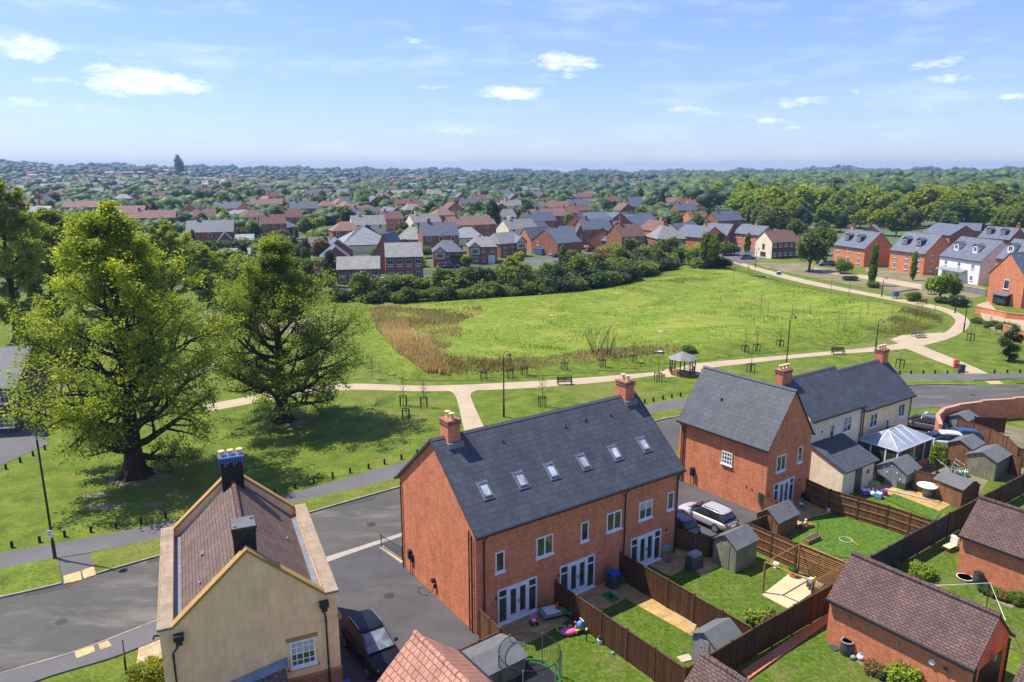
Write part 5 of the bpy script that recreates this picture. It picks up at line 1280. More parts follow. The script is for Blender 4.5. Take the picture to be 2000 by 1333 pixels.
# ---------------------------------------------------------------- hedge between the field and the estate
ordn = ['first', 'second', 'third', 'fourth', 'fifth', 'sixth', 'seventh', 'eighth', 'ninth', 'tenth', 'eleventh', 'twelfth', 'thirteenth', 'fourteenth', 'fifteenth', 'sixteenth', 'seventeenth', 'eighteenth', 'nineteenth', 'twentieth']
def at(px, py, z=0): p = G(px, py); return p.x, p.y
hed = resample([Vector((x, y, 0)) for x, y in [(655, 588), (720, 590), (780, 590), (860, 587), (940, 583), (1020, 580), (1100, 573), (1160, 563), (1210, 552), (1250, 540), (1290, 527), (1320, 518)]], 46)
cols_ = ['leaf_dark', 'leaf_green', 'leaf_green', 'leaf_dark', 'leaf_olive', 'leaf_green', 'leaf_dark', 'leaf_lite']
shade = {'leaf_dark': 'dark green', 'leaf_green': 'mid green', 'leaf_olive': 'olive', 'leaf_lite': 'light green', 'leaf_yellow': 'yellow-green', 'leaf_russet': 'russet'}
marks = [(660, 'below the low flats'), (745, 'below the tall flats'), (840, 'below the first Tudor house'), (920, 'below the white garage door'), (1000, 'below the third Tudor house'), (1060, 'below the road bend'), (1140, 'below the oval-window house'), (1210, 'below the blue-grey slope'), (1290, 'by the hipped house')]
def mark(px): return min(marks, key=lambda q: abs(q[0] - px))[1]
rr = random.Random(4)
for row, (dy, hh) in enumerate(((0, 3.4), (-12, 5.0), (-24, 4.6))):
    for i, p in enumerate(hed):
        if row == 2 and (p.x < 700 or (830 < p.x < 1050 and i % 2)): continue
        if row == 1 and (i % 7 == 5 or p.x < 850): continue
        k = (i * 3 + row * 5 + (i // 4)) % 8; mt = cols_[k]; px, py = p.x + rr.uniform(-6, 6), p.y + dy + rr.uniform(-2, 2)
        if row == 2 and px > 1000: py += 4
        x, y = at(px, py); h = hh * rr.uniform(.72, 1.25) * (1.15 if px > 1090 else .8 if px < 850 else 1); w = h * rr.uniform(.95, 1.35)
        bush_tree('hedge_shrub', f'{shade[mt]} {("front", "middle", "back")[row]} row hedge shrub {mark(px)}', x, y, h, w, 'bush' if (i + row) % 3 else 'round', (i + row) % 3, mt, 'shrubs of the hedge along the field', 'shrub', leaves=1300, parts=False)
# single trees of the middle distance: base px, top py, width factor, kind, colour, label
single = [
 (705, 588, 528, .95, 'round', 'leaf_lite', 'bright green round tree in front of the low flats'), (745, 566, 550, 1.6, 'bush', 'leaf_yellow', 'yellow-green bush at the corner of the low flats'),
 (1001, 560, 500, .8, 'round', 'leaf_lite', 'light green twin-stemmed tree in the hedge below the road bend'), (1025, 556, 512, .9, 'round', 'leaf_green', 'mid green tree beside the twin-stemmed one'),
 (1283, 525, 482, 1.0, 'round', 'leaf_green', 'lollipop-shaped tree in front of the big hipped house'), (1310, 528, 497, 1.0, 'bush', 'leaf_dark', 'dark bush at the field corner'), (1345, 522, 488, .9, 'round', 'leaf_lite', 'pale green tree before the ivy gable'),
 (1383, 530, 450, .62, 'round', 'leaf_green', 'tall ivy-stemmed tree at the top corner of the field'), (1405, 528, 492, 1.2, 'bush', 'leaf_dark', 'dark bush clasping the tall ivy-stemmed tree'), (1368, 528, 494, 1.2, 'bush', 'leaf_green', 'bush left of the tall ivy-stemmed tree'),
 (1160, 520, 488, 1.3, 'bush', 'leaf_green', 'broad green bush left of the yellow-green hedge clump'), (1215, 515, 484, 1.5, 'bush', 'leaf_lite', 'light green spreading bush below the pale slope gable'), (1120, 548, 512, 1.5, 'bush', 'leaf_lite', 'yellowish spreading bush near the estate road'), (1255, 510, 486, 1.4, 'bush', 'leaf_green', 'bush below the blue-grey slope gable'),
 (967, 458, 391, .70, 'round', 'leaf_dark', 'very dark tall tree right of the long brick terrace'), (685, 462, 404, 1.0, 'round', 'leaf_dark', 'large dark tree behind the pale hall'), (622, 474, 444, 1.3, 'bush', 'leaf_lite', 'bright clipped bush left of the pale hall'), (648, 470, 436, 1.1, 'bush', 'leaf_green', 'green bush between the clipped bush and the dark tree'),
 (723, 452, 408, 1.1, 'round', 'leaf_green', 'round green tree right of the large dark tree'), (775, 444, 412, 1.3, 'round', 'leaf_dark', 'dark spreading tree above the grey-brown roof'), (748, 446, 415, 1.2, 'round', 'leaf_lite', 'light green tree above the pale hall'), (815, 436, 405, 1.2, 'round', 'leaf_green', 'tree above the faded red roof'), (850, 436, 405, 1.2, 'round', 'leaf_lite', 'light tree above the small brick house'),
 (880, 424, 396, 1.1, 'round', 'leaf_green', 'tree above the left of the long terrace'), (920, 422, 394, 1.1, 'round', 'leaf_green', 'tree above the middle of the long terrace'), (890, 416, 388, .9, 'round', 'leaf_olive', 'olive tree behind the long terrace'), (1082, 440, 408, 1.0, 'round', 'leaf_lite', 'light green tree beyond the white-fronted house'), (1113, 448, 414, 1.0, 'round', 'leaf_lite', 'bright tree beside the steep-roofed brick house'),
 (1250, 412, 366, .8, 'cone', 'leaf_dark', 'dark conifer clump by the pale field'), (1292, 412, 370, .7, 'cone', 'leaf_dark', 'dark conifer right of the first by the pale field'), (1340, 410, 372, .75, 'cone', 'leaf_dark', 'lone pointed conifer at the wood edge'), (1045, 402, 382, .8, 'round', 'leaf_dark', 'dark tree above the red roofs'), (1018, 400, 376, .7, 'tall', 'leaf_dark', 'dark upright tree left of the red roofs'),
 (1362, 470, 420, 1.1, 'round', 'leaf_olive', 'olive tree at the left end of the wood edge houses'), (1322, 448, 418, 1.3, 'round', 'leaf_green', 'tree behind the big hipped house'), (1400, 440, 410, 1.2, 'round', 'leaf_olive', 'autumn-tinted tree behind the ivy gable'), (1430, 455, 425, 1.3, 'round', 'leaf_green', 'tree between the ivy gable and the semi-detached pair'),
 (1580, 530, 455, 1.0, 'round', 'leaf_olive', 'many-stemmed orange-green tree right of the timber-fronted house'), (1570, 500, 455, 1.2, 'round', 'leaf_russet', 'russet-tinted tree behind the timber-fronted house'), (1610, 500, 440, .9, 'round', 'leaf_green', 'dark tree left of the first dormered house'), (1648, 535, 498, .8, 'bush', 'leaf_green', 'flat-topped small tree in front of the first dormered house'),
 (1702, 558, 474, .42, 'tall', 'leaf_green', 'ivy-covered trunk before the first dormered house'), (1782, 548, 492, .5, 'tall', 'leaf_lite', 'ivy-covered trunk before the middle dormered house'), (1835, 590, 530, .95, 'round', 'leaf_lite', 'pale young tree in front of the white house'), (1862, 588, 540, .8, 'round', 'leaf_lite', 'airy young tree right of the pale young tree'), (1812, 575, 545, .7, 'round', 'leaf_lite', 'small thin tree left of the pale young tree'),
 (1783, 588, 565, 1.1, 'bush', 'leaf_green', 'round green bush beside the looping path'), (1868, 598, 570, 1.2, 'bush', 'leaf_dark', 'dark bush before the corner house'), (1838, 592, 576, 1.4, 'bush', 'leaf_green', 'low bush by the pale young tree'), (1705, 562, 545, 1.3, 'bush', 'leaf_green', 'bush at the foot of the ivy trunk'), (1660, 548, 535, 1.8, 'bush', 'leaf_green', 'low green bush on the rough ground'),
 (1695, 418, 412, 1.0, 'round', 'leaf_yellow', 'small yellow tree low in the wood edge'), (1680, 448, 408, 1.25, 'round', 'leaf_yellow', 'golden yellow tree at the foot of the wood'), (1830, 440, 405, 1.5, 'round', 'leaf_lite', 'lime green tree above the purple roof'), (1920, 450, 385, .95, 'round', 'leaf_lite', 'tall lime green tree at the edge of the wood'), (1975, 462, 400, 1.1, 'round', 'leaf_green', 'dark leafy tree by the right edge below the wood'),
 (1640, 455, 418, 1.0, 'round', 'leaf_dark', 'dark tree left of the golden tree'), (1500, 455, 425, 1.2, 'round', 'leaf_green', 'tree behind the semi-detached pair'), (1450, 440, 405, 1.3, 'round', 'leaf_lite', 'lime green tree at the near edge of the wood'), (1475, 445, 400, 1.2, 'round', 'leaf_dark', 'dark tree right of the lime tree at the wood edge'),
 (1525, 448, 415, 1.3, 'round', 'leaf_green', 'tree above the timber-fronted house'), (1555, 468, 430, 1.2, 'round', 'leaf_olive', 'olive tree above the russet tree'), (1600, 470, 430, 1.1, 'round', 'leaf_green', 'tree behind the dark tree'), (1750, 462, 425, 1.2, 'round', 'leaf_green', 'tree between the dormered roofs'), (1770, 445, 415, 1.5, 'round', 'leaf_olive', 'broad olive tree behind the purple roof'),
 (1720, 612, 0, 0, '', '', ''), (500, 540, 500, 1.0, 'round', 'leaf_green', 'tree behind the left of the second large tree'), (590, 560, 500, .9, 'round', 'leaf_green', 'tree right behind the second large tree'), (620, 575, 530, 1.1, 'round', 'leaf_dark', 'dark tree left of the low flats'), (420, 590, 540, 1.2, 'round', 'leaf_dark', 'dark tree between the two large trees'), (460, 585, 545, 1.3, 'bush', 'leaf_dark', 'dark bush between the two large trees'),
 (560, 590, 540, 1.3, 'round', 'leaf_green', 'green tree low behind the second large tree'), (390, 585, 535, 1.2, 'round', 'leaf_green', 'green tree right of the largest tree'), (600, 470, 425, 1.0, 'round', 'leaf_green', 'tree above the leftmost dormer house'), (540, 455, 405, 1.0, 'round', 'leaf_dark', 'dark round tree above the second large tree'), (575, 440, 412, 1.3, 'round', 'leaf_green', 'green tree above the dark-windowed house'),
 (395, 452, 415, .9, 'round', 'leaf_dark', 'dark tree right of the long low roof'), (430, 440, 405, 1.4, 'round', 'leaf_lite', 'light spreading tree above the small pale roof'), (500, 470, 430, 1.1, 'round', 'leaf_green', 'tree right of the orange terrace'), (480, 450, 422, 1.2, 'round', 'leaf_green', 'tree behind the orange terrace'), (340, 425, 393, .8, 'cone', 'leaf_dark', 'dark pointed tree left of the long low roof'), (150, 520, 420, .9, 'round', 'leaf_lite', 'bright tree behind the tall left trees'),
 (1935, 640, 622, 1.5, 'bush', 'leaf_green', 'low bush at the foot of the garden wall'), (1965, 648, 624, 1.4, 'bush', 'leaf_green', 'bushy shrub against the curved garden wall'), (1910, 632, 618, 1.5, 'bush', 'leaf_green', 'small low bush left of the garden wall shrubs'), (1345, 693, 668, .95, 'bush', 'leaf_green', 'round green bush behind the gazebo'),
 (300, 1340, 1272, .9, 'bush', 'leaf_yellow', 'yellow variegated shrub against the beige house'), (1768, 1345, 1283, .9, 'bush', 'leaf_lite', 'bright green shrub at the foot of the garage wall'), (1490, 1222, 1180, 1.2, 'bush', 'leaf_lite', 'feathery light green shrub in the corner of the lawn'), (1800, 1125, 1092, 1.1, 'bush', 'leaf_lite', 'lime shrub by the charcoal fence'), (1745, 1112, 1092, 1.2, 'bush', 'leaf_green', 'small shrub at the end of the charcoal fence'),
 (1985, 1178, 1150, 1.1, 'bush', 'leaf_green', 'green shrub in the bed by the far garage wall'), (1830, 925, 862, .6, 'round', 'leaf_lite', 'slender garden tree beside the conservatory'), (1720, 790, 0, 0, '', '', ''), (62, 800, 775, .7, 'bush', 'leaf_green', 'shrub at the corner of the left edge house'),
]
for i, (px, py, pt, wf, kind, mt, lab) in enumerate(single):
    if not kind: continue
    x, y = at(px, py); h = height_at(x, y, pt)
    near = py > 600
    bush_tree('shrub' if kind == 'bush' else 'conifer' if kind == 'cone' else 'tree', lab, x, y, h, h * wf, kind, i % 4, mt, None, 'shrub' if kind == 'bush' else 'tree', leaves=3000 if near else 1500, lsize=.06 if near else .10)
# ---------------------------------------------------------------- the wood to the right, each near tree its own
rr = random.Random(12)
def bear(px): return math.atan((px - 1000) / FPX)
lim_x = [1360, 1400, 1440, 1500, 1600, 1700, 1800, 1900, 2000, 2100]; 
n = 0; wood_near = []
for k in range(900):
    px = rr.uniform(1370, 2090); D0 = 285 + 300 * rr.random()
    if px < 1440 and D0 < 400: continue
    wood_near.append((D0, px))
wood_near.sort()
wood_near = [w for i, w in enumerate(wood_near) if i % 4 == 0][:190]
side = lambda px: 'above the Semi-detached pair'.lower() if px < 1490 else 'above the timbered house' if px < 1580 else 'above the golden tree' if px < 1700 else 'above the middle dormers' if px < 1800 else 'above the white house' if px < 1890 else 'above the right edge'
for i, (D0, px) in enumerate(wood_near):
    b = bear(px); x, y = D0 * math.tan(b), D0
    h = rr.uniform(13, 18.5) * (1 if D0 > 330 else .75); mt = rr.choice(['leaf_green', 'leaf_lite', 'leaf_olive', 'leaf_lite', 'leaf_lite', 'leaf_dark', 'leaf_yellow', 'leaf_green', 'leaf_lite'])
    bush_tree('woodland_tree', f'{shade[mt]} tree, {"front" if D0 < 340 else "second" if D0 < 400 else "third" if D0 < 460 else "fourth" if D0 < 520 else "back"} row of the wood, {side(px)}', x, y, h, h * rr.uniform(.9, 1.25), 'round', i % 4, mt, 'trees of the near wood', 'tree', parts=False)
# ---------------------------------------------------------------- the town
def far_house_mesh(L, D, he, hr, wall, roof, hip, name):
    mb = MB()
    if hip:
        mb.box(0, L, 0, D, -1.5, he, 0); h = D / 2 * .9
        V = [(-.3, -.3, he), (L + .3, -.3, he), (L + .3, D + .3, he), (-.3, D + .3, he), (h, D / 2, hr), (L - h, D / 2, hr)]
        mb.add(V, [(0, 1, 5, 4), (1, 2, 5), (2, 3, 4, 5), (3, 0, 4)], 1)
    else:
        pf = [(0, -1.5), (D, -1.5), (D, he), (D / 2, hr), (0, he)]; V = [(0, y, z) for y, z in pf] + [(L, y, z) for y, z in pf]
        mb.add(V, [(0, 4, 3, 2, 1), (5, 6, 7, 8, 9)] + [(i, (i + 1) % 5, 5 + (i + 1) % 5, 5 + i) for i in range(5)], 0)
        V = [(-.2, -.3, he - .1), (L + .2, -.3, he - .1), (L + .2, D / 2, hr + .12), (-.2, D / 2, hr + .12), (-.2, D + .3, he - .1), (L + .2, D + .3, he - .1)]
        mb.add(V, [(0, 1, 2, 3), (3, 2, 5, 4)], 1)
        mb.box(L * .2, L * .2 + .9, D / 2 - .3, D / 2 + .3, hr - .6, hr + 1.1, 0)
    for r_ in range(2):
        for c in range(3):
            s = L * (c + .5) / 3; mb.box(s - .55, s + .55, -.06, -.01, .9 + 2.6 * r_, 2.1 + 2.6 * r_, 2); mb.box(s - .42, s + .42, -.09, -.061, 1.02 + 2.6 * r_, 1.98 + 2.6 * r_, 3)
    o = mb.build(name, [M[wall], M[roof], M['whitef'], M['glass_far']]); me = o.data; bpy.data.objects.remove(o); return me
fh = []
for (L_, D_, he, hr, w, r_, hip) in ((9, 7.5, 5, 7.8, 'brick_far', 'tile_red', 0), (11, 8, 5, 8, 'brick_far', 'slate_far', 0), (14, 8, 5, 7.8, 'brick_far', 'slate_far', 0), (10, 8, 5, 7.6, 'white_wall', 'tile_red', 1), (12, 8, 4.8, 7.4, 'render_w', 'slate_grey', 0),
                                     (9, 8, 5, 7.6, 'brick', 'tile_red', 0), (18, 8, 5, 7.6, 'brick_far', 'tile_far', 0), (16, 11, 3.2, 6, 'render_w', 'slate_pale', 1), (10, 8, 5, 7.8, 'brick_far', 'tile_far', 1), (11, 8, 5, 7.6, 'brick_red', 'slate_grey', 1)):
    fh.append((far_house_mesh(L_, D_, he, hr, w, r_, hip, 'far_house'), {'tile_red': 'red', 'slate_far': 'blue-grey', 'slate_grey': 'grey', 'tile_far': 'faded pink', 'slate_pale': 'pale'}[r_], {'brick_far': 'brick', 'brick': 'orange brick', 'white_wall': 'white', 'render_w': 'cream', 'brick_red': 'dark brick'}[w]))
rr = random.Random(9); placed = []
occupied = [(q.x, q.y, 10.5) for b in built for q in (b[0].matrix_basis @ Vector((b[1] / 2, 4, 0)),)]
def free(x, y, d):
    return all((x - a) ** 2 + (y - b_) ** 2 > max(d, c * .8) ** 2 for a, b_, c in placed) and all((x - a) ** 2 + (y - b_) ** 2 > c * c for a, b_, c in occupied)
zones = [(120, 'left of largest tree'), (330, 'above the largest tree'), (480, 'between the large trees'), (620, 'above the second tree'), (720, 'above the pale hall'), (830, 'above the grey-brown roof'), (930, 'above the long terrace'), (1040, 'right of dark tree'), (1160, 'above steep-roofed house'), (1280, 'above big hipped roof'), (1380, 'by the wood edge'), (1700, 'by the wood')]
zone = lambda px: min(zones, key=lambda q: abs(q[0] - px))[1]
far_n = 0; extra = []
for k in range(9000):
    if far_n >= 240: break
    px = rr.uniform(-70, 1400); t_ = rr.random()
    D0 = 215 * (1500 / 215) ** (t_ ** .95)
    if px > 1150 and D0 > 560: continue
    if px > 930 and D0 > 900: continue
    if D0 < 262 and 380 < px < 640: continue
    x, y = D0 * math.tan(bear(px)), D0
    if not free(x, y, 14 + D0 * .012): continue
    # streets: leave green gaps
    if math.sin(x / 60 + 1.3 * math.sin(y / 110)) * math.cos(y / 75) > .62: continue
    me, rc, wc = fh[rr.choices(range(10), [6, 6, 4, 1, 2, 5, 4, 1, 4, 3])[0]]
    ang = .5 * math.sin(x / 150 + y / 200) + rr.choice([0, 0, 0, math.pi / 2]) + rr.uniform(-.12, .12)
    o = bpy.data.objects.new('far_house', me); col.objects.link(o); o.location = (x, y, float(terr(x, y))); o.rotation_euler.z = ang; o.scale.z = rr.uniform(1.0, 1.15)
    band = 'near' if D0 < 400 else 'middle' if D0 < 700 else 'far'
    tag(o, f'{wc} house with {rc} roof, {band} town, {zone(px)}', 'house', 'houses of the town beyond the park')
    placed.append((x, y, 15)); far_n += 1
# town trees one by one
rr = random.Random(21); tn = 0
for k in range(6000):
    if tn >= 270: break
    px = rr.uniform(-80, 1400); D0 = 240 * (1300 / 240) ** (rr.random() ** .8)
    if D0 < 330 and 560 < px: continue
    x, y = D0 * math.tan(bear(px)), D0
    if not all((x - a) ** 2 + (y - b_) ** 2 > 9 ** 2 for a, b_, c in placed) or not all((x - a) ** 2 + (y - b_) ** 2 > 14 ** 2 for a, b_, c in occupied): continue
    h = rr.uniform(5, 11.5) if D0 > 320 else rr.uniform(4, 7); kind = rr.choices(['round', 'bush', 'cone', 'tall'], [6, 3, 1, 1])[0]
    mt = rr.choice(['leaf_green', 'leaf_green', 'leaf_lite', 'leaf_dark', 'leaf_olive', 'leaf_dark'])
    if kind == 'cone': mt = 'leaf_dark'
    band = 'near' if D0 < 400 else 'middle' if D0 < 700 else 'far'
    bush_tree('town_tree', f'{shade[mt]} {"pointed" if kind == "cone" else "upright" if kind == "tall" else "rounded"} {band} town tree, {zone(px)}', x, y, h, h * (1.1 if kind != 'cone' else .8), kind, tn % 4, mt, 'trees among the houses of the town', 'tree', parts=False)
    tn += 1; placed.append((x, y, 7))
rr = random.Random(33); en = 0
for k in range(3000):
    if en >= 125: break
    px = rr.uniform(380, 1480); D0 = rr.uniform(188, 335)
    if en < 34: px = rr.uniform(350, 650); D0 = rr.uniform(158, 222)
    x, y = D0 * math.tan(bear(px)), D0
    if px > 1300 and D0 < 215: continue
    if not all((x - a) ** 2 + (y - b_) ** 2 > 5 ** 2 for a, b_, c in placed): continue
    ok = True
    for b in built:
        v = b[0].matrix_basis.inverted() @ Vector((x, y, 0))
        if -2.0 < v.x < b[1] + 2.0 and -2.5 < v.y < 12: ok = False; break
    if not ok: continue
    h = rr.uniform(3, 6.5) if en >= 34 else rr.uniform(5, 8.5); mt = rr.choice(['leaf_green', 'leaf_lite', 'leaf_green', 'leaf_dark', 'leaf_olive', 'leaf_yellow', 'leaf_russet']); kind = rr.choice(['round', 'round', 'bush', 'bush', 'tall'])
    bush_tree('estate_tree', f'{shade[mt]} {"upright" if kind == "tall" else "rounded" if kind == "round" else "bushy"} estate garden tree, {zone(px)}', x, y, h, h * (.7 if kind == 'tall' else 1.15), kind, en % 4, mt, 'garden trees of the estate', 'tree', parts=False)
    en += 1; placed.append((x, y, 4))
# everything farther than that: masses nobody could count
def blob_mass(name, pts, mat, seed, flat=.75, kind='stuff', label=None):
    r = np.random.default_rng(seed); V = []; F = []; A = []; nv = 0
    for (x, y, z, s, tone) in pts:
        for j in range(2):
            v = IV1 * s * np.array([1, 1, flat]) * r.uniform(.75, 1.2, (len(IV1), 1)) + np.array([x, y, z]) + (r.normal(0, .45 * s, 3) * np.array([1, 1, .3]) if j else 0)
            V.append(v); F.append(IF1 + nv); nv += len(v); A.append(np.clip(tone + r.normal(0, .06, len(IF1)), 0, 1))
    o = np_mesh(name, np.concatenate(V), np.concatenate(F), mat, attr=np.concatenate(A), smooth=False); o['kind'] = 'stuff'; return o
r = np.random.default_rng(77)
pts = []
for k in range(9500):
    D0 = 420 * (4300 / 420) ** (r.random() ** .9); px = r.uniform(-160, 2160)
    b = math.degrees(bear(px)); x, y = D0 * math.tan(math.radians(b)), D0
    dens = 1.0 if px > 1330 + 40 * math.sin(D0 / 200) else (.25 if D0 < 700 else .5 if D0 < 1500 else .85)
    if px < 1330 and D0 < 620: dens = .12
    if px > 930 and px < 1330 and D0 > 560: dens = .95
    patch = math.sin(x / 90 + 2 * math.sin(y / 160)) * math.cos(y / 120 + math.sin(x / 70))
    if r.random() > dens * (.72 + .5 * patch): continue
    s = r.uniform(3.2, 6.2) * (1 + D0 / 3800); z = float(terr(x, y)) + s * .75
    if px > 1330 and D0 < 1400: z += 7 + 3.5 * patch
    pts.append((x, y, z, s, np.clip(.42 + .28 * patch + r.normal(0, .16), 0, 1)))
blob_mass('woodland', pts, M['wood_mass'], 5); NP = len(pts)
r = np.random.default_rng(78); pa = np.array([(a, b_) for a, b_, c in placed if c > 10])
for k in range(7000):
    D0 = 300 * (1300 / 300) ** r.random(); px = r.uniform(-120, 1340)
    if D0 < 335 and px > 500: continue
    x, y = D0 * math.tan(bear(px)), D0
    if np.min((pa[:, 0] - x) ** 2 + (pa[:, 1] - y) ** 2) < 9.5 ** 2: continue
    s = r.uniform(1.7, 4.0) * (1 + D0 / 2500); pts.append((x, y, float(terr(x, y)) + s * .6, s, np.clip(r.normal(.4, .2), 0, 1)))
blob_mass('town_greenery', pts[NP:], M['wood_mass'], 15, .8)
# ridge lines of distant woods
pts = []
for k in range(2600):
    D0 = r.uniform(3300, 5200); px = r.uniform(-300, 2300); x, y = D0 * math.tan(bear(px)), D0
    s = r.uniform(9, 15); pts.append((x, y, float(terr(x, y)) + s * .2, s, r.uniform(.2, .6)))
blob_mass('distant_woodland', pts, M['wood_mass'], 6, .6)
# distant roofs
mb_v = []; far_roofs = MB(); rr = random.Random(31); cnt = 0
for k in range(5000):
    if cnt > 900: break
    px = rr.uniform(-100, 1330); D0 = rr.uniform(620, 2700)
    if px > 930 and D0 > 1250 and rr.random() < .7: continue
    x, y = D0 * math.tan(bear(px)), D0
    if math.sin(x / 110 + math.sin(y / 170) * 2) * math.cos(y / 140 + x / 300) < .05: continue
    z = float(terr(x, y)); a = rr.uniform(-.4, .4) + rr.choice([0, 1.57]); L_ = rr.uniform(9, 22); Mx = Matrix.Translation((x, y, z)) @ Matrix.Rotation(a, 4, 'Z'); mi = rr.choice([0, 0, 0, 1, 1, 2])
    far_roofs.box(0, L_, 0, 8, -2, 5, 4 if rr.random() < .9 else 5, Mx)
    far_roofs.add([(-.3, -.3, 5), (L_ + .3, -.3, 5), (L_ + .3, 4, 7.8), (-.3, 4, 7.8), (-.3, 8.3, 5), (L_ + .3, 8.3, 5)], [(0, 1, 2, 3), (3, 2, 5, 4), (0, 3, 4), (1, 5, 2)], mi, Mx); cnt += 1
o = far_roofs.build('distant_town', [M['tile_red'], M['slate_far'], M['slate_grey'], M['slate_pale'], M['brick_far'], M['white_wall']]); o['kind'] = 'stuff'
# the lone round-headed tree on the skyline
D0 = 1500; x, y = D0 * math.tan(bear(367)), D0
h = 0
for k in range(200):
    if projy(x, y, float(terr(x, y)) + k) < 306: h = k; break
bush_tree('skyline_tree', 'lone dark round-headed tree standing above the horizon at the left', x, y, h, h * .58, 'round', 1, 'leaf_dark', None, 'tree', leaves=1500)
# pale sports field by the conifers
sheet('far_field', [(1240, 417), (1380, 416), (1385, 408), (1260, 407)], .05, M['gravel'])

# ---------------------------------------------------------------- haze
hz = MB(); hz.box(-6500, 6500, -6500, 6500, -9, 78); hz = hz.build('haze', None); hz.data.materials.clear()
hm = bpy.data.materials.new('haze'); hm.use_nodes = True; nt = hm.node_tree; nt.nodes.clear()
ou = nt.nodes.new('ShaderNodeOutputMaterial'); vo = nt.nodes.new('ShaderNodeVolumePrincipled'); vo.inputs['Density'].default_value = .00016; vo.inputs['Color'].default_value = (.40, .62, .95, 1); vo.inputs['Anisotropy'].default_value = .1
nt.links.new(vo.outputs[0], ou.inputs['Volume']); hz.data.materials.append(hm); hz['kind'] = 'stuff'
# ---------------------------------------------------------------- gardens: ground
def S(name, pts, z, mat, th=0): return sheet(name, pts, z, M[mat], th)
S('lawn', [(1035, 1262), (1120, 1212), (1345, 1395), (1020, 1395), (975, 1290)], .03, 'lawn')
S('patio', [(935, 1232), (1086, 1182), (1122, 1205), (1085, 1228), (1035, 1258), (1003, 1262), (980, 1275), (950, 1262)], .05, 'paver')
S('lawn', [(1176, 1194), (1225, 1172), (1350, 1240), (1352, 1300), (1330, 1315)], .035, 'lawn')
S('patio', [(1108, 1168), (1208, 1128), (1250, 1158), (1176, 1194), (1128, 1182)], .05, 'paver')
S('garden_path', [(1222, 1148), (1250, 1158), (1362, 1220), (1352, 1244), (1226, 1174)], .058, 'paver')
S('lawn', [(1310, 1128), (1390, 1085), (1480, 1130), (1525, 1102), (1560, 1150), (1620, 1190), (1470, 1245), (1400, 1186)], .035, 'lawn')
S('patio', [(1255, 1098), (1330, 1062), (1365, 1095), (1310, 1128), (1290, 1118)], .05, 'paver')
S('garden_path', [(1345, 1106), (1385, 1088), (1412, 1104), (1370, 1128)], .055, 'paver')
S('decking', [(1488, 1164), (1545, 1120), (1612, 1142), (1540, 1192)], .08, 'sand', .08)
S('artificial_lawn', [(1535, 1040), (1585, 1012), (1640, 1000), (1700, 1008), (1775, 1045), (1705, 1095), (1640, 1090), (1560, 1075)], .05, 'turf')
S('patio', [(1500, 1000), (1570, 965), (1610, 975), (1640, 1000), (1585, 1012), (1545, 1040)], .045, 'paver')
S('patio', [(1625, 940), (1690, 925), (1860, 985), (1835, 1000), (1700, 965)], .045, 'paver')
S('lawn', [(1725, 975), (1745, 965), (1840, 1002), (1825, 1018)], .05, 'turf')
S('soil', [(1640, 905), (1780, 890), (1930, 940), (1900, 985), (1850, 975), (1700, 935)], .02, 'soil')
S('soil', [(1780, 820), (1880, 812), (2010, 840), (2010, 930), (1960, 935), (1860, 905), (1800, 860)], .022, 'soil')
S('driveway', [(1782, 812), (1830, 808), (1900, 838), (1880, 868), (1800, 862)], .03, 'tarmac')
S('brick_edging', [(1448, 1315), (1618, 1200), (1625, 1212), (1462, 1330)], .12, 'brick', .12)
S('lawn', [(1452, 1345), (1618, 1215), (1700, 1290), (1820, 1400), (1460, 1420)], .03, 'lawn')
S('flower_bed', [(1660, 1282), (1690, 1280), (1760, 1330), (1800, 1400), (1765, 1400), (1720, 1335)], .045, 'soil')
S('lawn', [(1730, 1110), (1860, 1060), (1870, 1130), (2000, 1190), (2030, 1290), (1965, 1265), (1760, 1130)], .03, 'lawn')
S('flower_bed', [(1905, 1140), (1940, 1150), (1995, 1180), (1975, 1190), (1920, 1165)], .045, 'soil')
S('strip_edging', [(1246, 1150), (1256, 1150), (1366, 1222), (1358, 1226)], .1, 'stone', .1)

# ---------------------------------------------------------------- fences
def fence(label, tops, mat, h=1.85, group=None, px=True, bay=1.83, postm='timber_dark', name='garden_fence', rails=False, cap='timber_dark'):
    P = [G(x, y, h) for x, y in tops] if px else [Vector(p) for p in tops]
    t = thing(name, label, 'fence', (P[0].x, P[0].y, 0), 0, group)
    o = P[0]
    for a, b in zip(P[:-1], P[1:]):
        a = a - o; b = b - o; a.z = b.z = 0
        d = b - a; n = max(1, round(d.length / bay)); ang = math.atan2(d.y, d.x); step = d.length / n
        for k in range(n):
            W = Matrix.Translation(a) @ Matrix.Rotation(ang, 4, 'Z') @ Matrix.Translation((k * step, 0, 0))
            dz = random.uniform(-.03, .03)
            m = MB(W); m.box(.055, step - .055, -.02, .02, .06, h - .03 + dz); pn = m.build('panel', M[mat], t)
            m = MB(W); m.box(.05, step - .05, -.045, .045, h - .028 + dz, h + dz); m.build('capping', M[cap], pn)
            if rails:
                m = MB(W)
                for z in (.35, .95, 1.5): m.box(.055, step - .055, -.055, -.021, z, z + .07)
                m.build('rail', M['timber'], pn)
            m = MB(W); m.box(-.05, .05, -.05, .05, -.1, h + .06); m.build('post', M[postm], t)
        m = MB(Matrix.Translation(a) @ Matrix.Rotation(ang, 4, 'Z')); m.box(d.length - .05, d.length + .05, -.05, .05, -.1, h + .06); m.build('post', M[postm], t)
    return t
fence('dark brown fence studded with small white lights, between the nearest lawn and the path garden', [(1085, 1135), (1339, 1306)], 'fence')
fence('dark brown fence between the path garden and the shed lawn', [(1212, 1080), (1471, 1227)], 'fence')
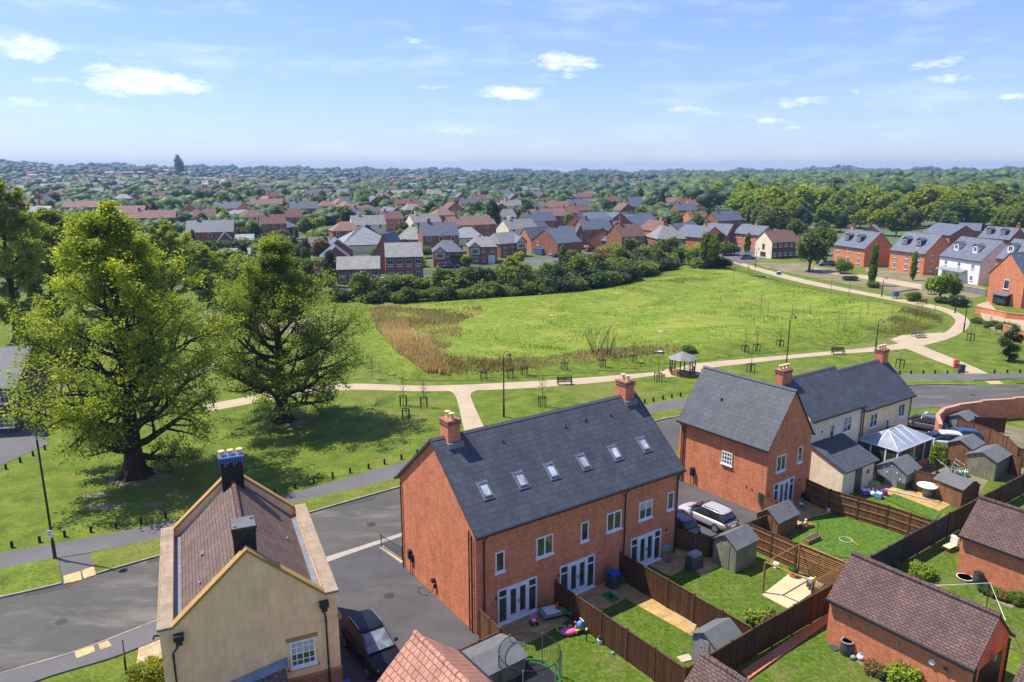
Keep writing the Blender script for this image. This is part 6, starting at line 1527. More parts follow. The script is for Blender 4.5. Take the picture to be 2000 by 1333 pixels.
fence('dark brown fence across the garden ends, above the brick edging', [(1340, 1306), (1471, 1227), (1624, 1142)], 'fence')
fence('low brown fence closing the silver car driveway', [(1321, 1033), (1387, 1051), (1489, 1010), (1541, 990)], 'fence_brown', 1.45, rails=False)
fence('gate of brown boards against the corner of the brick gable house', [(1491, 968), (1541, 990)], 'fence_brown', 1.7, name='garden_gate', bay=1.2)
fence('brown railed fence between the sage shed and the artificial lawn', [(1464, 1022), (1557, 1062), (1650, 1096)], 'fence_brown', 1.8, rails=True)
fence('brown railed fence along the top of the artificial lawn', [(1577, 936), (1623, 957), (1736, 989), (1824, 1018)], 'fence_brown', 1.8, rails=True)
fence('charcoal fence at the end of the artificial lawn', [(1702, 1086), (1855, 1002)], 'fence_grey', 1.85, postm='fence_grey', cap='fence_grey')
fence('dark brown fence rising to the right edge beyond the charcoal fence', [(1856, 1002), (2000, 926), (2040, 905)], 'fence')
fence('brown fence behind the grey playhouse shed', [(1787, 919), (1870, 936), (1908, 942)], 'fence_brown', 1.7)
fence('dark fence between the lean-to and the conservatory', [(1668, 884), (1700, 907)], 'fence', 1.8)
fence('dark brown fence running from the buff house towards the parked cars', [(1774, 844), (1812, 856), (1852, 876)], 'fence', 1.7)
fence('brown fence along the earth garden by the brick garden wall', [(1872, 817), (1936, 838), (1969, 854)], 'fence_brown', 1.7)
fence('brown fence from the round wall corner, between the earth gardens', [(1866, 858), (1935, 870), (1996, 896)], 'fence_brown', 1.7)
fence('short brown fence at the right edge by the blue tarpaulin', [(1969, 854), (1990, 875), (2012, 880)], 'fence_brown', 1.7)
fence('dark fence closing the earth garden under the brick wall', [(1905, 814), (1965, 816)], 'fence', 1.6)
fence('brown gate at the front corner of the long terrace', [(937, 1192), (977, 1228)], 'fence_brown', 1.85, name='garden_gate', bay=1.2)
fence('brown fence behind the pink garage, below the driveway', [(893, 1272), (978, 1231)], 'fence_brown', 1.6)
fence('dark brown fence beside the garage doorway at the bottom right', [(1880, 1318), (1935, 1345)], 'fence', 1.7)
# fairy lights on the first fence
a, b = G(1090, 1139, 1.75), G(1335, 1304, 1.75)
for k in range(15):
    p = a.lerp(b, (k + .5) / 15); m = MB(); m.lathe((p.x - .04, p.y - .05), [(.01, 1.66), (.035, 1.68), (.04, 1.71), (.02, 1.74)], 8)
    tag(m.build('fence_light', M['p_white']), 'tiny white light fixed near the top of the nearest lawn fence', 'light', 'small lights along the dark brown fence')

# railing by the road at the head of the driveway
def railing(label, pts, h=1.0, gap=.13, group=None):
    P = [G(x, y) for x, y in pts]; o = P[0]; t = thing('railing', label, 'railing', o, 0, group); m = MB(); q = MB()
    for a, b in zip(P[:-1], P[1:]):
        a = a - o; b = b - o; d = b - a; n = int(d.length / gap)
        m.tube([a + Vector((0, 0, h)), b + Vector((0, 0, h))], .022, 6).tube([a + Vector((0, 0, .15)), b + Vector((0, 0, .15))], .018, 6)
        for k in range(n + 1): p = a.lerp(b, k / n); m.tube([p + Vector((0, 0, .15)), p + Vector((0, 0, h))], .011, 4)
    for p in P: q = MB(); q.tube([p - o, p - o + Vector((0, 0, h + .1))], .035, 6); q.build('post', M['blackm'], t)
    m.build('bars', M['blackm'], t); return t
railing('black railing on a stone edge between the terrace and the driveway entrance', [(745, 1072), (786, 1098)])
S('stone_edge', [(742, 1072), (748, 1069), (790, 1097), (785, 1103)], .12, 'stone', .12)
railing('black railing of a small yard behind the brick gable house, by the lean-to', [(1600, 940), (1650, 955), (1690, 938)], 1.9)
railing('tall black railing at the bottom edge left of the beige house', [(250, 1345), (247, 1308)], 1.6, .25)

# ---------------------------------------------------------------- sheds
def shed(label, px, py, rz, w, d, he, hr, wall, roof='felt', door=True, name='garden_shed', axis='u', over=.12):
    p = G(px, py); t = thing(name, label, 'shed', (p.x, p.y, 0), R(rz))
    gable_walls(t, w, d, he, hr, axis, M[wall], z0=0); gable_roof(t, w, d, he, hr, axis, M[roof], over, over, .04, False)
    if door:
        m = MB(); m.box(w * .35, w * .75, -.03, -.001, .08, min(he - .08, 1.75)) if axis == 'u' else m.box(w * .28, w * .72, -.03, -.001, .08, min(he, 1.8)); dd = m.build('door', M[wall], t)
        m = MB(); m.box(w * .36, w * .39, -.05, -.031, .3, .36).box(w * .36, w * .39, -.05, -.031, he - .5, he - .44); m.build('hinge', M['black'], dd)
    return t
t = shed('sage green shed with grey ridged roof and black hinges, by the barbecue cover', 1391, 1099, -53, 1.75, 2.2, 1.75, 2.35, 'shed_sage', axis='v')
t = shed('small shed with dark felt roof at the corner of the artificial lawn', 1476, 1036, -53, 1.7, 2.4, 1.3, 1.95, 'shed_brown', axis='v')
t = shed('grey plastic garden shed against the corner of the dark fences', 1350, 1290, -53, 1.5, 1.9, 1.6, 2.05, 'shed_grey', axis='v')
t = shed('grey-roofed shed with pale boards between the pink garage and the trampoline', 900, 1340, -53, 2.1, 2.5, 1.6, 1.95, 'shed_sage', axis='v'); t.location = G(897, 1276, 1.65); t.location.z = 0
t = shed('grey painted playhouse shed with green base, in the conservatory garden', 1711, 941, -53, 2.3, 2.3, 1.45, 2.15, 'shed_grey', axis='v')
m = MB(); m.box(-.02, 2.32, -.02, 2.62, 0, .62); m.build('green_skirt', M['shed_green'], t)
for k, (x, z) in enumerate(((.5, 1.5), (1.1, 1.75), (.8, 1.15), (1.6, 1.3), (1.85, .85))): m = MB(frame_M(x, 0, 0, z)); m.tube([(0, -.04, 0), (0, -.002, 0)], .07, 6); m.build('butterfly_decoration', M['p_white'], t)
t = shed('brown shed with felt roof behind the playhouse shed, beside the slender tree', 1846, 905, -53, 1.9, 2.4, 1.9, 2.4, 'shed_brown', axis='v')
t = shed('dark felt-roofed shed full of garden clutter near the right edge', 1884, 924, -53, 2.2, 2.8, 1.7, 2.2, 'shed_sage', axis='v', door=False)
t = shed('light brown shed with grey roof at the fence left of the far garage', 1875, 995, 25, 2.0, 2.2, 1.6, 2.1, 'shed_brown', axis='v')
t = shed('grey lean-to shed in the corner of the brick garden wall', 1850, 838, -53, 1.7, 2.2, 1.3, 1.7, 'shed_grey', axis='v', door=False)

# ---------------------------------------------------------------- brick garden wall with coping
def brick_wall(label, pts, h, hs=None, mat='brick', cop='pinkstone', th=.22):
    P = [G(x, y) for x, y in pts]; o = P[0]; t = thing('garden_wall', label, 'wall', o)
    for i, (a, b) in enumerate(zip(P[:-1], P[1:])):
        hh = hs[i] if hs else h; a = a - o; b = b - o; d = b - a; W = Matrix.Translation(a) @ Matrix.Rotation(math.atan2(d.y, d.x), 4, 'Z')
        m = MB(W); m.box(-.02, d.length + .02, -th / 2, th / 2, -.1, hh); w = m.build('wall', M[mat], t)
        m = MB(W); m.box(-.05, d.length + .05, -th / 2 - .06, th / 2 + .06, hh + .001, hh + .09); m.build('coping', M[cop], w)
    return t
M['pinkstone'] = m_plain('pink_coping', (.50, .27, .18), .8)
brick_wall('stepped brick garden wall with pale coping that curves round the gardens at the right', [(1832, 868), (1826, 848), (1838, 836), (1868, 828), (1912, 822), (1975, 818), (2060, 815)], 1.9, [1.9, 1.9, 1.95, 2.0, 2.1, 2.2])
brick_wall('curved low brick retaining wall at the right edge beside the small shrubs', [(1958, 655), (1975, 660), (2030, 680)], 1.6)
brick_wall('brick terrace wall with railing below the gabled corner house', [(1905, 612), (1965, 625), (2030, 632)], 1.2)
brick_wall('low stone wall in front of the white house', [(1815, 556), (1870, 568), (1925, 578)], 1.2, None, 'slate_grey', 'stone')
S('ramp', [(1908, 598), (1930, 592), (1962, 628), (1955, 650), (1925, 640)], .3, 'slabs', .3)
S('terrace', [(1950, 618), (2030, 625), (2030, 665), (1985, 655)], .25, 'slabs', .25)
# ---------------------------------------------------------------- cars
def car(label, x, y, rz, paint, L=4.5, W=1.82, H=1.5, kind='hatch', group=None, far=False, name='parked_car', screen='carglass'):
    """x axis points to the front of the car; origin at the middle of the footprint"""
    t = thing(name, label, 'car', (x, y, .02), rz, group)
    s = L / 4.5; k = H / 1.5
    # stations along the length: x, half width at sill, half width at belt, belt z, bottom z
    st = [(-2.25, .62, .66, .62, .42), (-2.16, .80, .84, .86, .30), (-1.7, .88, .90, .96, .24), (-.8, .90, .91, .95, .20), (.3, .90, .91, .93, .20), (1.0, .89, .90, .92, .22), (1.6, .86, .86, .82, .24), (2.05, .76, .74, .70, .28), (2.25, .55, .52, .55, .38)]
    V = []; n = 8
    for (sx, a, b, zb, z0) in st:
        sx *= s; a *= W / 1.82; b *= W / 1.82; zb *= k
        V += [(sx, -a * .92, z0), (sx, -a, z0 + .16), (sx, -b, zb - .16), (sx, -b * .88, zb), (sx, b * .88, zb), (sx, b, zb - .16), (sx, a, z0 + .16), (sx, a * .92, z0)]
    F = []
    for i in range(len(st) - 1):
        for j in range(n): F.append((i * n + j, (i + 1) * n + j, (i + 1) * n + (j + 1) % n, i * n + (j + 1) % n))
    F.append(tuple(range(n))); F.append(tuple(range((len(st) - 1) * n, len(st) * n))[::-1])
    F = [f[::-1] for f in F]
    m = MB(); m.add(V, F); body = m.build('body', M[paint], t, smooth=True); sub = body.modifiers.new('s', 'SUBSURF'); sub.levels = sub.render_levels = 1 if far else 2
    # cabin: glass house and roof
    zb = .93 * k; zr = H
    rear = -2.0 if kind != 'saloon' else -1.55
    cab = [(rear * s, .76, zb - .05), ((rear + .35) * s, .62, zr - .06), (.15 * s, .64, zr), (.95 * s, .76, zb - .03)]
    xr0, xr1 = (rear + .55) * s, .0 * s; wb = .78 * W / 1.82; wt = .60 * W / 1.82
    def loft(sts, name, mt, par, open_=False):
        V = []; F = []; n = len(sts[0])
        for ring in sts: V += ring
        for i in range(len(sts) - 1):
            for j in range(n): F.append((i * n + j, i * n + (j + 1) % n, (i + 1) * n + (j + 1) % n, (i + 1) * n + j))
        F += [tuple(range(n))[::-1], tuple(range((len(sts) - 1) * n, len(sts) * n))]
        m = MB(); m.add(V, F); o = m.build(name, M[mt], par, smooth=True); sb = o.modifiers.new('s', 'SUBSURF'); sb.levels = sb.render_levels = 1 if far else 2; return o
    def ring(x, b, tt, z0, z1): return [(x, -b, z0), (x, -b, z0 + (z1 - z0) * .25), (x, -tt, z1 - .05), (x, -tt * .7, z1), (x, tt * .7, z1), (x, tt, z1 - .05), (x, b, z0 + (z1 - z0) * .25), (x, b, z0)]
    loft([ring(rear * s - .05, wb * .92, wb * .86, zb - .12, zb + .10), ring(rear * s + .10, wb * .98, wt * 1.04, zb - .12, zr - .26), ring(xr0 - .1, wb * 1.04, wt * 1.08, zb - .12, zr), ring(-.6 * s, wb * 1.06, wt * 1.12, zb - .12, zr + .02), ring(xr1 + .05, wb * 1.05, wt * 1.1, zb - .12, zr - .01), ring(xr1 + .55, wb * 1.03, wb * .96, zb - .12, zr - .34), ring(1.12 * s, wb, wb * .93, zb - .12, zb + .02)], 'windows', 'carglass', t)
    m = MB(); V = [(1.14 * s, -wb + .1, zb + .02), (1.14 * s, wb - .1, zb + .02), (xr1 + .27, wt - .06, zr - .09), (xr1 + .27, -wt + .06, zr - .09)]; V += [(p[0] + .03, p[1], p[2] + .03) for p in V]
    m.add(V, [(3, 2, 1, 0), (4, 5, 6, 7), (0, 1, 5, 4), (1, 2, 6, 5), (2, 3, 7, 6), (3, 0, 4, 7)]); m.build('windscreen', M[screen], t)
    def rring(x, w, z): return [(x, -w, z - .09), (x, -w * .98, z - .02), (x, -w * .6, z + .025), (x, w * .6, z + .025), (x, w * .98, z - .02), (x, w, z - .09)]
    ro = loft([rring(xr0 - .32, wt * 1.0, zr - .09), rring(xr0, wt * 1.13, zr), rring(-.6 * s, wt * 1.17, zr + .02), rring(xr1, wt * 1.12, zr), rring(xr1 + .18, wt * 1.02, zr - .07)], 'roof', paint, t)
    for y_ in (-1, 1):
        for xx in (1.42 * s, -1.38 * s):
            q = MB(); q.tube([(xx, y_ * (W / 2 - .22), .33), (xx, y_ * (W / 2 + .005), .33)], .33, 18); w = q.build('wheel', M['tyre'], t)
            if not far:
                q = MB(); q.tube([(xx, y_ * (W / 2), .33), (xx, y_ * (W / 2 + .02), .33)], .22, 16); q.build('rim', M['alloy'], w)
                for a in range(5):
                    pass
    if far: return t
    for y_ in (-1, 1):
        q = MB(); q.box(1.92 * s, 2.08 * s, y_ * .5 - .14, y_ * .5 + .14, .52 * k, .63 * k); q.build('headlight', M['lamp_clear'], t, bevel=.03)
        q = MB(); q.box(-2.16 * s, -1.98 * s, y_ * .64 - .12, y_ * .64 + .12, .68 * k, .82 * k); q.build('tail_light', M['lamp_red'], t, bevel=.03)
        q = MB(); q.box(.72 * s, .9 * s, y_ * (W / 2 + .02) - .1, y_ * (W / 2 + .02) + .1, zb - .02, zb + .12); q.build('wing_mirror', M[paint], t, bevel=.03)
        q = MB(); q.tube([(xr0 + .05, y_ * (wt - .0), zr + .05), (xr1 - .1, y_ * (wt - .0), zr + .05)], .02, 6); q.build('roof_rail', M['blackm'] if paint != 'blackcar' else M['alloy'], ro)
        for (xa, xb) in ((rear * s + .55, -.52 * s), (-.45 * s, .5 * s)):   # pillars between the windows
            pass
    q = MB(); q.box(-2.29 * s, -2.2 * s, -.26, .26, .5, .62); q.build('number_plate', M['plate'], t)
    q = MB(); q.box(2.18 * s, 2.27 * s, -.5, .5, .36, .5); q.build('grille', M['blackm'], t)
    # rear window pane edge and lower bumper
    q = MB(); q.box(-2.27 * s, -2.1 * s, -.7, .7, .3, .45); q.build('bumper', M['p_dgrey'], t)
    return t
p = G(1380, 1020); car('silver estate car with black roof rails, its rear towards the sheds', p.x, p.y, R(128), 'silver', 4.55, 1.85, 1.46)
p = G(1318, 1034); car('mauve-grey car half hidden behind the corner of the long terrace', p.x - .3, p.y, R(128), 'violetcar', 4.2, 1.75, 1.4)
p = G(728, 1282); car('black off-road car with pale windscreen between the beige house and the terrace', p.x, p.y, R(-56), 'blackcar', 4.7, 1.92, 1.72, screen='windscreen')
p = G(1800, 838); car('dark mauve car beside the end of the buff house', p.x, p.y, R(140), 'violetcar', 4.3, 1.8, 1.45)
p = G(1868, 868); car('dark blue car behind the garden fences, nearest the round wall corner', p.x, p.y, R(165), 'bluecar', 4.4, 1.8, 1.5)
p = G(1835, 872); car('pale grey car with glinting roof beside the dark blue car', p.x, p.y, R(165), 'whitecar', 4.3, 1.8, 1.45)
for (px, py, rz, c, lab) in ((1100, 497, 20, 'whitecar', 'white car on the estate road before the white-fronted house'), (1092, 503, 200, 'blackcar', 'black car on the estate road beside the bay-windowed gable'), (869, 524, 10, 'redcar', 'red car at the first mock-Tudor house'), (882, 524, 10, 'bluecar', 'blue car beside the red car'),
                             (747, 553, 95, 'whitecar', 'white van-like car in the gap between the blocks of flats'), (836, 552, 80, 'violetcar', 'grey car right of the three-storey flats'), (1615, 520, 170, 'bluecar', 'blue car on the track left of the first dormered house'), (1360, 505, 20, 'blackcar', 'black car by the ivy-covered gable'), (1460, 507, 5, 'violetcar', 'dark car at the road end above the path'),
                             (588, 474, 10, 'whitecar', 'white car left of the clipped bush'), (1290, 432, 0, 'whitecar', 'white car by the pale sports field'), (1278, 433, 0, 'violetcar', 'grey car by the pale sports field'), (100, 748, 20, 'violetcar', 'grey car in the yard behind the left edge house'), (1320, 512, 0, 'whitecar', 'white car on the road before the hipped house'), (1155, 492, 30, 'redcar', 'red car near the oval-window house'), (648, 485, 5, 'blackcar', 'black car beside the pale hall')):
    p = G(px, py); car(lab, p.x, p.y, R(rz), c, far=True)

# ---------------------------------------------------------------- street lamps, bollards, benches
def lamp(label, px, py, pt, sign=False, cat='street lamp'):
    p = G(px, py); h = height_at(p.x, p.y, pt); t = thing('street_lamp', label, cat, p)
    m = MB(); m.lathe((0, 0), [(.14, 0), (.14, .1), (.11, .15), (.11, 1.3), (.075, 1.4), (.06, h - .75)], 10); m.build('pole', M['blackm'], t)
    m = MB(); m.tube([(0, 0, h - .8), (0, 0, h - .35), (.1, 0, h - .1), (.3, 0, h - .02), (.5, 0, h - .08), (.55, 0, h - .22)], .03, 8); m.build('bracket', M['blackm'], t)
    m = MB(); m.lathe((.55, 0), [(.05, h - .2), (.12, h - .26), (.26, h - .42), (.27, h - .46)], 14); hd = m.build('lamp_head', M['blackm'], t)
    m = MB(); m.lathe((.55, 0), [(.22, h - .462), (.2, h - .54), (.1, h - .6)], 14); m.build('lens', M['lamp_clear'], hd)
    if sign:
        m = MB(); m.box(-.17, .17, -.16, -.13, 1.65, 2.15); s = m.build('notice', M['p_white'], t)
        m = MB(); m.box(-.11, .11, -.163, -.161, 2.0, 2.06).box(-.11, .06, -.163, -.161, 1.88, 1.92).box(-.11, .09, -.163, -.161, 1.78, 1.82); m.build('print', M['p_grey'], s)
    return t
lamp('black street lamp with a small white notice on its pole, at the left crossing', 108, 1093, 838, True)
lamp('black park lamp behind the long terrace roof, near the path fork', 984, 815, 686)
lamp('black park lamp behind the brick gable house, right of the gazebo', 1534, 733, 614)
lamp('black park lamp beside the chimney of the buff house', 1710, 684, 624)
lamp('thin park lamp on the outer side of the path bend', 1882, 648, 590)
lamp('thin park lamp halfway along the far side of the path', 1722, 580, 540)
lamp('thin park lamp near the top end of the path', 1475, 524, 484)
lamp('short lamp post where the path bend turns back', 1865, 612, 578)
def bollards():
    m = MB(); m.box(-.075, .075, -.075, .075, -.05, .46); m.add([(-.075, -.075, .46), (.075, -.075, .46), (.075, .075, .46), (-.075, .075, .46), (0, 0, .5)], [(0, 1, 4), (1, 2, 4), (2, 3, 4), (3, 0, 4)])
    o = m.build('bollard', M['bollard']); me = o.data; bpy.data.objects.remove(o)
    runs = [('along the pavement left of the beige house', [(-30, 1081), (24, 1070), (78, 1060), (127, 1049), (178, 1040), (227, 1033), (276, 1023), (324, 1013), (372, 1002)]),
            ('between the beige house and the terrace', [(537, 967), (577, 955), (613, 944), (650, 933), (684, 924), (720, 916), (751, 907), (784, 898), (815, 888)]),
            ('between the terrace and the brick gable', [(1232, 793), (1259, 788), (1276, 785), (1295, 781), (1312, 778), (1329, 775)]),
            ('behind the rendered pair, before the side path', [(1736, 733), (1757, 732), (1779, 731), (1803, 731), (1826, 731), (1850, 731), (1873, 731)]), ('on the far right verge', [(1942, 730), (1967, 729), (1992, 729), (2016, 729)]), ('above the left street lamp', [(12, 917), (40, 904), (65, 891), (88, 879)])]
    for where, pts in runs:
        for k, (px, py) in enumerate(pts):
            p = G(px, py); o = bpy.data.objects.new('bollard', me); col.objects.link(o); o.location = p; o.rotation_euler.z = R(20)
            tag(o, f'{ordn[k]} black wooden bollard from the left, {where}', 'bollard', 'black wooden bollards round the park')
bollards()
def bench(label, px, py, rz, mat='timber_dark', back=True, L=1.9, mat2='blackm'):
    t = thing('park_bench', label, 'bench', G(px, py), R(rz)); a = L / 2
    m = MB()
    for y in (-.22, -.07, .08): m.box(-a, a, y, y + .12, .43, .47)
    m.box(-a, a, -.2, .18, .39, .43); m.build('seat', M[mat], t)
    if back:
        m = MB(); m.box(-a, a, .24, .28, .5, .62).box(-a, a, .26, .30, .66, .78).box(-a, a, .28, .32, .82, .92).box(-.04, .04, .3, .33, .4, .92); m.build('backrest', M[mat], t)
    for x in (-a + .15, a - .15):
        m = MB(); m.box(x - .04, x + .04, -.2, -.12, 0, .39).box(x - .04, x + .04, .2, .28, 0, .9 if back else .39).box(x - .04, x + .04, -.12, .2, .3, .38); m.build('leg', M[mat2], t)
    return t
bench('dark park bench beside the path behind the terrace', 1103, 752, 6)
bench('dark park bench beside the path behind the rendered pair', 1637, 692, 6)
bench('dark bench on the upper edge of the field near the road end', 1481, 547, -8, 'p_dgrey', True, 3.2)
bench('dark backless bench or log at the top of the field', 1342, 540, 0, 'timber_dark', False, 3.6)
bench('dark bench inside the curve of the path by the bushes', 1800, 594, -20)
bench('pale concrete bench by the grass strip, low and backless', 1150, 584, -5, 'stone', False, 2.6, 'stone')
t = thing('picnic_bench', 'dark picnic bench on the gravel patch inside the path junction', 'bench', G(1793, 659), R(8))
m = MB(); m.box(-.9, .9, -.35, .35, .72, .77); m.build('tabletop', M['p_dgrey'], t)
for y in (-.7, .7): m = MB(); m.box(-.9, .9, y - .13, y + .13, .42, .46); m.build('seat', M['p_dgrey'], t)
for x in (-.65, .65): m = MB(); m.tube([(x, -.75, 0), (x, -.2, .72)], .04, 6).tube([(x, .75, 0), (x, .2, .72)], .04, 6).tube([(x, -.7, .4), (x, .7, .4)], .04, 6); m.build('leg', M['p_dgrey'], t)
# gazebo
t = thing('gazebo', 'open eight-sided bandstand gazebo with grey roof beside the path', 'gazebo', G(1332, 731))
R8 = [(1.55 * math.cos(R(22.5 + 45 * k)), 1.55 * math.sin(R(22.5 + 45 * k))) for k in range(8)]
m = MB(); m.prism(R8, 0, .18); m.build('floor', M['timber'], t)
for k, (x, y) in enumerate(R8): m = MB(); m.box(x - .06, x + .06, y - .06, y + .06, .18, 2.1); m.build('post', M['timber_dark'], t)
m = MB(); R9 = [(x * 1.2, y * 1.2) for x, y in R8]; V = [(x, y, 2.08) for x, y in R9] + [(x * .9, y * .9, 2.2) for x, y in R9] + [(0, 0, 2.95)]; m.add(V, [(i, (i + 1) % 8, 8 + (i + 1) % 8, 8 + i) for i in range(8)] + [(8 + i, 8 + (i + 1) % 8, 16) for i in range(8)] + [tuple(range(8))[::-1]]); m.build('roof', M['slate_grey'], t)
for k in range(8):
    if k in (1, 5): continue
    (x0, y0), (x1, y1) = R8[k], R8[(k + 1) % 8]; m = MB(); m.tube([(x0, y0, .95), (x1, y1, .95)], .035, 5).tube([(x0, y0, .35), (x1, y1, .35)], .03, 5)
    for j in range(1, 6): f = j / 6; m.tube([(x0 + (x1 - x0) * f, y0 + (y1 - y0) * f, .35), (x0 + (x1 - x0) * f, y0 + (y1 - y0) * f, .95)], .018, 4)
    m.build('balustrade', M['timber_dark'], t)
# bins by the side path
t = thing('litter_bin', 'red litter bin where the side path meets the pavement', 'bin', G(1867, 719)); m = MB(); m.box(-.25, .25, -.25, .25, 0, .95); m.build('body', M['p_red'], t, bevel=.04); m = MB(); m.box(-.28, .28, -.28, .28, .951, 1.05); m.build('lid', M['p_red'], t, bevel=.03); m = MB(); m.box(-.17, .17, -.27, -.255, .7, .85); m.build('notice', M['p_white'], t)
t = thing('litter_bin', 'dark litter bin standing right of the red one', 'bin', G(1877, 727)); m = MB(); m.box(-.33, .33, -.3, .3, 0, .85); m.build('body', M['p_dgrey'], t, bevel=.05); m = MB(); m.box(-.36, .36, -.33, .33, .851, .95); m.build('lid', M['blackm'], t, bevel=.03)

# ---------------------------------------------------------------- young trees in guards
def sapling(label, px, py, h, dense, seed, guard=True, mat='leaf_russet'):
    t = thing('sapling', label, 'sapling', G(px, py), 0, 'staked saplings round the field'); r = np.random.default_rng(seed); m = MB(); m.tube([(0, 0, 0), (.03, .02, h * .5), (0, .04, h)], [.035, .025, .008], 5)
    C = []
    for k in range(14):
        z = h * (.4 + .55 * k / 14); a = k * 2.4; l = h * .16 * (1 - .5 * k / 14); e = Vector((math.cos(a) * l, math.sin(a) * l, z + l * 1.1)); m.tube([(0, .02, z), e], [.012, .004], 4); C += [tuple(Vector((0, .02, z)).lerp(e, f)) for f in (.5, .8, 1)]
    m.build('trunk', M['bark_far'], t)
    if dense:
        P = np.repeat(np.array(C), dense, 0); P = P + r.normal(0, .09, P.shape); V, F = leaf_quads(r, P, .14); np_mesh('crown', V, F, M[mat], t, attr=r.uniform(0, 1, len(P)))
    if guard:
        g = thing('tree_guard', label.replace('sapling', 'guard frame').replace('thin', 'timber'), 'tree guard', G(px, py), R(15), 'timber frames round the saplings')
        for (x, y) in ((-.33, -.33), (.33, -.33), (.33, .33), (-.33, .33)):
            m = MB(); m.box(x - .035, x + .035, y - .035, y + .035, 0, 1.15); m.build('stake', M['bollard'], g)
        m = MB()
        m.box(-.33, .33, -.35, -.32, 1.05, 1.12).box(-.33, .33, .32, .35, 1.05, 1.12).box(-.35, -.32, -.318, .318, 1.05, 1.12).box(.32, .35, -.318, .318, 1.05, 1.12)
        m.build('rail', M['bollard'], g)
for i, (px, py, h, dn, gd, lab) in enumerate([
    (788, 793, 3.4, 2, 1, 'thin sapling left of the path fork, first of three'), (828, 796, 3.2, 3, 1, 'thin sapling left of the path fork, with reddish leaves'), (793, 820, 1.6, 0, 1, 'bare stub of a thin sapling below the other two by the fork'), (1059, 795, 3.4, 3, 1, 'thin sapling right of the fork, behind the terrace roof'),
    (945, 743, 3, 1, 1, 'thin sapling beyond the path above the fork'), (727, 741, 3, 3, 0, 'thin red-leaved sapling at the left end of the field'), (997, 740, 3, 0, 1, 'thin sapling just right of the park lamp'), (1024, 735, 3, 3, 1, 'leafy thin sapling beyond the reeds'), (1102, 725, 2.2, 0, 1, 'short thin sapling by the right end of the reeds'), (1176, 719, 2.6, 2, 1, 'thin sapling below the bare bush'), (1237, 711, 3.0, 3, 1, 'thin sapling left of the gazebo'), (1285, 746, 3.2, 0, 1, 'thin sapling in front of the gazebo'),
    (1455, 690, 3.8, 1, 1, 'thin sapling above the slate roof of the brick gable'), (1477, 688, 3.8, 2, 1, 'thin sapling just right of that above the slate roof'), (1523, 680, 3.6, 0, 1, 'thin sapling left of the lamp by the brick gable'), (1466, 728, 3.2, 0, 1, 'thin sapling behind the slate ridge'), (1757, 719, 2.2, 0, 1, 'thin sapling between chimney and side path'),
    (1635, 660, 4.4, 1, 0, 'tall thin sapling in the right half of the field'), (1648, 655, 4, 0, 0, 'bare thin sapling beside the tall one'), (1677, 645, 4.4, 0, 0, 'bare thin sapling further right in the field'), (1693, 628, 4.4, 0, 0, 'pair-staked thin sapling near the banks'), (1621, 585, 4.4, 0, 0, 'bare thin sapling inside the upper path'), (1657, 583, 3.6, 1, 0, 'thin sapling beside the upper path'), (1740, 632, 3.4, 0, 0, 'small thin sapling on the bank'), (1786, 640, 4.6, 3, 0, 'leafy thin sapling inside the path bend'), (1796, 637, 4.6, 3, 0, 'leafy thin sapling right beside it in the bend'), (1824, 623, 3.4, 0, 0, 'bare thin sapling at the inner edge of the bend'),
    (1432, 556, 5.6, 4, 0, 'narrow thin sapling at the top of the field'), (1461, 534, 2.2, 2, 0, 'short thin sapling by the top of the path'), (1203, 562, 3.4, 0, 0, 'bare thin sapling near the hedge'), (1192, 560, 3.4, 0, 0, 'slanting thin sapling near the hedge'), (1485, 620, 4.8, 2, 0, 'faint thin sapling in the middle of the field'), (1498, 630, 3.8, 0, 0, 'thin sapling ringed by a pale mat'), (1581, 624, 3.0, 0, 0, 'small thin sapling on a pale mat'), (1895, 667, 2.4, 0, 1, 'short thin sapling on the right lawn'), (1903, 655, 2.8, 2, 0, 'thin sapling before the garden wall'),
    (1932, 653, 3.0, 2, 0, 'thin sapling by the low wall shrubs'), (1545, 640, 4, 0, 0, 'thin sapling left of the lamp top in the field'), (1088, 578, 3, 0, 0, 'dead thin sapling before the hedge'), (660, 600, 3, 0, 0, 'bare thin sapling at the left corner of the hedge')]):
    sapling(lab, px, py, h, dn, 100 + i, bool(gd))
t = big_tree('young_tree', 'small dark-leaved tree in a frame on the right lawn by the edge', 'tree', tuple(G(1970, 706)), 4.4, [(0, .2), (.35, .9), (.6, 1.2), (.85, .9), (1, .2)], .1, 9, 'leaf_dark', 5, 4, .2)
# leafless bush in the field
def bare_bush(label, px, py, h, seed):
    t = thing('bare_bush', label, 'bush', G(px, py)); r = random.Random(seed)
    for k in range(9):
        a = r.uniform(0, 6.28); l = h * r.uniform(.6, 1); e = Vector((math.cos(a) * l * .45, math.sin(a) * l * .45, l)); m = MB(); mid_ = e * .5 + Vector((0, 0, .2)); m.tube([(0, 0, 0), mid_, e], [.05, .03, .008], 5)
        for j in range(7):
            f = .35 + j * .09; p = e * f; d = Vector((r.uniform(-1, 1), r.uniform(-1, 1), r.uniform(.4, 1.2))) * l * .22; m.tube([p, p + d], [.018, .004], 4)
        m.build('stem', M['bark_far'], t)
bare_bush('leafless spreading bush standing in the reeds right of the field centre', 1163, 703, 5.2, 3)
bare_bush('smaller leafless bush just right of the larger bare one', 1186, 706, 4.2, 8)

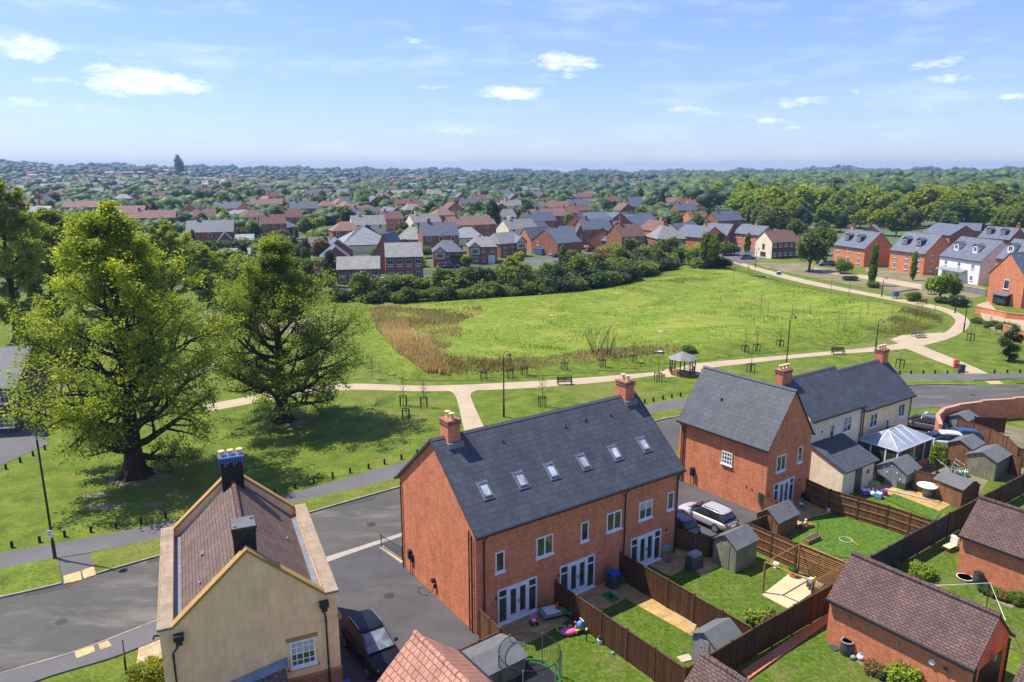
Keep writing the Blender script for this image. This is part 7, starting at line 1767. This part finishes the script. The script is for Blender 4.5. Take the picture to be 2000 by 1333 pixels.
# ---------------------------------------------------------------- garden things
def stuffed(name, label, cat, px, py, parts, rz=0, z=0.0, bevel=.02, group=None):
    """parts: list of (part name, material, [boxes or tuples])"""
    p = G(px, py); t = thing(name, label, cat, (p.x, p.y, z), R(rz), group)
    for nm, mt, shapes in parts:
        m = MB()
        for s in shapes:
            if s[0] == 'b': m.box(*s[1:])
            elif s[0] == 't': m.tube(s[1], s[2], 8)
            elif s[0] == 'l': m.lathe(s[1], s[2], 16)
            elif s[0] == 'e': m.add([(q[0] * s[2][0] + s[1][0], q[1] * s[2][1] + s[1][1], q[2] * s[2][2] + s[1][2]) for q in IV], IF.tolist())
        m.build(nm, M[mt], t, bevel=0 if any(s[0] == 'e' for s in shapes) else bevel, smooth=any(s[0] == 'e' for s in shapes))
    return t
for k, (px, py, lab) in enumerate(((480, 1090, 'round iron manhole cover in the road behind the beige house'), (120, 1215, 'round iron manhole cover in the road at the left'), (725, 1025, 'round iron manhole cover in the road left of the terrace'), (1900, 772, 'round iron manhole cover in the road at the right'), (760, 1165, 'small iron cover in the driveway beside the terrace'))):
    stuffed('manhole_cover', lab, 'manhole cover', px, py, [('cover', 'manhole', [('l', (0, 0), [(.33, .0), (.33, .004), (.01, .006)])])], z=.014 if k < 4 else .022)
for k, (px, py) in enumerate(((98, 1150), (330, 1087), (700, 979), (225, 1249), (20, 1312))):
    p_ = G(px, py); sheet('road_repair', [(p_.x + a_, p_.y + b_ + a_ * .45) for a_, b_ in ((-1.1, -.5), (1.1, -.5), (1.3, .3), (-1.0, .35))], .016, M['patch'], px=False)
# wheelie bin with blue lid
stuffed('wheelie_bin', 'grey wheelie bin with blue lid in the corner by the middle patio doors', 'bin', 1197, 1148, [('body', 'p_dgrey', [('b', -.28, .28, -.33, .33, .1, .95)]), ('lid', 'p_blue', [('b', -.31, .31, -.38, .36, .96, 1.06)]), ('wheel', 'tyre', [('t', [(-.3, .3, .12), (-.22, .3, .12)], .12)]), ('wheel', 'tyre', [('t', [(.22, .3, .12), (.3, .3, .12)], .12)]), ('sticker', 'p_white', [('b', .281, .285, -.12, .12, .5, .75)])], 34)
stuffed('hose_reel', 'bright green hose reel beside the blue-lidded bin', 'hose reel', 1213, 1140, [('reel', 'p_green', [('t', [(-.1, 0, .25), (.1, 0, .25)], .24)]), ('stand', 'p_green', [('b', -.14, -.11, -.15, .15, 0, .3), ('b', .11, .14, -.15, .15, 0, .3)])], 34)
stuffed('barbecue_cover', 'barbecue under a dark grey cover on the third patio', 'barbecue', 1355, 1110, [('cover', 'p_dgrey', [('b', -.55, .55, -.32, .32, .02, .85)]), ('hood', 'p_grey', [('b', -.42, .42, -.28, .28, .86, 1.12)]), ('gas_bottle', 'black', [('l', (.75, .1), [(.14, 0), (.15, .3), (.08, .4)])])], 34, bevel=.06)
stuffed('barbecue', 'black kettle barbecue on wheels at the corner of the nearest lawn', 'barbecue', 1000, 1290, [('bowl', 'black', [('e', (0, 0, .85), (.42, .32, .22))]), ('leg', 'metal', [('t', [(-.25, 0, .7), (-.3, 0, 0)], .02)]), ('leg', 'metal', [('t', [(.25, 0, .7), (.3, 0, 0)], .02)]), ('shelf', 'p_dgrey', [('b', .35, .75, -.2, .2, .78, .82)]), ('cover', 'p_dgrey', [('b', -.4, .1, -.35, .3, .1, .6)])], 20)
def lounger(lab, px, py, rz, c1, c2): stuffed('sand_table', lab, 'play table', px, py, [('tray', c1, [('b', -.7, .7, -.45, .45, .25, .42)]), ('lid', c2, [('b', -.5, .5, -.4, .3, .43, .5)]), ('base', 'p_dgrey', [('b', -.6, .6, -.35, .35, 0, .249)])], rz)
lounger('grey rectangular play tray with white lid against the dark fence', 1078, 1204, 20, 'p_grey', 'p_white')
stuffed('toy_slide', 'green toddler slide leaning by the dark fence near the play tray', 'slide', 1104, 1207, [('chute', 'p_lime', [('b', -.15, .15, -.5, .5, .45, .5)]), ('side', 'p_green', [('b', -.2, -.16, -.5, .5, .4, .62)]), ('ladder', 'p_orange', [('b', -.18, .18, .5, .56, 0, .8)])], 60)
stuffed('toy_chair', 'small pink and white toy chair by the nearest patio doors', 'toy chair', 1043, 1222, [('seat', 'p_red', [('b', -.2, .2, -.2, .2, .25, .3)]), ('backrest', 'p_pink', [('b', -.2, .2, .16, .2, .31, .65)]), ('frame', 'black', [('b', -.2, -.16, -.2, .2, 0, .249), ('b', .16, .2, -.2, .2, 0, .249)]), ('cushion', 'p_white', [('b', -.12, .12, -.1, .12, .301, .36)])], 20)
stuffed('toy_heap', 'pink inflatable toy on the nearest lawn', 'toy', 1110, 1240, [('body', 'p_pink', [('e', (0, 0, .2), (.5, .28, .18))]), ('neck', 'p_pink', [('t', [(.35, 0, .25), (.5, .05, .6), (.38, .1, .7)], .07)]), ('wing', 'p_purple', [('e', (-.1, .2, .25), (.25, .15, .1))])], 10)
stuffed('toy_heap', 'blue and yellow ride-on toy on the nearest lawn', 'toy', 1133, 1236, [('body', 'p_blue_lite', [('e', (0, 0, .45), (.22, .18, .32))]), ('seat', 'p_yellow', [('b', -.35, .15, -.15, .15, .22, .32)]), ('wheel', 'p_dgrey', [('t', [(-.3, -.18, .12), (-.3, .18, .12)], .12)]), ('wheel', 'p_dgrey', [('t', [(.2, -.18, .12), (.2, .18, .12)], .12)]), ('handle', 'p_white', [('t', [(.1, -.2, .78), (.1, .2, .78)], .025)])], 30)
stuffed('toy_heap', 'lime ring toy at the edge of the nearest patio', 'toy', 1098, 1232, [('ring', 'p_lime', [('t', [(.3 * math.cos(a * .6), .3 * math.sin(a * .6), .1) for a in range(11)], .06)]), ('ball', 'p_yellow', [('e', (.45, .15, .14), (.14, .14, .14))])])
stuffed('garden_torch', 'dark solar stake light with pale top on the nearest lawn', 'light', 1145, 1254, [('stake', 'black', [('t', [(0, 0, 0), (0, 0, .7)], .035)]), ('cap', 'p_cream', [('l', (0, 0), [(.07, .7), (.08, .8), (.02, .86)])])])
stuffed('flower_pot', 'white pot on the nearest lawn by the fence', 'pot', 1172, 1257, [('pot', 'p_white', [('l', (0, 0), [(.12, 0), (.17, .28), (.15, .28)])]), ('plant', 'leaf_dark', [('e', (0, 0, .36), (.16, .16, .12))])])
stuffed('ball', 'small teal ball on the nearest lawn', 'ball', 1197, 1279, [('ball', 'p_teal', [('e', (0, 0, .1), (.1, .1, .1))])])
# trampoline
t = thing('trampoline', 'round trampoline with green net at the bottom edge of the frame', 'trampoline', G(1034, 1352)); n = 28; r0 = 1.5
m = MB(); ring = [(r0 * math.cos(2 * math.pi * k / n), r0 * math.sin(2 * math.pi * k / n)) for k in range(n)]
m.prism([(x * .88, y * .88) for x, y in ring], .68, .70); m.build('mat', M['black'], t)
m = MB(); m.tube([(x, y, .7) for x, y in ring] + [(*ring[0], .7)], .07, 6); m.build('pad', M['p_green'], t)
m = MB(); m.tube([(x, y, 2.3) for x, y in ring] + [(*ring[0], 2.3)], .025, 6); m.build('top_hoop', M['black'], t)
for k in range(0, n, 5): x, y = ring[k]; m = MB(); m.tube([(x * 1.03, y * 1.03, 0), (x * 1.03, y * 1.03, 2.35)], .03, 6); m.build('pole', M['metal'], t)
m = MB()
for k in range(n):
    x, y = ring[k]; m.tube([(x, y, .75), (x, y, 2.3)], .006, 3); x1, y1 = ring[(k + 1) % n]; m.tube([((x + x1) / 2, (y + y1) / 2, .75), ((x + x1) / 2, (y + y1) / 2, 2.3)], .006, 3)
for z in [.75 + .12 * j for j in range(13)]: m.tube([(x, y, z) for x, y in ring] + [(*ring[0], z)], .005, 3)
m.build('safety_net', M['mesh_net'], t)
stuffed('doormat', 'dark green mat on the middle patio by the lawn corner', 'mat', 1193, 1168, [('mat', 'p_green', [('b', -.35, .35, -.5, .5, .052, .075)]), ('boot_tray', 'black', [('b', -.1, .1, -.1, .1, .08, .14)])], 34, bevel=0)
stuffed('paving_offcut', 'pale triangular slab leaning beside the grey plastic shed', 'slab', 1338, 1288, [('slab', 'stone', [('b', -.35, .35, -.25, .25, .03, .09)])], 20)
stuffed('easel', 'teal toy easel against the wall by the third patio doors', 'easel', 1300, 1088, [('board', 'p_teal', [('b', -.35, .35, -.03, .03, .4, .85)]), ('leg', 'timber', [('t', [(-.3, 0, .85), (-.32, -.2, 0)], .02)]), ('leg', 'timber', [('t', [(.3, 0, .85), (.32, -.2, 0)], .02)])], 10)
stuffed('ball', 'blue and orange ball on the third patio', 'ball', 1305, 1098, [('ball', 'p_blue', [('e', (0, 0, .16), (.16, .16, .16))]), ('patch', 'p_orange', [('e', (-.12, -.04, .2), (.08, .12, .08))])])
stuffed('pond_liner', 'black basin against the wall of the brick gable house', 'basin', 1590, 975, [('basin', 'black', [('b', -.9, .9, -.5, .5, .02, .5)]), ('cover', 'p_dgrey', [('b', -.8, .6, -.4, .4, .501, .56)])], 20, bevel=.12)
stuffed('tricycle', 'blue and white toy trike outside the gable house doors', 'tricycle', 1565, 993, [('frame', 'p_blue', [('t', [(-.4, 0, .25), (0, 0, .45), (.4, 0, .5)], .05)]), ('seat', 'p_white', [('b', -.35, -.05, -.12, .12, .42, .5)]), ('wheel', 'black', [('t', [(.4, -.05, .25), (.4, .05, .25)], .25)]), ('wheel', 'p_purple', [('t', [(-.35, -.3, .16), (-.35, -.2, .16)], .16)]), ('wheel', 'p_purple', [('t', [(-.35, .2, .16), (-.35, .3, .16)], .16)])], 60)
stuffed('toy_heap', 'heap of blue, white and red toys at the top of the artificial lawn', 'toys', 1628, 1000, [('box', 'p_white', [('b', -.5, .1, -.2, .2, .02, .35)]), ('truck', 'p_blue', [('b', .15, .6, -.15, .2, .02, .4)]), ('bag', 'p_purple', [('e', (-.1, .05, .48), (.28, .2, .14))]), ('bucket', 'p_red', [('l', (.75, 0), [(.1, 0), (.14, .25)])]), ('spade', 'p_dgrey', [('t', [(.3, -.3, .05), (1.0, -.6, .1)], .04)])], -10)
stuffed('hula_hoop', 'white hoop with orange handle lying on the artificial lawn', 'hoop', 1652, 1057, [('hoop', 'p_cream', [('t', [(.42 * math.cos(a * .5712), .42 * math.sin(a * .5712), .09) for a in range(12)], .025)]), ('handle', 'p_orange', [('t', [(.35, -.25, .09), (.55, -.75, .08)], .025)])])
stuffed('planter', 'long timber planter at the lower left of the artificial lawn', 'planter', 1585, 1058, [('box', 'timber', [('b', -.7, .7, -.25, .25, 0, .35)]), ('soil', 'p_dgrey', [('b', -.63, .63, -.18, .18, .351, .37)]), ('hook', 'black', [('t', [(.6, 0, .35), (.6, 0, 1.3), (.4, 0, 1.3)], .02)])], 34)
stuffed('teddy_bench', 'small wicker seat with a pale soft toy by the artificial lawn', 'seat', 1575, 1032, [('seat', 'timber', [('b', -.5, .5, -.2, .2, .1, .3)]), ('toy', 'p_cream', [('e', (-.1, 0, .45), (.15, .13, .16)), ('e', (-.1, 0, .65), (.1, .1, .1))])], 20)
stuffed('sleeper', 'timber edging sleeper at the top right of the artificial lawn', 'sleeper', 1683, 1015, [('beam', 'timber', [('b', -.8, .8, -.08, .08, 0, .18)])], -12)
# pergola
t = thing('pergola', 'timber pergola frame with lattice back over a pale deck', 'pergola', G(1488, 1166), R(0)); o = G(1488, 1166)
pc = [G(1490, 1165), G(1557, 1121), G(1637, 1147), G(1582, 1186)]; pc = [G(x, y, 2.1) - Vector((o.x, o.y, 2.1)) for x, y in ((1495, 1098), (1563, 1062), (1655, 1100), (1588, 1136))]
for p in pc: m = MB(); m.box(p.x - .05, p.x + .05, p.y - .05, p.y + .05, 0, 2.05); m.build('post', M['timber'], t)
for a, b in zip(pc, pc[1:] + pc[:1]): m = MB(); m.tube([(a.x, a.y, 2.1), (b.x, b.y, 2.1)], .055, 4); m.build('beam', M['timber'], t)
for a, b, lo in ((pc[1], pc[2], .1), (pc[2], pc[3], 1.0)):
    m = MB()
    for k in range(1, 14): z = lo + (2.0 - lo) * k / 14; m.tube([(a.x, a.y, z), (b.x, b.y, z)], .018, 4)
    for k in range(1, 14): q = a.lerp(b, k / 14); m.tube([(q.x, q.y, lo), (q.x, q.y, 2.05)], .012, 4)
    m.build('lattice', M['timber'], t)
stuffed('toy_digger', 'toy digger in black and white beside the pergola', 'toy', 1582, 1152, [('body', 'p_dgrey', [('b', -.25, .25, -.15, .15, .15, .45)]), ('cab', 'p_white', [('b', -.1, .15, -.12, .12, .451, .7)]), ('arm', 'p_yellow', [('t', [(.2, 0, .4), (.5, 0, .6), (.6, 0, .2)], .03)])], 40, z=.08)
stuffed('plant_pot', 'orange pot with trailing plant under the pergola', 'pot', 1548, 1128, [('pot', 'terracotta', [('l', (0, 0), [(.2, 0), (.28, .35), (.25, .35)])]), ('plant', 'leaf_green', [('e', (0, 0, .5), (.3, .3, .22))])])
stuffed('water_feature', 'small white ornament at the left of the pergola deck', 'ornament', 1515, 1110, [('bowl', 'p_white', [('l', (0, 0), [(.12, 0), (.06, .2), (.2, .35), (.18, .37)])])])
# by the garages
stuffed('water_butt', 'dark green water butt against the big garage wall', 'water butt', 1652, 1278, [('barrel', 'p_dgrey', [('l', (0, 0), [(.28, 0), (.33, .35), (.30, .75)])]), ('rim', 'p_grey', [('l', (0, 0), [(.30, .75), (.33, .78), (.33, .82), (.26, .82), (.26, .76)])])])
stuffed('compost_lid', 'flat dark lid lying on the grass beside the water butt', 'lid', 1635, 1266, [('lid', 'p_dgrey', [('b', -.4, .4, -.25, .25, .03, .1)])], 20)
stuffed('garden_ornament', 'small blue and silver ornaments at the foot of the big garage', 'ornament', 1680, 1290, [('bowl', 'p_white', [('e', (0, 0, .2), (.2, .2, .17))]), ('stone', 'p_grey', [('e', (-.35, .05, .14), (.16, .14, .13))]), ('cap', 'p_blue_lite', [('b', -.08, .16, -.08, .1, .34, .42)])])
stuffed('water_butt', 'dark barrel beside the far garage wall', 'water butt', 1909, 1140, [('barrel', 'p_dgrey', [('l', (0, 0), [(.26, 0), (.31, .35), (.27, .7)])]), ('lid', 'black', [('l', (0, 0), [(.29, .70), (.28, .74), (.05, .78)])])])
stuffed('paddling_tray', 'white round tray on the grass by the dark barrel', 'tray', 1884, 1131, [('tray', 'p_white', [('l', (0, 0), [(.4, .02), (.48, .14), (.44, .14), (.38, .06)])])])
stuffed('garden_lounger', 'sun-bleached rocking lounger with red frame by the far garage', 'lounger', 1855, 1075, [('seat', 'p_cream', [('b', -.5, .5, -.25, .25, .3, .38)]), ('backrest', 'p_white', [('b', .35, .6, -.25, .25, .4, .9)]), ('rocker', 'p_red', [('t', [(-.7, -.2, .3), (-.2, -.2, .05), (.4, -.2, .08), (.7, -.2, .35)], .035)]), ('rocker', 'p_red', [('t', [(-.7, .2, .3), (-.2, .2, .05), (.4, .2, .08), (.7, .2, .35)], .035)])], 30)
def line(label, pts, zs): 
    o = G(*pts[0]); t = thing('washing_line', label, 'washing line', o); P = [G(x, y, z) - Vector((o.x, o.y, 0)) for (x, y), z in zip(pts, zs)]; m = MB(); m.tube(P, .018, 4); m.build('line', M['p_white'], t)
    for p in (P[1],): m = MB(); m.tube([(p.x, p.y, 0), (p.x, p.y, p.z)], .03, 6); m.build('post', M['timber_dark'], t)
line('pale washing line crossing the lawn beyond the big garage', [(1820, 1144), (1934, 1139), (1964, 1212)], [1.7, 2.0, 1.7])
for (px, py, c, lab) in ((1946, 1166, 'leaf_green', 'clump of foliage in the bed by the washing line'), (1962, 1172, 'leaf_russet', 'purple-brown plant in the bed by the washing line'), (1925, 1158, 'leaf_dark', 'dark plant beside the dark barrel'), (1706, 1312, 'leaf_russet', 'reddish low plant in the bed by the big garage'), (1730, 1325, 'leaf_dark', 'dark low plant in the bed by the big garage')):
    x, y = at(px, py); bush_tree('bedding_plant', lab, x, y, .7, .9, 'bush', 1, c, None, 'plant', leaves=1500, lsize=.10)
# conservatory garden
stuffed('garden_table', 'round grey garden table on a single stem in the conservatory garden', 'table', 1808, 972, [('tabletop', 'p_white', [('l', (0, 0), [(.02, .98), (.7, .98), (.75, 1.02), (.7, 1.05), (.02, 1.05)])]), ('stem', 'p_grey', [('l', (0, 0), [(.25, 0), (.35, .9), (.1, .97)])])])
stuffed('outdoor_sofa', 'grey cushioned sofa in the yard behind the lean-to', 'sofa', 1635, 940, [('base', 'p_dgrey', [('b', -1, 1, -.4, .4, 0, .35)]), ('cushion', 'p_cream', [('b', -.9, .9, -.35, .25, .351, .5)]), ('backrest', 'p_white', [('b', -1, 1, .26, .42, .36, .8)])], 34)
for (px, py, c1, c2, lab) in ((1705, 950, 'p_yellow', 'p_teal', 'yellow and teal toys left of the grey playhouse shed'), (1690, 966, 'p_purple', 'p_white', 'purple and white toys by the brown railed fence'), (1712, 972, 'p_blue_lite', 'p_white', 'blue and white toys on the paving edge'), (1722, 968, 'p_red', 'p_blue', 'red and blue toys beside the blue and white ones'), (1788, 955, 'p_blue_lite', 'p_dgrey', 'blue chair frame by the door of the playhouse shed'), (1812, 905, 'p_purple', 'p_white', 'purple playthings under the slender garden tree'),
                              (1845, 957, 'p_purple', 'p_yellow', 'purple and yellow spinner on a stick'), (1895, 925, 'p_white', 'p_yellow', 'white cushion and yellow toy at the open clutter shed'), (1880, 930, 'p_teal', 'p_white', 'teal paddling toy in front of the open clutter shed'), (1940, 905, 'p_pink', 'p_red', 'pink and red toys on the clutter by the right edge'), (1955, 900, 'p_teal', 'p_green', 'teal tubs on the clutter by the right edge'), (1925, 912, 'p_cream', 'p_dgrey', 'pale sacks in the clutter by the right edge'), (1968, 908, 'p_green', 'p_white', 'green crates on the clutter by the right edge'), (1860, 978, 'p_teal', 'p_green', 'green netting heap left of the light brown shed')):
    rq = random.Random(px); stuffed('garden_toys', lab, 'toys', px, py, [('box', c1, [('b', -.4, .1, -.25, .2, .05, .4)]), ('ball', c2, [('e', (.3, .05, .25), (.2, .2, .2))]), ('lid', c2, [('b', -.35, .05, -.2, .15, .401, .46)]), ('handle', c1, [('t', [(.2, -.2, .1), (.5, -.3, .6)], .03)])], rq.uniform(0, 180))
stuffed('tarpaulin', 'crumpled bright blue tarpaulin by the right edge', 'tarpaulin', 1983, 892, [('sheet', 'p_blue_lite', [('e', (0, 0, .2), (.7, .45, .25)), ('e', (.5, .2, .15), (.5, .35, .2)), ('e', (-.4, -.1, .3), (.3, .3, .25))])])
stuffed('plant_pot', 'pale stone ornament on a pile at the drive end', 'ornament', 1808, 822, [('stone', 'stone', [('e', (0, 0, .3), (.4, .35, .35))]), ('finial', 'p_cream', [('e', (0, 0, .75), (.2, .2, .22))])])
for (px, py, lab) in ((1925, 815, 'green planted tub under the garden wall coping'), (1952, 812, 'round white-topped tub under the garden wall'), (1992, 812, 'pale box under the garden wall at the right edge')):
    stuffed('tub', lab, 'tub', px, py, [('tub', 'p_grey', [('l', (0, 0), [(.25, 0), (.32, .5), (.28, .5)])]), ('plant', 'p_white' if 'white' in lab or 'box' in lab else 'leaf_green', [('e', (0, 0, .6), (.28, .28, .22))])])
stuffed('recycling_box', 'blue box on the ground at the corner of the beige house', 'box', 672, 1345, [('box', 'p_blue_lite', [('b', -.3, .3, -.2, .2, 0, .3)]), ('lid', 'p_blue', [('b', -.32, .32, -.22, .22, .301, .34)])], 24)
stuffed('dog_walk_sign', 'small blue and white sign box lying by the upper path', 'sign', 1521, 537, [('box', 'p_blue', [('b', -.5, .5, -.3, .3, .1, .7)]), ('roof', 'p_white', [('b', -.4, .4, -.25, .25, .701, .8)])])
stuffed('play_frame', 'dark blue climbing frame beside the far side of the path', 'play equipment', 1748, 584, [('tower', 'p_tarp', [('b', -.5, .5, -.5, .5, .6, 1.5)]), ('beam', 'p_dgrey', [('t', [(.4, 0, 1.4), (4.5, 0, 1.9)], .12)]), ('leg', 'p_dgrey', [('t', [(-.4, -.4, .6), (-.8, -.6, 0)], .08)]), ('leg', 'p_dgrey', [('t', [(.4, .4, .6), (.6, .5, 0)], .08)])])
stuffed('inspection_cover', 'pale concrete pad in the grass near the gazebo bush', 'pad', 1287, 697, [('pad', 'p_blue', [('b', -.6, .6, -.3, .3, .25, .7)]), ('top', 'p_white', [('b', -.5, .5, -.25, .25, .701, .78)])])
for (px, py, lab) in ((1497, 629, 'pale round mat under the sapling in mid field'), (1581, 623, 'pale round mat further right in mid field'), (1290, 655, 'thin pale slab left in the meadow'), (1077, 618, 'small pale slab near the reeds'), (1203, 583, 'pale slab near the hedge'), (818, 607, 'dark drain grating at the top of the reeds')):
    x, y = at(px, py); z = float(meadow_h(np.array([x]), np.array([y]))[0][0]); t = stuffed('field_marker', lab, 'slab', px, py, [('slab', 'stone' if 'dark' not in lab else 'p_dgrey', [('l', (0, 0), [(.42, 0), (.42, .05), (.02, .06)])])], z=z)

def rotary(label, px, py):
    t = thing('rotary_airer', label, 'airer', G(px, py)); m = MB(); m.tube([(0, 0, 0), (0, 0, 1.9)], .03, 6); m.build('pole', M['metal'], t)
    for k in range(4):
        a = R(45 + 90 * k); m = MB(); m.tube([(0, 0, 1.3), (1.1 * math.cos(a), 1.1 * math.sin(a), 1.95)], .018, 5); m.build('arm', M['metal'], t)
    m = MB()
    for q in (.4, .7, 1.0): m.tube([(1.1 * q * math.cos(R(45 + 90 * k)), 1.1 * q * math.sin(R(45 + 90 * k)), 1.3 + .65 * q) for k in range(5)], .008, 3)
    m.build('lines', M['p_white'], t)
rotary('folding rotary airer on the earth beside the slender garden tree', 1852, 948)
stuffed('goal_frame', 'dark metal swing frame among the clutter near the right edge', 'frame', 1868, 958, [('frame', 'blackm', [('t', [(-.9, -.4, 0), (-.9, 0, 2.0), (.9, 0, 2.0), (.9, .4, 0)], .035), ('t', [(-.9, .4, 0), (-.9, 0, 2.0)], .035), ('t', [(.9, -.4, 0), (.9, 0, 2.0)], .035)])], 30)
stuffed('gravel_edging', 'row of pale edging stones along the conservatory garden grass', 'edging', 1762, 966, [('stones', 'stone', [('b', -2.6, 2.6, -.1, .1, 0, .16)])], -38)
for k, (px, py, lab) in enumerate(((1905, 858, 'brown timber raised bed in the upper earth garden'), (1945, 868, 'second timber raised bed nearer the right edge'))):
    stuffed('raised_bed', lab, 'raised bed', px, py, [('frame', 'timber', [('b', -1.1, 1.1, -.5, .5, 0, .35)]), ('soil', 'p_dgrey', [('b', -1.02, 1.02, -.42, .42, .351, .37)]), ('plants', 'leaf_green', [('e', (-.5, 0, .45), (.35, .3, .22)), ('e', (.4, .1, .42), (.3, .25, .2))])], -30)
# ---------------------------------------------------------------- labels: tell apart what still shares one
def spread():
    groups = {}
    for o in bpy.data.objects:
        if o.parent is None and 'label' in o: groups.setdefault((o['label']), []).append(o)
    c = math.cos(PITCH); s = math.sin(PITCH)
    for lab, os_ in groups.items():
        if len(os_) < 2 or len(lab.split()) > 12: continue
        def px(o): l = o.location; return 1000 + FPX * l.x / (l.y * c - (l.z - CAMZ) * s)
        os_.sort(key=px)
        for k, o in enumerate(os_):
            w = 'leftmost of them' if k == 0 else 'rightmost of them' if k == len(os_) - 1 else f'{ordn[k]} from the left' if k < 20 else None
            if w: o['label'] = f'{lab}, {w}'
spread()
